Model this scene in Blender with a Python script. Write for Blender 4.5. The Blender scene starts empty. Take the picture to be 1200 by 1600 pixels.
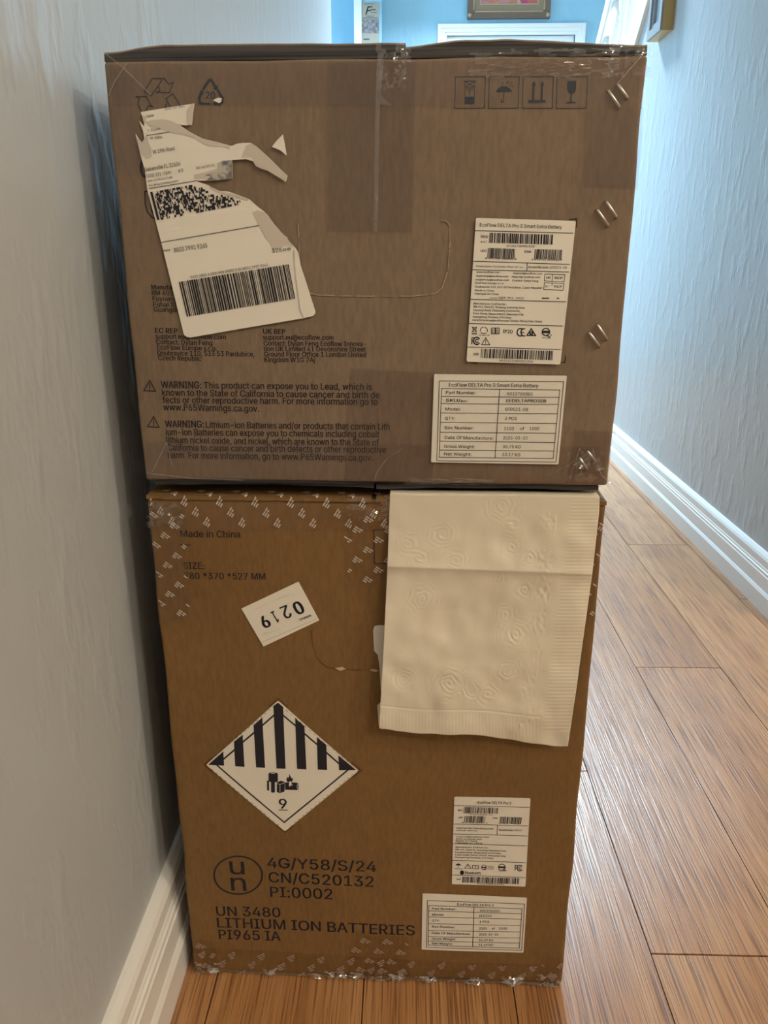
import bpy, bmesh, math, random
from mathutils import Vector, Matrix, noise
from mathutils.geometry import tessellate_polygon

random.seed(7)
S = bpy.context.scene
COL = S.collection

# ------------------------------------------------------------------ camera
F_PX, YAW, PITCH, ROLL = 1230.4, -0.0275, -0.3196, -0.0006
CAM = Vector((0.025, -0.6033, 0.6955))
fwd = Vector((math.sin(YAW)*math.cos(PITCH), math.cos(YAW)*math.cos(PITCH), math.sin(PITCH)))
rgt = Vector((math.cos(YAW), -math.sin(YAW), 0)); upv = rgt.cross(fwd)
rgt, upv = math.cos(ROLL)*rgt+math.sin(ROLL)*upv, -math.sin(ROLL)*rgt+math.cos(ROLL)*upv
cd = bpy.data.cameras.new('camera'); cam = bpy.data.objects.new('camera', cd); COL.objects.link(cam)
cd.sensor_fit = 'VERTICAL'; cd.sensor_height = 24; cd.lens = F_PX/1600*24; cd.clip_start = .02
m = Matrix((rgt, upv, -fwd)).transposed().to_4x4(); m.translation = CAM; cam.matrix_world = m
S.camera = cam

# ------------------------------------------------------------------ light
S.view_settings.view_transform = 'Standard'; S.view_settings.look = 'None'
S.view_settings.gamma = 1; S.view_settings.exposure = 0.0
wd = bpy.data.worlds.new('world'); S.world = wd; wd.use_nodes = True
wd.node_tree.nodes['Background'].inputs[0].default_value = (.5, .6, .7, 1)
wd.node_tree.nodes['Background'].inputs[1].default_value = .05
def lamp(name, kind, loc, w, colr, size, rot=(0, 0, 0)):
    l = bpy.data.lights.new(name, kind); l.energy = w; l.color = colr
    if kind == 'AREA': l.shape = 'DISK'; l.size = size
    else: l.shadow_soft_size = size
    o = bpy.data.objects.new(name, l); COL.objects.link(o); o.location = loc; o.rotation_euler = rot
    return o
WARM = (1, .85, .65)
COOL = (.62, .83, 1.0)
DAY_FILL = (.33, .70, 1.0)
lamp('room_lamp', 'POINT', (2.2, -1.0, 2.35), 60, WARM, .01)
lamp('room_lamp', 'POINT', (1.55, -1.85, 2.35), 52, WARM, .01)
lamp('hall_lamp', 'AREA', (.34, 3.3, 2.5), 175, COOL, .35).data.spread = math.radians(150)
lamp('foyer_daylight_fill', 'AREA', (-2.29, 3.35, 1.5), 78, DAY_FILL, 1.4, (0, -math.pi/2, 0))  # added blue fill behind an unseen window, brightens right and back walls

# ------------------------------------------------------------------ materials
def mat(name, col=(.8, .8, .8), rough=.5, metal=0, spec=.5):
    M = bpy.data.materials.new(name); M.use_nodes = True
    b = M.node_tree.nodes['Principled BSDF']
    b.inputs['Base Color'].default_value = (*col, 1); b.inputs['Roughness'].default_value = rough
    b.inputs['Metallic'].default_value = metal; b.inputs['Specular IOR Level'].default_value = spec
    return M
def nd(M, t, **kw):
    n = M.node_tree.nodes.new(t)
    for k, v in kw.items():
        if k in n.inputs: n.inputs[k].default_value = v
        else: setattr(n, k, v)
    return n
def ln(M, a, ao, b, bi): M.node_tree.links.new(a.outputs[ao], b.inputs[bi])
def coords(M, scale):
    tc = nd(M, 'ShaderNodeTexCoord'); mp = nd(M, 'ShaderNodeMapping'); mp.inputs['Scale'].default_value = scale
    ln(M, tc, 'Object', mp, 0); return mp
def noisetex(M, mp, sc, det=4, rough=.55):
    n = nd(M, 'ShaderNodeTexNoise', Scale=sc, Detail=det, Roughness=rough); ln(M, mp, 0, n, 'Vector'); return n
def ramp(M, n, out, stops):
    r = nd(M, 'ShaderNodeValToRGB'); e = r.color_ramp.elements
    while len(e) < len(stops): e.new(.5)
    for q, (p, c) in zip(e, stops): q.position = p; q.color = (*c, 1)
    ln(M, n, out, r, 0); return r
def bump(M, n, out, strength, dist, prev=None):
    b = nd(M, 'ShaderNodeBump', Strength=strength, Distance=dist); ln(M, n, out, b, 'Height')
    if prev: ln(M, prev, 0, b, 'Normal')
    ln(M, b, 0, M.node_tree.nodes['Principled BSDF'], 'Normal'); return b
def P(M): return M.node_tree.nodes['Principled BSDF']

def kraft(name, c0, c1):
    M = mat(name, c0, .72, spec=.3)
    a = noisetex(M, coords(M, (1, 1, 1)), 9, 5); r = ramp(M, a, 'Fac', [(.3, c1), (.7, c0)])
    f = noisetex(M, coords(M, (350, 350, 90)), 1, 3); rf = ramp(M, f, 'Fac', [(.2, (.8, .8, .8)), (.8, (1.1, 1.1, 1.1))])
    mx = nd(M, 'ShaderNodeMix', data_type='RGBA', blend_type='MULTIPLY'); mx.inputs[0].default_value = 1
    ln(M, r, 0, mx, 6); ln(M, rf, 0, mx, 7); ln(M, mx, 2, P(M), 'Base Color')
    b1 = noisetex(M, coords(M, (1, 1, 1)), 60, 5); q = bump(M, b1, 'Fac', .12, .003)
    return M
CARD_U = kraft('kraft_card', (.245, .18, .127), (.216, .157, .108))
CARD_L = kraft('kraft_card_golden', (.23, .129, .046), (.20, .111, .039))
CARD_IN = kraft('card_edge', (.26, .19, .13), (.19, .14, .09))
TORN = mat('torn_card_fibre', (.52, .40, .28), .9, spec=.1)
INK = mat('black_ink', (.022, .022, .03), .6, spec=.25)
INK_B = mat('blue_black_ink', (.035, .05, .075), .6, spec=.25)
INK_BR = mat('brown_ink', (.12, .05, .02), .7, spec=.2)
INK_G = mat('grey_ink', (.085, .085, .085), .7, spec=.2)
INK_F = mat('faint_ink', (.5, .48, .42), .7, spec=.2)
PAPER = mat('label_paper', (.82, .78, .69), .45, spec=.4)
PAPER2 = mat('label_paper_grey', (.78, .74, .66), .5, spec=.4)
PAPER_T = mat('torn_label_backing', (.60, .55, .48), .8, spec=.2)
for M_ in (PAPER, PAPER_T, PAPER2):
    bump(M_, noisetex(M_, coords(M_, (1, 1, 1)), 45, 4), 'Fac', .1, .002)
STEEL = mat('staple_steel', (.55, .53, .5), .38, 1)
def tape_mat(name, tint, fac, rough, bs):
    M = bpy.data.materials.new(name); M.use_nodes = True; t = M.node_tree; t.nodes.clear()
    o = nd(M, 'ShaderNodeOutputMaterial'); mx = nd(M, 'ShaderNodeMixShader'); tr = nd(M, 'ShaderNodeBsdfTransparent'); gl = nd(M, 'ShaderNodeBsdfGlossy')
    tr.inputs[0].default_value = (*tint, 1); gl.inputs['Roughness'].default_value = rough; gl.inputs[0].default_value = (1, 1, 1, 1)
    n = noisetex(M, coords(M, (1, 1, 1)), 85, 3); b = nd(M, 'ShaderNodeBump', Strength=bs, Distance=.004); ln(M, n, 'Fac', b, 'Height'); ln(M, b, 0, gl, 'Normal')
    lw = nd(M, 'ShaderNodeLayerWeight', Blend=.35); ln(M, b, 0, lw, 'Normal')
    pw = nd(M, 'ShaderNodeMath', operation='POWER'); pw.inputs[1].default_value = 4; ln(M, lw, 'Facing', pw, 0)
    mu = nd(M, 'ShaderNodeMath', operation='MULTIPLY_ADD'); mu.inputs[1].default_value = .6; mu.inputs[2].default_value = .05*fac; ln(M, pw, 0, mu, 0)
    ln(M, mu, 0, mx, 0); ln(M, tr, 0, mx, 1); ln(M, gl, 0, mx, 2); ln(M, mx, 0, o, 0)
    return M
TAPE = tape_mat('clear_packing_tape', (.905, .885, .88), .9, .22, .25)
TAPE_D = tape_mat('brown_tinted_tape', (.865, .845, .84), .8, .26, .2)
TAPE_L = tape_mat('clear_printed_tape', (.935, .915, .89), .8, .2, .3)
TAPE_C = tape_mat('crumpled_tape_film', (.965, .96, .955), 2.6, .1, .6)
TAPE_S = tape_mat('crushed_tape_film', (.95, .94, .93), 6.0, .12, .6)
TPRINT = bpy.data.materials.new('white_tape_ink'); TPRINT.use_nodes = True
def half(M, colr, alpha):
    b = P(M); b.inputs['Base Color'].default_value = (*colr, 1); b.inputs['Alpha'].default_value = alpha; b.inputs['Roughness'].default_value = .5
half(TPRINT, (.85, .80, .74), .62)
TPRINT2 = bpy.data.materials.new('pale_tape_ink'); TPRINT2.use_nodes = True; half(TPRINT2, (.72, .60, .56), .45)

def plaster(name, colr):
    WALL = mat(name, colr, .38, spec=.5)
    w1 = noisetex(WALL, coords(WALL, (1, 1, .42)), 26, 3, .55); w1r = ramp(WALL, w1, 'Fac', [(.5, (0, 0, 0)), (.8, (1, 1, 1))]); q = bump(WALL, w1r, 'Color', .14, .012)
    w2 = noisetex(WALL, coords(WALL, (1, 1, .7)), 55, 3); bump(WALL, w2, 'Fac', .09, .006, q)
    return WALL
WALL = plaster('pale_blue_plaster', (.45, .482, .498))
WALL_DAYLIT = plaster('plaster_tinted_by_daylight', (.30, .54, .67))  # same plaster as the hallway, with the blue daylight put into its colour
WHITE = mat('white_trim_paint', (.80, .79, .76), .3)
CEIL = mat('ceiling_white', (.8, .8, .78), .8)
GAP = mat('floor_gap', (.03, .018, .01), .8)

FLOOR = mat('oak_plank', (.4, .22, .1), .3, spec=.8)
def floor_nodes(M):
    at = nd(M, 'ShaderNodeAttribute', attribute_name='plank'); tc = nd(M, 'ShaderNodeTexCoord')
    ad = nd(M, 'ShaderNodeVectorMath', operation='ADD'); sc = nd(M, 'ShaderNodeVectorMath', operation='SCALE'); sc.inputs['Scale'].default_value = 9
    ln(M, at, 'Color', sc, 0); ln(M, tc, 'Object', ad, 0); ln(M, sc, 0, ad, 1)
    mp = nd(M, 'ShaderNodeMapping'); mp.inputs['Scale'].default_value = (30, 1.6, 1); ln(M, ad, 0, mp, 0)
    broad = noisetex(M, mp, .55, 4, .6)
    wv = nd(M, 'ShaderNodeTexWave', wave_type='BANDS', bands_direction='X', Scale=.55, Distortion=14, Detail=4)
    wv.inputs['Detail Scale'].default_value = .8; ln(M, mp, 0, wv, 0)
    mp2 = nd(M, 'ShaderNodeMapping'); mp2.inputs['Scale'].default_value = (560, 10, 1); ln(M, ad, 0, mp2, 0)
    fine = noisetex(M, mp2, 1, 2, .5)
    r1 = ramp(M, broad, 'Fac', [(.25, (.25, .105, .034)), (.5, (.40, .192, .074)), (.75, (.52, .285, .125))])
    r2 = ramp(M, wv, 'Fac', [(0, (.72, .66, .6)), (.3, (1, 1, 1)), (1, (1.05, 1.05, 1.05))])
    r3 = ramp(M, fine, 'Fac', [(.38, (.42, .34, .27)), (.5, (1, 1, 1))])
    m1 = nd(M, 'ShaderNodeMix', data_type='RGBA', blend_type='MULTIPLY'); m1.inputs[0].default_value = .4
    ln(M, r1, 0, m1, 6); ln(M, r2, 0, m1, 7)
    m2 = nd(M, 'ShaderNodeMix', data_type='RGBA', blend_type='MULTIPLY'); m2.inputs[0].default_value = .8
    ln(M, m1, 2, m2, 6); ln(M, r3, 0, m2, 7); ln(M, m2, 2, P(M), 'Base Color')
    b = bump(M, fine, 'Fac', .32, .0014); bump(M, wv, 'Fac', .04, .002, b)
    rr = nd(M, 'ShaderNodeMapRange'); rr.inputs['To Min'].default_value = .40; rr.inputs['To Max'].default_value = .24
    ln(M, fine, 'Fac', rr, 0); ln(M, rr, 0, P(M), 'Roughness')
floor_nodes(FLOOR)

# ------------------------------------------------------------------ mesh helpers
def obj(name, bm, mats, parent=None, off=None, smooth=False):
    bmesh.ops.recalc_face_normals(bm, faces=bm.faces) if off is None else None
    me = bpy.data.meshes.new(name)
    if off is not None: bmesh.ops.translate(bm, verts=bm.verts, vec=-Vector(off))
    bm.to_mesh(me); bm.free()
    for mm in (mats if isinstance(mats, (list, tuple)) else [mats]): me.materials.append(mm)
    if smooth:
        for p_ in me.polygons: p_.use_smooth = True
    o = bpy.data.objects.new(name, me); COL.objects.link(o)
    if parent: o.parent = parent
    return o
def box(bm, a, b, mi=0):
    vs = [bm.verts.new((x, y, z)) for x in (a[0], b[0]) for y in (a[1], b[1]) for z in (a[2], b[2])]
    for f in ((0, 1, 3, 2), (4, 6, 7, 5), (0, 4, 5, 1), (2, 3, 7, 6), (0, 2, 6, 4), (1, 5, 7, 3)):
        bm.faces.new([vs[i] for i in f]).material_index = mi
def prism(bm, pts, axis, a, b):
    """polygon pts in the two other axes, extruded from a to b along axis"""
    def v3(p, t):
        l = [p[0], p[1]]; l.insert(axis, t); return l
    A = [bm.verts.new(v3(p, a)) for p in pts]; B = [bm.verts.new(v3(p, b)) for p in pts]
    bm.faces.new(A[::-1]); bm.faces.new(B)
    n = len(pts)
    for i in range(n): bm.faces.new((A[i], A[(i+1) % n], B[(i+1) % n], B[i]))
def struct(name, bm, m_):
    o = obj(name, bm, m_); o['kind'] = 'structure'; return o
def thing(name, label, cat, loc, rz=0, group=None):
    o = bpy.data.objects.new(name, None); COL.objects.link(o); o.location = loc; o.rotation_euler = (0, 0, rz)
    o.empty_display_size = .05; o['label'] = label; o['category'] = cat
    if group: o['group'] = group
    return o

# ------------------------------------------------------------------ the setting
XL, XR, YB, ZC = -.214, .769, 5.0, 2.6
YW = .82                      # where the hallway's right wall begins
b = bmesh.new(); la = b.loops.layers.float_color.new('plank')
PW = .1487; rnd = random.Random(3)
known = {0: .1, 1: .343, 2: .039, 3: .64, 4: 1.255, 5: .934, -1: -.45, -2: .4}
box(b, (-2.2, -3.2, -.02), (3.4, YB+.1, -.0035), 1)
for k in range(-16, 23):
    x0 = .1367+PW*(k-1); x1 = x0+PW
    if x1 < -2.2 or x0 > 3.4: continue
    y = known.get(k, rnd.uniform(-1, 1)); y -= 1.22*4
    while y < YB:
        c = (rnd.random(), rnd.random(), rnd.random(), 1); n0 = len(b.faces)
        a0, a1 = max(y+.0011, -3.2), min(y+1.22-.0011, YB+.1)
        if a1 > a0: box(b, (x0+.0006, a0, -.0035), (x1-.0006, a1, 0))
        b.faces.ensure_lookup_table()
        for f in b.faces[n0:]:
            for l in f.loops: l[la] = c
        y += 1.22
struct('floor', b, [FLOOR, GAP])
b = bmesh.new(); box(b, (-2.2, -3.2, ZC), (3.4, YB+.1, ZC+.1)); struct('ceiling', b, CEIL)
b = bmesh.new(); box(b, (XL-.11, -3.2, 0), (XL, 2.18, ZC)); struct('wall_left', b, WALL)
SL = .86                      # stair slope
def L1(y): return 1.366-SL*(y-2.435)
ye = 2.435+1.366/SL
b = bmesh.new(); prism(b, [(YW, 0), (ye-.02, 0), (1.75, L1(1.75)-.02), (1.75, ZC), (YW, ZC)], 0, XR, XR+.11); struct('wall_right', b, WALL)
b = bmesh.new(); box(b, (-2.2, YB, 0), (.262, YB+.1, ZC)); box(b, (1.063, YB, 0), (3.4, YB+.1, ZC)); box(b, (.262, YB, 1.975), (1.063, YB+.1, ZC)); struct('wall_back', b, WALL_DAYLIT)
b = bmesh.new(); box(b, (-.297, 4.8, 0), (-.136, YB, ZC)); struct('wall_pier', b, WALL_DAYLIT)
b = bmesh.new(); box(b, (-.301, 4.785, 0), (-.255, 4.8, ZC)); struct('trim_1', b, WHITE)
b = bmesh.new(); box(b, (1.75, YW, 0), (1.85, YB, ZC)); struct('wall_stair', b, WALL)
b = bmesh.new(); box(b, (XR+.11, YW, 0), (3.3, YW+.1, ZC)); struct('wall_room', b, WALL)
b = bmesh.new(); box(b, (3.3, -3.2, 0), (3.4, YW+.1, ZC)); struct('wall_far_right', b, WALL)
b = bmesh.new(); box(b, (XL-.11, -3.3, 0), (3.4, -3.2, ZC)); struct('wall_front', b, WALL)
b = bmesh.new(); box(b, (-2.2, 2.08, 0), (XL-.11, 2.18, ZC)); struct('wall_return', b, WALL)
b = bmesh.new(); box(b, (-2.3, 2.08, 0), (-2.2, 2.6, ZC)); box(b, (-2.3, 4.1, 0), (-2.2, YB+.1, ZC)); box(b, (-2.3, 2.6, 0), (-2.2, 4.1, .9)); box(b, (-2.3, 2.6, 2.1), (-2.2, 4.1, ZC)); struct('wall_far_left', b, WALL)
b = bmesh.new(); n0 = len(b.verts)
for (ya_, yb_, za_, zb_) in ((2.55, 2.62, .85, 2.15), (4.08, 4.15, .85, 2.15), (2.62, 4.08, 2.08, 2.15), (2.62, 4.08, .85, .92), (3.33, 3.37, .92, 2.08)): box(b, (-2.215, ya_, za_), (-2.185, yb_, zb_))
struct('added_window_1', b, WHITE)  # unseen window, added as the opening for the daylight fill
prof = [(0, 0), (.0205, 0), (.0205, .036), (.018, .041), (.0165, .043), (.0165, .071), (.0150, .0725), (.0150, .078), (.0128, .0795), (.0128, .083), (.0115, .085), (.0115, .099), (.009, .104), (.006, .107), (.004, .109), (0, .11)]
b = bmesh.new(); prism(b, [(XL+p[0], p[1]) for p in prof], 1, -3.2, 2.18); struct('baseboard_left', b, WHITE)
b = bmesh.new(); prism(b, [(XR-p[0], p[1]) for p in prof], 1, YW, 3.9); struct('baseboard_right', b, WHITE)
# door at the end of the hall
b = bmesh.new()
x0, x1, zt = .207, 1.118, 2.03
def frame_ring(b, x0, x1, zt, w, ya, yb):
    box(b, (x0, ya, 0), (x0+w, yb, zt-w)); box(b, (x1-w, ya, 0), (x1, yb, zt-w))
    prism(b, [(x0, zt-w), (x1, zt-w), (x1, zt), (x0, zt)], 1, ya, yb)
frame_ring(b, x0, x1, zt, .022, YB-.028, YB); frame_ring(b, x0+.022, x1-.022, zt-.022, .02, YB-.02, YB); frame_ring(b, x0+.042, x1-.042, zt-.042, .016, YB-.012, YB)
d1 = struct('door_1', b, WHITE)
b = bmesh.new(); box(b, (x0+.06, YB+.02, .01), (x1-.06, YB+.055, zt-.058))
for zz in ((.15, .85), (1.0, 1.8)):
    for xx in ((x0+.16, .62), (.70, x1-.16)): box(b, (xx[0], YB+.012, zz[0]), (xx[1], YB+.02, zz[1]))
obj('door_panel', b, WHITE, d1)
# stairs behind the knee wall
b = bmesh.new()
for i in range(9):
    y1 = ye-.05-i*.22; box(b, (XR+.11, y1-.24, 0), (1.75, y1, (i+1)*.22*SL-.02))
struct('staircase', b, WHITE)

# ------------------------------------------------------------------ stair railing
sr = thing('stair_railing', 'white turned wooden stair railing rising along right wall beyond the boxes', 'railing', (XR+.03, 2.9, 0))
so = (XR+.03, 2.9, 0)
b = bmesh.new(); ya, yb = 1.76, ye-.12
prism(b, [(ya, L1(ya)-.137), (yb, L1(yb)-.137), (yb, L1(yb)), (ya, L1(ya))], 0, XR-.012, XR); prism(b, [(ya, L1(ya)-.02), (yb, L1(yb)-.02), (yb, L1(yb)), (ya, L1(ya))], 0, XR, XR+.11)
obj('stringer_board', b, WHITE, sr, so)
b = bmesh.new(); hc = XR+.035
for (dx0, dx1, h0, h1) in ((-.022, .022, .53, .552), (-.034, .034, .552, .585), (-.026, .026, .585, .6)):
    prism(b, [(ya, L1(ya)+h0), (yb, L1(yb)+h0), (yb, L1(yb)+h1), (ya, L1(ya)+h1)], 0, hc+dx0, hc+dx1)
obj('handrail', b, WHITE, sr, so)
def lathe(b, cx, cy, prof, n=14):
    rings = [[b.verts.new((cx+r*math.cos(2*math.pi*i/n), cy+r*math.sin(2*math.pi*i/n), z)) for i in range(n)] for r, z in prof]
    for A, B in zip(rings, rings[1:]):
        for i in range(n): b.faces.new((A[i], A[(i+1) % n], B[(i+1) % n], B[i]))
    b.faces.new(rings[0][::-1]); b.faces.new(rings[-1])
k = 0
y = ya+.06
while y < yb-.05:
    b = bmesh.new(); z0 = L1(y)-.005; h = .54
    lathe(b, hc, y, [(.018, z0), (.02, z0+.12), (.012, z0+.125), (.019, z0+.14), (.011, z0+.155), (.021, z0+.2), (.02, z0+.24), (.012, z0+.33), (.010, z0+.36), (.016, z0+.37), (.010, z0+.38), (.017, z0+.40), (.018, z0+.41), (.018, z0+h)])
    obj('baluster', b, WHITE, sr, so, True); y += .11
b = bmesh.new(); box(b, (hc-.045, yb-.02, .0), (hc+.045, yb+.07, .75)); box(b, (hc-.055, yb-.03, .75), (hc+.055, yb+.08, .78)); lathe(b, hc, yb+.025, [(.02, .78), (.045, .80), (.05, .83), (.035, .86), (.005, .875)])
obj('newel_post', b, WHITE, sr, so)

# ------------------------------------------------------------------ pictures on the walls
FR_D = mat('dark_carved_frame', (.16, .10, .07), .4); FR_G = mat('antique_gold', (.50, .36, .19), .4, .3); FR_B = mat('bronze_frame', (.27, .19, .12), .45)
bump(FR_D, noisetex(FR_D, coords(FR_D, (1, 1, 1)), 130, 4), 'Fac', .6, .006); bump(FR_B, noisetex(FR_B, coords(FR_B, (1, 1, 1)), 160, 4), 'Fac', .5, .005)
GLASS = mat('picture_glass', (.40, .50, .55), .06); GOLD = mat('gold_leaf_frame', (.55, .38, .14), .35, .35); GREYW = mat('grey_washed_wood', (.33, .33, .34), .4)
PNT = mat('painted_canvas', (.6, .3, .3), .5)
nn = nd(PNT, 'ShaderNodeTexVoronoi', Scale=16); ln(PNT, coords(PNT, (1, 1, 1)), 0, nn, 'Vector')
rr_ = nd(PNT, 'ShaderNodeSeparateColor'); ln(PNT, nn, 'Color', rr_, 0)
pr = ramp(PNT, rr_, 0, [(0, (.55, .06, .10)), (.4, (.5, .25, .12)), (.6, (.60, .42, .32)), (.7, (.5, .06, .14))]); ln(PNT, pr, 0, P(PNT), 'Base Color')
pf = thing('picture_frame', 'dark carved frame with gold rope edge holding red painting above the white door', 'picture', (.64, YB, 2.057))
px0, px1, pz0, pz1 = .388, .894, 2.057, 2.50; po = (.64, YB, 2.057)
def ring(b, x0, x1, z0, z1, w, y0, y1):
    A = [(x0, z0), (x1, z0), (x1, z1), (x0, z1)]; B = [(x0+w, z0+w), (x1-w, z0+w), (x1-w, z1-w), (x0+w, z1-w)]
    vs = [[b.verts.new((p[0], yy, p[1])) for p in R] for R, yy in ((A, y0), (A, y1), (B, y1), (B, y0))]
    for i in range(4):
        j = (i+1) % 4
        for q in range(4): b.faces.new((vs[q][i], vs[q][j], vs[(q+1) % 4][j], vs[(q+1) % 4][i]))
b = bmesh.new(); ring(b, px0, px1, pz0, pz1, .034, YB-.03, YB); obj('outer_moulding', b, FR_D, pf, po)
b = bmesh.new(); ring(b, px0+.034, px1-.034, pz0+.034, pz1-.034, .045, YB-.022, YB); obj('inner_moulding', b, FR_B, pf, po)
b = bmesh.new()
for t in range(52):
    x = px0+.05+(px1-px0-.1)*t/51
    for zz in (pz0+.037, pz1-.037): lathe(b, x, YB-.026, [(.002, zz-.006), (.0055, zz-.003), (.0055, zz+.003), (.002, zz+.006)], 6)
for t in range(40):
    z = pz0+.05+(pz1-pz0-.1)*t/39
    for xx in (px0+.037, px1-.037): lathe(b, xx, YB-.026, [(.002, z-.006), (.0055, z-.003), (.0055, z+.003), (.002, z+.006)], 6)
obj('rope_beading', b, FR_G, pf, po)
for xx in (px0+.014, px1-.014):
    for zz in (pz0+.018, pz1-.018):
        b = bmesh.new(); lathe(b, xx, YB-.03, [(.004, zz-.012), (.012, zz-.006), (.012, zz+.006), (.004, zz+.012)], 8); obj('corner_ornament', b, FR_G, pf, po)
b = bmesh.new(); ring(b, px0+.074, px1-.074, pz0+.074, pz1-.074, .006, YB-.024, YB); obj('inner_fillet', b, FR_G, pf, po)
b = bmesh.new(); box(b, (px0+.078, YB-.012, pz0+.078), (px1-.078, YB-.004, pz1-.078)); obj('painting', b, PNT, pf, po)

wf = thing('wall_picture', 'small gold sided picture frame hanging on the right hallway wall', 'picture', (XR, 2.02, 1.285))
wo = (XR, 2.02, 1.285)
def yring(b, y0, y1, z0, z1, w, xa, xb):
    n0 = len(b.verts); ring(b, y0, y1, z0, z1, w, 0, 1); b.verts.ensure_lookup_table()
    for v in b.verts[n0:]:
        yy, zz, t = v.co.x, v.co.z, v.co.y; v.co = (xa+(xb-xa)*t, yy, zz)
b = bmesh.new(); yring(b, 1.95, 2.085, 1.287, 1.54, .012, XR-.030, XR); obj('frame_side', b, GOLD, wf, wo)
b = bmesh.new(); yring(b, 1.951, 2.084, 1.288, 1.539, .022, XR-.036, XR-.029); yring(b, 1.973, 2.062, 1.31, 1.517, .012, XR-.03, XR-.02); obj('frame_face', b, GREYW, wf, wo)
b = bmesh.new(); box(b, (XR-.022, 1.975, 1.312), (XR-.010, 2.06, 1.515)); obj('glazing', b, GLASS, wf, wo)

pq = thing('wall_plaque', 'narrow beige and grey plaque with script lettering on wall pier left of door', 'plaque', (-.202, 4.8, 1.89))
PLQ = mat('plaque_beige', (.34, .30, .24), .6); PLD = mat('plaque_grey_print', (.2, .17, .17), .6)
gn = noisetex(PLD, coords(PLD, (1, 1, 1)), 60, 5); gr_ = ramp(PLD, gn, 'Fac', [(.4, (.10, .09, .10)), (.65, (.30, .26, .25))]); ln(PLD, gr_, 0, P(PLD), 'Base Color')
pqo = (-.202, 4.8, 1.89)
b = bmesh.new(); box(b, (-.253, 4.788, 1.885), (-.152, 4.8, 2.102)); obj('plaque_board', b, PLQ, pq, pqo)
b = bmesh.new(); box(b, (-.253, 4.7865, 1.94), (-.153, 4.788, 2.012)); obj('printed_picture', b, PLD, pq, pqo)

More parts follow.
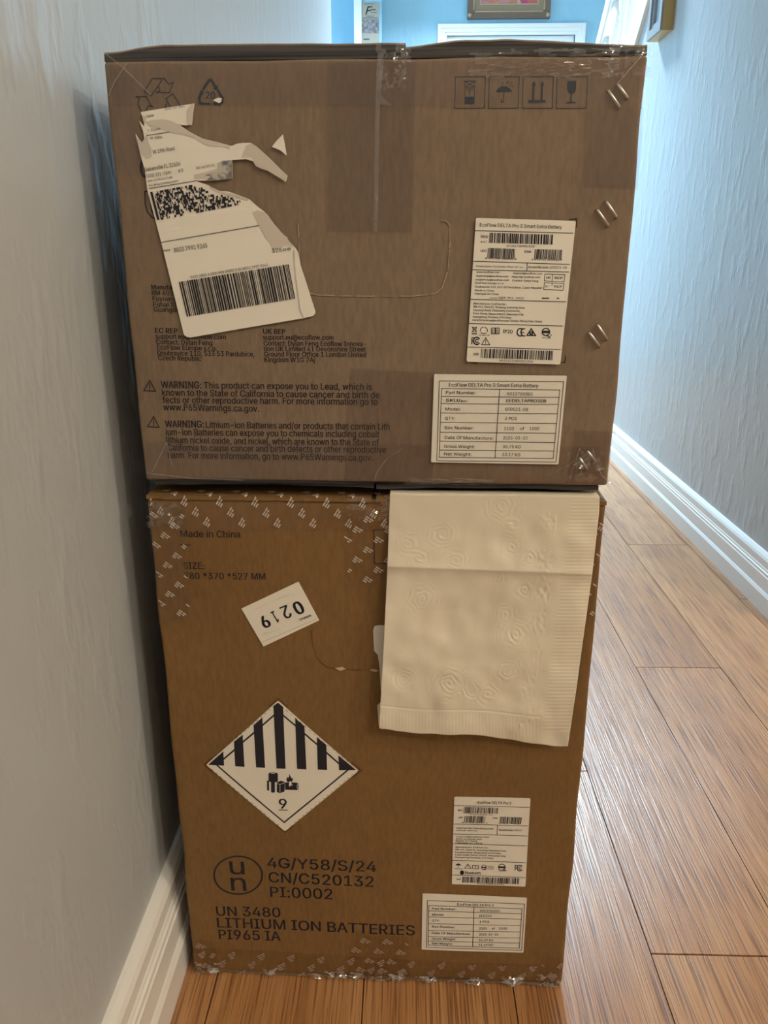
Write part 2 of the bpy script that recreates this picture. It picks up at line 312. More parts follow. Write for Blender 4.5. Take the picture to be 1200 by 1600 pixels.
# ------------------------------------------------------------------ text engine
# plain sans letter shapes by character code: advance, outline points, triangles; 400 units to the cap height
GLYPH = {
    32: (148, (), ()),
    35: (346, (190, 0, 256, 400, 296, 400, 231, 0, 8, 110, 15, 151, 314, 151, 308, 110, 50, 0, 115, 400, 156, 400, 90, 0, 32, 249, 38, 290, 337, 290, 331, 249), (0, 1, 2, 0, 2, 3, 4, 5, 6, 4, 6, 7, 8, 9, 10, 8, 10, 11, 12, 13, 14, 12, 14, 15)),
    37: (532, (138, 222, 114, 225, 95, 234, 79, 247, 68, 263, 61, 283, 59, 305, 59, 324, 61, 346, 68, 365, 79, 382, 95, 395, 115, 404, 138, 406, 162, 404, 181, 395, 197, 382, 208, 365, 214, 346, 217, 324, 217, 305, 214, 283, 208, 263, 196, 247, 181, 234, 161, 225, 138, 257, 155, 261, 167, 272, 173, 287, 176, 305, 176, 324, 173, 342, 167, 357, 156, 368, 138, 372, 121, 368, 109, 357, 102, 342, 100, 324, 100, 305, 102, 287, 109, 272, 120, 261, 394, -8, 371, -5, 351, 4, 335, 17, 324, 34, 317, 53, 315, 75, 315, 94, 317, 116, 324, 135, 336, 152, 351, 165, 371, 174, 394, 177, 418, 174, 437, 165, 453, 152, 464, 135, 470, 116, 472, 94, 472, 75, 470, 53, 463, 34, 452, 17, 437, 4, 417, -5, 394, 27, 411, 31, 423, 42, 429, 57, 432, 75, 432, 94, 430, 112, 423, 127, 412, 138, 394, 142, 377, 138, 365, 127, 358, 112, 356, 94, 356, 75, 358, 57, 365, 42, 376, 31, 104, 0, 379, 400, 425, 400, 150, 0), (12, 13, 14, 12, 14, 15, 11, 12, 15, 10, 11, 15, 10, 15, 16, 9, 10, 16, 9, 16, 35, 35, 16, 17, 9, 35, 36, 34, 35, 17, 9, 36, 37, 33, 34, 17, 8, 9, 37, 33, 17, 18, 8, 37, 38, 32, 33, 18, 7, 8, 38, 32, 18, 19, 7, 38, 39, 31, 32, 19, 6, 7, 39, 6, 39, 40, 30, 31, 19, 30, 19, 20, 5, 6, 40, 5, 40, 41, 29, 30, 20, 29, 20, 21, 5, 41, 42, 28, 29, 21, 4, 5, 42, 28, 21, 22, 4, 42, 43, 27, 28, 22, 3, 4, 43, 27, 22, 23, 3, 43, 26, 26, 27, 23, 3, 26, 23, 2, 3, 23, 2, 23, 24, 1, 2, 24, 1, 24, 25, 0, 1, 25, 56, 57, 58, 55, 56, 58, 55, 58, 59, 54, 55, 59, 54, 59, 60, 53, 54, 60, 53, 60, 79, 79, 60, 61, 53, 79, 80, 78, 79, 61, 77, 78, 61, 53, 80, 81, 52, 53, 81, 77, 61, 62, 52, 81, 82, 76, 77, 62, 51, 52, 82, 76, 62, 63, 51, 82, 83, 75, 76, 63, 50, 51, 83, 50, 83, 84, 74, 75, 63, 74, 63, 64, 49, 50, 84, 49, 84, 85, 73, 74, 64, 73, 64, 65, 72, 73, 65, 49, 85, 86, 48, 49, 86, 72, 65, 66, 48, 86, 87, 71, 72, 66, 47, 48, 87, 71, 66, 67, 70, 71, 67, 47, 87, 70, 47, 70, 67, 47, 67, 68, 46, 47, 68, 45, 46, 68, 45, 68, 69, 45, 69, 44, 88, 89, 90, 88, 90, 91)),
    38: (352, (155, -5, 118, -2, 87, 9, 61, 26, 42, 49, 31, 75, 27, 105, 29, 129, 37, 149, 50, 167, 67, 184, 87, 201, 110, 219, 170, 264, 178, 270, 186, 277, 194, 285, 200, 295, 204, 306, 206, 318, 203, 336, 193, 350, 178, 359, 158, 362, 144, 361, 132, 356, 122, 349, 114, 339, 109, 327, 108, 314, 109, 299, 114, 286, 122, 272, 133, 257, 145, 241, 160, 223, 344, 0, 286, 0, 135, 182, 95, 230, 80, 251, 69, 270, 62, 291, 59, 313, 62, 338, 71, 360, 86, 378, 106, 392, 130, 401, 157, 404, 185, 401, 209, 392, 228, 379, 243, 361, 252, 341, 254, 318, 253, 300, 248, 284, 240, 269, 229, 255, 216, 243, 201, 230, 121, 171, 100, 153, 86, 137, 79, 121, 76, 103, 79, 85, 86, 69, 97, 55, 113, 45, 131, 39, 152, 37, 175, 39, 197, 47, 218, 59, 237, 75, 252, 95, 264, 119, 272, 146, 274, 176, 321, 176, 318, 141, 312, 113, 302, 90, 292, 73, 281, 59, 271, 49, 262, 37, 240, 18, 213, 5, 184, -3), (48, 49, 50, 47, 48, 50, 47, 50, 51, 46, 47, 51, 46, 51, 52, 46, 52, 53, 45, 46, 23, 23, 46, 53, 45, 23, 24, 22, 23, 53, 22, 53, 54, 45, 24, 25, 44, 45, 25, 21, 22, 54, 44, 25, 26, 20, 21, 54, 44, 26, 27, 20, 54, 55, 44, 27, 28, 43, 44, 28, 19, 20, 55, 43, 28, 29, 18, 19, 55, 18, 55, 56, 43, 29, 30, 42, 43, 30, 17, 18, 56, 17, 56, 57, 42, 30, 31, 16, 17, 57, 41, 42, 31, 41, 31, 32, 15, 16, 57, 15, 57, 58, 14, 15, 58, 41, 32, 33, 40, 41, 33, 13, 14, 58, 13, 58, 59, 12, 13, 34, 34, 13, 59, 40, 33, 34, 34, 59, 60, 39, 40, 34, 34, 60, 61, 39, 34, 12, 12, 34, 35, 38, 39, 12, 12, 35, 77, 77, 35, 36, 11, 12, 38, 38, 12, 77, 10, 11, 38, 9, 10, 38, 9, 38, 62, 62, 38, 37, 79, 80, 81, 79, 81, 82, 9, 62, 63, 8, 9, 63, 8, 63, 64, 7, 8, 64, 78, 79, 82, 78, 82, 83, 7, 64, 65, 6, 7, 65, 6, 65, 66, 77, 78, 83, 77, 83, 84, 5, 6, 66, 5, 66, 67, 76, 77, 86, 86, 77, 36, 36, 77, 85, 85, 77, 84, 5, 67, 68, 4, 5, 68, 75, 76, 86, 86, 85, 36, 4, 68, 69, 75, 86, 87, 74, 75, 87, 4, 69, 70, 74, 87, 88, 3, 4, 70, 73, 74, 88, 3, 70, 71, 72, 73, 88, 3, 71, 72, 72, 88, 89, 3, 72, 89, 2, 3, 89, 2, 89, 90, 1, 2, 90, 1, 90, 91, 0, 1, 91)),
    40: (215, (70, 162, 72, 207, 79, 254, 90, 302, 103, 347, 120, 388, 139, 424, 186, 424, 166, 381, 150, 337, 137, 291, 127, 246, 121, 203, 119, 162, 121, 126, 126, 90, 135, 52, 148, 13, 165, -30, 186, -75, 139, -75, 109, -17, 88, 43, 74, 103), (5, 6, 7, 5, 7, 8, 4, 5, 8, 4, 8, 9, 3, 4, 9, 3, 9, 10, 2, 3, 10, 2, 10, 11, 1, 2, 11, 1, 11, 12, 0, 1, 12, 0, 12, 13, 23, 0, 13, 23, 13, 14, 23, 14, 15, 22, 23, 15, 22, 15, 16, 22, 16, 17, 21, 22, 17, 21, 17, 18, 20, 21, 18, 20, 18, 19)),
    41: (215, (29, -75, 51, -29, 68, 14, 80, 54, 89, 91, 94, 127, 96, 162, 94, 203, 88, 246, 78, 291, 65, 337, 48, 381, 29, 424, 76, 424, 95, 388, 111, 347, 125, 302, 136, 254, 142, 207, 145, 162, 140, 102, 127, 42, 105, -18, 76, -75), (11, 12, 13, 11, 13, 14, 11, 14, 15, 10, 11, 15, 10, 15, 16, 9, 10, 16, 9, 16, 17, 8, 9, 17, 8, 17, 18, 7, 8, 18, 7, 18, 19, 6, 7, 19, 5, 6, 19, 5, 19, 20, 4, 5, 20, 4, 20, 21, 3, 4, 21, 2, 3, 21, 2, 21, 22, 1, 2, 22, 1, 22, 23, 0, 1, 23)),
    42: (356, (158, 175, 162, 260, 90, 214, 70, 248, 146, 287, 70, 326, 90, 361, 162, 315, 158, 400, 197, 400, 194, 315, 265, 361, 285, 326, 209, 287, 285, 248, 265, 214, 194, 260, 197, 175), (7, 8, 9, 7, 9, 10, 5, 6, 7, 10, 11, 12, 4, 5, 7, 10, 12, 13, 4, 7, 10, 4, 10, 13, 3, 4, 13, 3, 13, 1, 1, 13, 16, 16, 13, 14, 3, 1, 2, 0, 1, 16, 0, 16, 17, 15, 16, 14)),
    43: (356, (155, 27, 155, 286, 201, 286, 201, 27, 48, 135, 48, 178, 307, 178, 307, 135), (0, 1, 2, 0, 2, 3, 4, 5, 6, 4, 6, 7)),
    44: (148, (30, -94, 53, 56, 108, 56, 66, -94), (0, 1, 2, 0, 2, 3)),
    45: (356, (265, 192, 265, 148, 90, 148, 90, 192), (2, 3, 0, 2, 0, 1)),
    46: (148, (75, -3, 61, -1, 50, 7, 42, 19, 39, 32, 42, 46, 50, 58, 61, 66, 75, 68, 89, 66, 100, 58, 108, 46, 111, 32, 108, 19, 100, 7, 89, -1), (7, 8, 9, 6, 7, 9, 6, 9, 10, 5, 6, 10, 5, 10, 11, 4, 5, 11, 4, 11, 12, 3, 4, 12, 3, 12, 13, 3, 13, 14, 2, 3, 14, 1, 2, 14, 1, 14, 15, 0, 1, 15)),
    47: (196, (185, 419, 56, -60, 11, -60, 140, 419), (2, 3, 0, 2, 0, 1)),
    48: (356, (178, -5, 137, 1, 102, 19, 74, 49, 54, 89, 42, 140, 38, 200, 42, 260, 54, 310, 75, 351, 103, 381, 137, 399, 178, 405, 219, 399, 254, 381, 282, 351, 302, 310, 314, 260, 319, 200, 315, 140, 302, 89, 282, 49, 254, 19, 220, 1, 178, 39, 205, 44, 228, 58, 246, 81, 260, 113, 268, 153, 270, 200, 268, 247, 260, 287, 246, 319, 228, 342, 205, 357, 178, 361, 151, 357, 128, 342, 110, 319, 97, 287, 89, 247, 86, 200, 89, 153, 97, 113, 110, 81, 128, 58, 151, 44), (11, 12, 13, 10, 11, 13, 10, 13, 14, 9, 10, 14, 9, 14, 36, 36, 14, 15, 9, 36, 37, 35, 36, 15, 9, 37, 38, 34, 35, 15, 8, 9, 38, 34, 15, 16, 8, 38, 39, 33, 34, 16, 8, 39, 40, 32, 33, 16, 7, 8, 40, 32, 16, 17, 7, 40, 41, 31, 32, 17, 31, 17, 18, 6, 7, 41, 6, 41, 42, 30, 31, 18, 5, 6, 42, 5, 42, 43, 29, 30, 18, 29, 18, 19, 5, 43, 44, 28, 29, 19, 4, 5, 44, 28, 19, 20, 4, 44, 45, 27, 28, 20, 3, 4, 45, 27, 20, 21, 3, 45, 46, 26, 27, 21, 3, 46, 47, 25, 26, 21, 25, 21, 22, 2, 3, 47, 2, 47, 24, 24, 25, 22, 2, 24, 22, 1, 2, 22, 1, 22, 23, 1, 23, 0)),
    49: (356, (60, 0, 60, 43, 307, 43, 307, 0, 217, 400, 217, 0, 167, 0, 167, 352, 165, 352, 68, 281, 68, 336, 156, 400), (0, 1, 2, 0, 2, 3, 10, 11, 4, 10, 4, 8, 8, 4, 7, 7, 4, 5, 10, 8, 9, 6, 7, 5)),
    50: (356, (50, 0, 50, 37, 184, 180, 205, 202, 222, 222, 235, 240, 244, 257, 250, 274, 252, 292, 249, 312, 242, 329, 230, 343, 215, 353, 196, 359, 176, 361, 154, 359, 135, 352, 120, 340, 109, 325, 102, 306, 100, 285, 52, 285, 56, 318, 68, 348, 87, 372, 112, 390, 143, 402, 177, 405, 211, 402, 241, 390, 265, 373, 284, 350, 296, 323, 300, 293, 298, 271, 292, 250, 281, 228, 264, 203, 241, 175, 210, 141, 120, 48, 120, 45, 306, 45, 306, 0), (26, 27, 28, 26, 28, 29, 25, 26, 29, 25, 29, 30, 24, 25, 30, 24, 30, 31, 23, 24, 15, 15, 24, 14, 14, 24, 13, 13, 24, 31, 12, 13, 31, 23, 15, 16, 11, 12, 31, 23, 16, 17, 11, 31, 32, 22, 23, 17, 10, 11, 32, 22, 17, 18, 9, 10, 32, 22, 18, 19, 9, 32, 33, 21, 22, 19, 8, 9, 33, 21, 19, 20, 8, 33, 34, 7, 8, 34, 6, 7, 34, 6, 34, 35, 5, 6, 35, 5, 35, 36, 4, 5, 36, 4, 36, 37, 3, 4, 37, 3, 37, 38, 2, 3, 38, 1, 2, 38, 1, 38, 39, 1, 39, 40, 1, 40, 41, 1, 41, 42, 1, 42, 43, 0, 1, 43)),
    51: (356, (171, -5, 136, -2, 104, 8, 77, 24, 55, 45, 41, 72, 34, 104, 86, 104, 90, 84, 99, 68, 113, 56, 130, 47, 150, 41, 172, 39, 195, 41, 216, 48, 234, 58, 247, 73, 256, 92, 259, 114, 256, 135, 248, 154, 235, 171, 216, 184, 190, 192, 158, 195, 123, 195, 123, 235, 226, 352, 226, 355, 55, 355, 55, 400, 293, 400, 293, 362, 166, 219, 166, 227, 207, 227, 242, 217, 271, 199, 292, 175, 305, 146, 309, 114, 305, 81, 291, 52, 270, 28, 243, 10, 209, -2), (30, 31, 32, 30, 32, 33, 30, 33, 29, 29, 33, 28, 28, 33, 34, 27, 28, 35, 35, 28, 34, 26, 27, 35, 26, 35, 36, 26, 36, 37, 26, 37, 38, 26, 38, 25, 25, 38, 24, 24, 38, 39, 23, 24, 39, 22, 23, 39, 22, 39, 40, 21, 22, 40, 20, 21, 40, 20, 40, 41, 19, 20, 41, 18, 19, 41, 18, 41, 42, 5, 6, 7, 5, 7, 8, 17, 18, 42, 5, 8, 9, 17, 42, 43, 16, 17, 43, 4, 5, 9, 4, 9, 10, 15, 16, 43, 4, 10, 11, 15, 43, 44, 14, 15, 44, 4, 11, 12, 3, 4, 12, 13, 14, 44, 3, 12, 13, 3, 13, 44, 3, 44, 45, 2, 3, 45, 2, 45, 46, 1, 2, 46, 1, 46, 0)),
    52: (356, (31, 83, 31, 125, 194, 400, 244, 400, 85, 130, 85, 128, 325, 128, 325, 83, 221, 0, 221, 95, 221, 115, 221, 250, 270, 250, 270, 0), (1, 2, 3, 1, 3, 4, 1, 4, 5, 1, 5, 6, 1, 6, 7, 0, 1, 7, 10, 11, 12, 10, 12, 13, 9, 10, 13, 8, 9, 13)),
    53: (356, (174, -5, 140, -2, 110, 9, 85, 25, 65, 47, 52, 73, 47, 103, 96, 103, 100, 85, 108, 70, 121, 57, 136, 47, 154, 41, 174, 39, 197, 42, 217, 51, 234, 64, 247, 82, 255, 103, 258, 128, 255, 152, 247, 174, 233, 192, 216, 206, 195, 215, 171, 218, 151, 216, 132, 211, 114, 203, 101, 193, 53, 199, 75, 400, 288, 400, 288, 355, 118, 355, 105, 237, 107, 237, 122, 247, 140, 255, 159, 261, 180, 262, 207, 260, 231, 252, 253, 240, 271, 224, 286, 205, 298, 182, 305, 156, 307, 128, 303, 92, 290, 59, 270, 32, 243, 12, 210, -1), (30, 31, 34, 34, 31, 32, 34, 32, 33, 30, 34, 35, 39, 40, 41, 38, 39, 41, 38, 41, 42, 37, 38, 42, 37, 42, 43, 36, 37, 43, 36, 43, 44, 30, 35, 36, 30, 36, 26, 26, 36, 25, 25, 36, 44, 25, 44, 45, 24, 25, 45, 30, 26, 27, 23, 24, 45, 30, 27, 28, 22, 23, 45, 22, 45, 46, 30, 28, 29, 21, 22, 46, 21, 46, 47, 20, 21, 47, 20, 47, 48, 19, 20, 48, 19, 48, 49, 18, 19, 49, 17, 18, 49, 5, 6, 7, 5, 7, 8, 17, 49, 50, 5, 8, 9, 16, 17, 50, 4, 5, 9, 4, 9, 10, 15, 16, 50, 15, 50, 51, 4, 10, 11, 14, 15, 51, 4, 11, 12, 3, 4, 12, 13, 14, 51, 3, 12, 13, 3, 13, 51, 3, 51, 52, 2, 3, 52, 2, 52, 53, 1, 2, 53, 1, 53, 0)),
    54: (356, (178, -5, 143, -1, 112, 12, 86, 32, 66, 59, 54, 91, 50, 127, 53, 157, 63, 188, 80, 224, 108, 268, 198, 400, 253, 400, 119, 205, 114, 205, 121, 216, 130, 226, 141, 235, 154, 241, 169, 246, 185, 247, 219, 243, 248, 232, 272, 213, 291, 189, 302, 158, 306, 123, 302, 88, 289, 57, 269, 31, 244, 11, 213, -1, 178, 38, 200, 41, 219, 49, 235, 62, 247, 80, 255, 100, 257, 123, 255, 147, 247, 168, 235, 185, 219, 198, 200, 206, 178, 209, 156, 206, 137, 198, 121, 185, 108, 168, 101, 148, 98, 125, 101, 101, 108, 80, 121, 62, 137, 49, 156, 41), (10, 11, 12, 10, 12, 16, 16, 12, 13, 9, 10, 16, 19, 20, 21, 18, 19, 21, 18, 21, 22, 17, 18, 22, 16, 17, 22, 16, 22, 23, 9, 16, 15, 13, 16, 44, 44, 16, 23, 8, 9, 15, 8, 15, 14, 44, 23, 43, 43, 23, 24, 13, 44, 45, 13, 45, 46, 42, 43, 24, 8, 14, 13, 8, 13, 46, 8, 46, 47, 41, 42, 24, 41, 24, 25, 7, 8, 47, 7, 47, 48, 40, 41, 25, 7, 48, 49, 39, 40, 25, 39, 25, 26, 6, 7, 49, 6, 49, 50, 38, 39, 26, 5, 6, 50, 5, 50, 51, 37, 38, 26, 37, 26, 27, 5, 51, 52, 36, 37, 27, 4, 5, 52, 36, 27, 28, 4, 52, 53, 35, 36, 28, 4, 53, 54, 34, 35, 28, 3, 4, 54, 34, 28, 29, 3, 54, 55, 33, 34, 29, 3, 55, 32, 32, 33, 29, 3, 32, 29, 2, 3, 29, 2, 29, 30, 1, 2, 30, 1, 30, 31, 0, 1, 31)),
    55: (356, (76, 0, 254, 352, 254, 355, 49, 355, 49, 400, 307, 400, 307, 353, 130, 0), (3, 4, 5, 3, 5, 2, 2, 5, 6, 1, 2, 6, 1, 6, 7, 0, 1, 7)),
    56: (356, (178, -5, 140, -2, 107, 9, 79, 26, 58, 49, 45, 76, 41, 106, 43, 131, 51, 153, 63, 173, 79, 190, 99, 201, 120, 208, 120, 210, 93, 222, 73, 242, 60, 269, 55, 299, 59, 328, 71, 354, 90, 375, 115, 392, 144, 402, 178, 405, 211, 402, 241, 392, 265, 375, 284, 354, 296, 328, 300, 299, 296, 269, 283, 242, 262, 222, 236, 210, 236, 208, 257, 201, 276, 190, 292, 173, 305, 153, 313, 131, 315, 106, 311, 76, 298, 49, 277, 26, 249, 9, 216, -2, 178, 39, 203, 41, 224, 47, 241, 58, 254, 72, 262, 89, 265, 109, 262, 130, 253, 148, 240, 164, 222, 175, 201, 183, 178, 185, 154, 183, 133, 175, 115, 164, 102, 148, 94, 130, 91, 109, 93, 89, 101, 72, 114, 58, 132, 47, 153, 41, 178, 228, 198, 230, 216, 236, 230, 246, 241, 260, 249, 276, 251, 295, 249, 314, 242, 330, 231, 344, 216, 353, 198, 360, 178, 362, 157, 360, 139, 353, 125, 344, 114, 330, 107, 314, 104, 295, 107, 276, 114, 260, 125, 246, 140, 236, 158, 230), (22, 23, 24, 21, 22, 24, 21, 24, 25, 20, 21, 25, 20, 25, 26, 20, 26, 27, 19, 20, 82, 82, 20, 27, 19, 82, 83, 81, 82, 27, 19, 83, 84, 80, 81, 27, 18, 19, 84, 80, 27, 28, 18, 84, 85, 79, 80, 28, 18, 85, 86, 78, 79, 28, 18, 86, 87, 77, 78, 28, 17, 18, 87, 77, 28, 29, 17, 87, 88, 76, 77, 29, 16, 17, 88, 76, 29, 30, 16, 88, 89, 75, 76, 30, 16, 89, 90, 74, 75, 30, 74, 30, 31, 15, 16, 90, 15, 90, 91, 73, 74, 31, 15, 91, 92, 72, 73, 31, 72, 31, 32, 14, 15, 92, 14, 92, 93, 71, 72, 32, 14, 93, 70, 70, 71, 32, 14, 70, 32, 14, 32, 33, 13, 14, 33, 12, 13, 33, 12, 33, 34, 11, 12, 34, 11, 34, 35, 10, 11, 35, 10, 35, 36, 9, 10, 58, 58, 10, 36, 58, 36, 37, 9, 58, 59, 57, 58, 37, 56, 57, 37, 9, 59, 60, 9, 60, 61, 55, 56, 37, 8, 9, 61, 55, 37, 38, 8, 61, 62, 54, 55, 38, 7, 8, 62, 54, 38, 39, 7, 62, 63, 53, 54, 39, 6, 7, 63, 53, 39, 40, 6, 63, 64, 52, 53, 40, 6, 64, 65, 51, 52, 40, 5, 6, 65, 51, 40, 41, 5, 65, 66, 50, 51, 41, 4, 5, 66, 50, 41, 42, 4, 66, 67, 49, 50, 42, 4, 67, 68, 48, 49, 42, 3, 4, 68, 48, 42, 43, 3, 68, 69, 47, 48, 43, 46, 47, 43, 3, 69, 46, 3, 46, 43, 3, 43, 44, 2, 3, 44, 1, 2, 44, 1, 44, 45, 1, 45, 0)),
    57: (356, (178, 405, 213, 401, 244, 388, 270, 368, 289, 341, 302, 309, 306, 273, 303, 243, 293, 212, 275, 176, 248, 132, 158, 0, 103, 0, 237, 195, 242, 195, 235, 184, 226, 174, 215, 165, 202, 159, 187, 154, 171, 153, 137, 157, 108, 168, 84, 187, 65, 211, 54, 242, 50, 277, 54, 312, 67, 343, 86, 369, 112, 389, 143, 401, 178, 362, 156, 359, 137, 351, 121, 338, 109, 320, 101, 300, 99, 277, 101, 253, 109, 232, 121, 215, 137, 202, 156, 194, 178, 191, 200, 194, 219, 202, 235, 215, 247, 232, 255, 252, 257, 275, 255, 299, 247, 320, 235, 338, 219, 351, 200, 359), (31, 0, 1, 30, 31, 1, 30, 1, 2, 29, 30, 2, 29, 2, 3, 28, 29, 33, 33, 29, 32, 32, 29, 3, 32, 3, 55, 55, 3, 4, 28, 33, 34, 54, 55, 4, 28, 34, 35, 53, 54, 4, 27, 28, 35, 53, 4, 5, 27, 35, 36, 52, 53, 5, 27, 36, 37, 51, 52, 5, 26, 27, 37, 51, 5, 6, 26, 37, 38, 50, 51, 6, 25, 26, 38, 25, 38, 39, 49, 50, 6, 49, 6, 7, 25, 39, 40, 48, 49, 7, 48, 7, 8, 24, 25, 40, 24, 40, 41, 47, 48, 8, 24, 41, 42, 46, 47, 8, 46, 8, 14, 14, 8, 9, 23, 24, 42, 23, 42, 43, 45, 46, 13, 13, 46, 14, 45, 13, 17, 17, 13, 12, 15, 14, 9, 23, 43, 44, 44, 45, 17, 23, 44, 17, 22, 23, 17, 16, 15, 9, 16, 9, 10, 17, 16, 10, 21, 22, 17, 21, 17, 18, 12, 17, 10, 21, 18, 19, 20, 21, 19, 12, 10, 11)),
    58: (148, (75, -3, 61, -1, 50, 7, 42, 19, 39, 32, 42, 46, 50, 58, 61, 66, 75, 68, 89, 66, 100, 58, 108, 46, 111, 32, 108, 19, 100, 7, 89, -1, 75, 213, 61, 216, 50, 223, 42, 235, 39, 249, 42, 262, 50, 274, 61, 282, 75, 285, 89, 282, 100, 274, 108, 262, 111, 249, 108, 235, 100, 223, 89, 216), (7, 8, 9, 6, 7, 9, 6, 9, 10, 5, 6, 10, 5, 10, 11, 4, 5, 11, 4, 11, 12, 3, 4, 12, 3, 12, 13, 3, 13, 14, 2, 3, 14, 1, 2, 14, 1, 14, 15, 0, 1, 15, 23, 24, 25, 22, 23, 25, 22, 25, 26, 21, 22, 26, 21, 26, 27, 21, 27, 28, 20, 21, 28, 19, 20, 28, 19, 28, 29, 18, 19, 29, 18, 29, 30, 17, 18, 30, 17, 30, 31, 16, 17, 31)),
    59: (148, (30, -94, 53, 56, 108, 56, 66, -94, 81, 213, 68, 216, 56, 223, 48, 235, 45, 249, 48, 262, 56, 274, 68, 282, 81, 285, 95, 282, 107, 274, 115, 262, 117, 249, 115, 235, 107, 223, 95, 216), (0, 1, 2, 0, 2, 3, 11, 12, 13, 10, 11, 13, 10, 13, 14, 9, 10, 14, 9, 14, 15, 8, 9, 15, 8, 15, 16, 7, 8, 16, 7, 16, 17, 6, 7, 17, 6, 17, 18, 5, 6, 18, 5, 18, 19, 4, 5, 19)),
    64: (532, (279, -106, 223, -102, 174, -90, 132, -69, 96, -41, 68, -6, 48, 36, 36, 86, 32, 141, 36, 195, 48, 243, 69, 285, 97, 321, 131, 349, 173, 370, 221, 382, 274, 387, 326, 382, 371, 369, 410, 348, 442, 320, 467, 288, 485, 251, 496, 211, 500, 169, 499, 140, 496, 112, 491, 84, 483, 60, 471, 39, 455, 22, 434, 12, 406, 8, 390, 9, 374, 13, 359, 19, 347, 28, 337, 39, 332, 54, 330, 54, 321, 37, 305, 23, 284, 13, 257, 10, 224, 14, 197, 28, 176, 49, 161, 76, 151, 108, 148, 143, 152, 178, 163, 208, 180, 234, 202, 253, 229, 266, 259, 270, 283, 267, 303, 260, 317, 251, 327, 240, 330, 240, 330, 263, 372, 263, 372, 87, 375, 71, 381, 58, 392, 49, 407, 46, 425, 50, 438, 60, 447, 76, 453, 100, 456, 131, 457, 169, 454, 204, 446, 236, 431, 267, 411, 294, 385, 316, 354, 333, 316, 344, 273, 348, 229, 344, 190, 334, 157, 316, 129, 292, 106, 263, 90, 227, 80, 186, 77, 140, 80, 93, 90, 52, 107, 16, 129, -13, 158, -36, 193, -53, 234, -64, 281, -67, 303, -66, 324, -63, 343, -59, 360, -54, 385, -46, 397, -84, 383, -89, 365, -94, 345, -99, 323, -103, 301, -105, 259, 51, 282, 54, 301, 61, 314, 75, 324, 93, 330, 117, 332, 145, 330, 174, 323, 196, 313, 211, 299, 222, 282, 227, 260, 229, 240, 226, 222, 218, 209, 205, 198, 188, 192, 168, 190, 145, 192, 121, 197, 99, 206, 79, 219, 64, 237, 54), (15, 16, 17, 14, 15, 17, 14, 17, 18, 13, 14, 18, 13, 18, 19, 12, 13, 82, 82, 13, 81, 81, 13, 19, 81, 19, 80, 80, 19, 20, 12, 82, 83, 79, 80, 20, 12, 83, 84, 78, 79, 20, 11, 12, 84, 78, 20, 21, 11, 84, 85, 77, 78, 21, 76, 77, 21, 11, 85, 86, 76, 21, 22, 10, 11, 86, 54, 55, 56, 54, 56, 57, 75, 76, 22, 53, 54, 57, 60, 61, 62, 60, 62, 63, 10, 86, 87, 53, 57, 58, 52, 53, 58, 75, 22, 23, 52, 58, 59, 9, 10, 87, 52, 59, 60, 52, 60, 121, 121, 60, 120, 120, 60, 119, 119, 60, 118, 118, 60, 117, 117, 60, 63, 74, 75, 23, 51, 52, 122, 122, 52, 121, 9, 87, 88, 51, 122, 123, 51, 123, 124, 74, 23, 24, 50, 51, 124, 50, 124, 125, 73, 74, 24, 116, 117, 63, 8, 9, 88, 50, 125, 126, 8, 88, 89, 49, 50, 126, 115, 116, 63, 72, 73, 24, 72, 24, 25, 49, 126, 127, 49, 127, 128, 114, 115, 63, 48, 49, 128, 7, 8, 89, 72, 25, 26, 7, 89, 90, 71, 72, 26, 48, 128, 129, 113, 114, 63, 71, 26, 27, 47, 48, 129, 70, 71, 27, 47, 129, 130, 7, 90, 91, 112, 113, 63, 112, 63, 64, 6, 7, 91, 70, 27, 28, 47, 130, 131, 69, 70, 28, 46, 47, 131, 111, 112, 64, 111, 64, 65, 46, 131, 132, 110, 111, 65, 68, 69, 28, 68, 28, 29, 110, 65, 39, 39, 65, 38, 38, 65, 66, 46, 132, 109, 110, 39, 40, 37, 38, 66, 109, 110, 40, 6, 91, 92, 46, 109, 40, 67, 68, 29, 37, 66, 67, 45, 46, 40, 37, 67, 29, 36, 37, 29, 36, 29, 30, 45, 40, 41, 5, 6, 92, 35, 36, 30, 44, 45, 41, 44, 41, 42, 35, 30, 31, 34, 35, 31, 5, 92, 93, 43, 44, 42, 33, 34, 31, 33, 31, 32, 4, 5, 93, 4, 93, 94, 4, 94, 95, 3, 4, 95, 101, 102, 103, 3, 95, 96, 100, 101, 103, 99, 100, 103, 98, 99, 103, 3, 96, 97, 97, 98, 103, 3, 97, 103, 2, 3, 103, 2, 103, 104, 2, 104, 105, 1, 2, 105, 1, 105, 106, 1, 106, 107, 0, 1, 107, 0, 107, 108)),
    65: (377, (13, 0, 158, 400, 217, 400, 364, 0, 311, 0, 226, 238, 217, 263, 208, 293, 196, 330, 183, 376, 193, 376, 179, 329, 167, 292, 158, 262, 150, 238, 67, 0, 86, 112, 86, 156, 291, 156, 291, 112), (0, 1, 9, 9, 1, 2, 9, 2, 10, 10, 2, 3, 0, 9, 11, 11, 9, 8, 11, 10, 8, 8, 10, 3, 7, 8, 3, 0, 11, 12, 6, 7, 3, 0, 12, 13, 5, 6, 3, 0, 13, 14, 0, 14, 15, 4, 5, 3, 16, 17, 18, 16, 18, 19)),
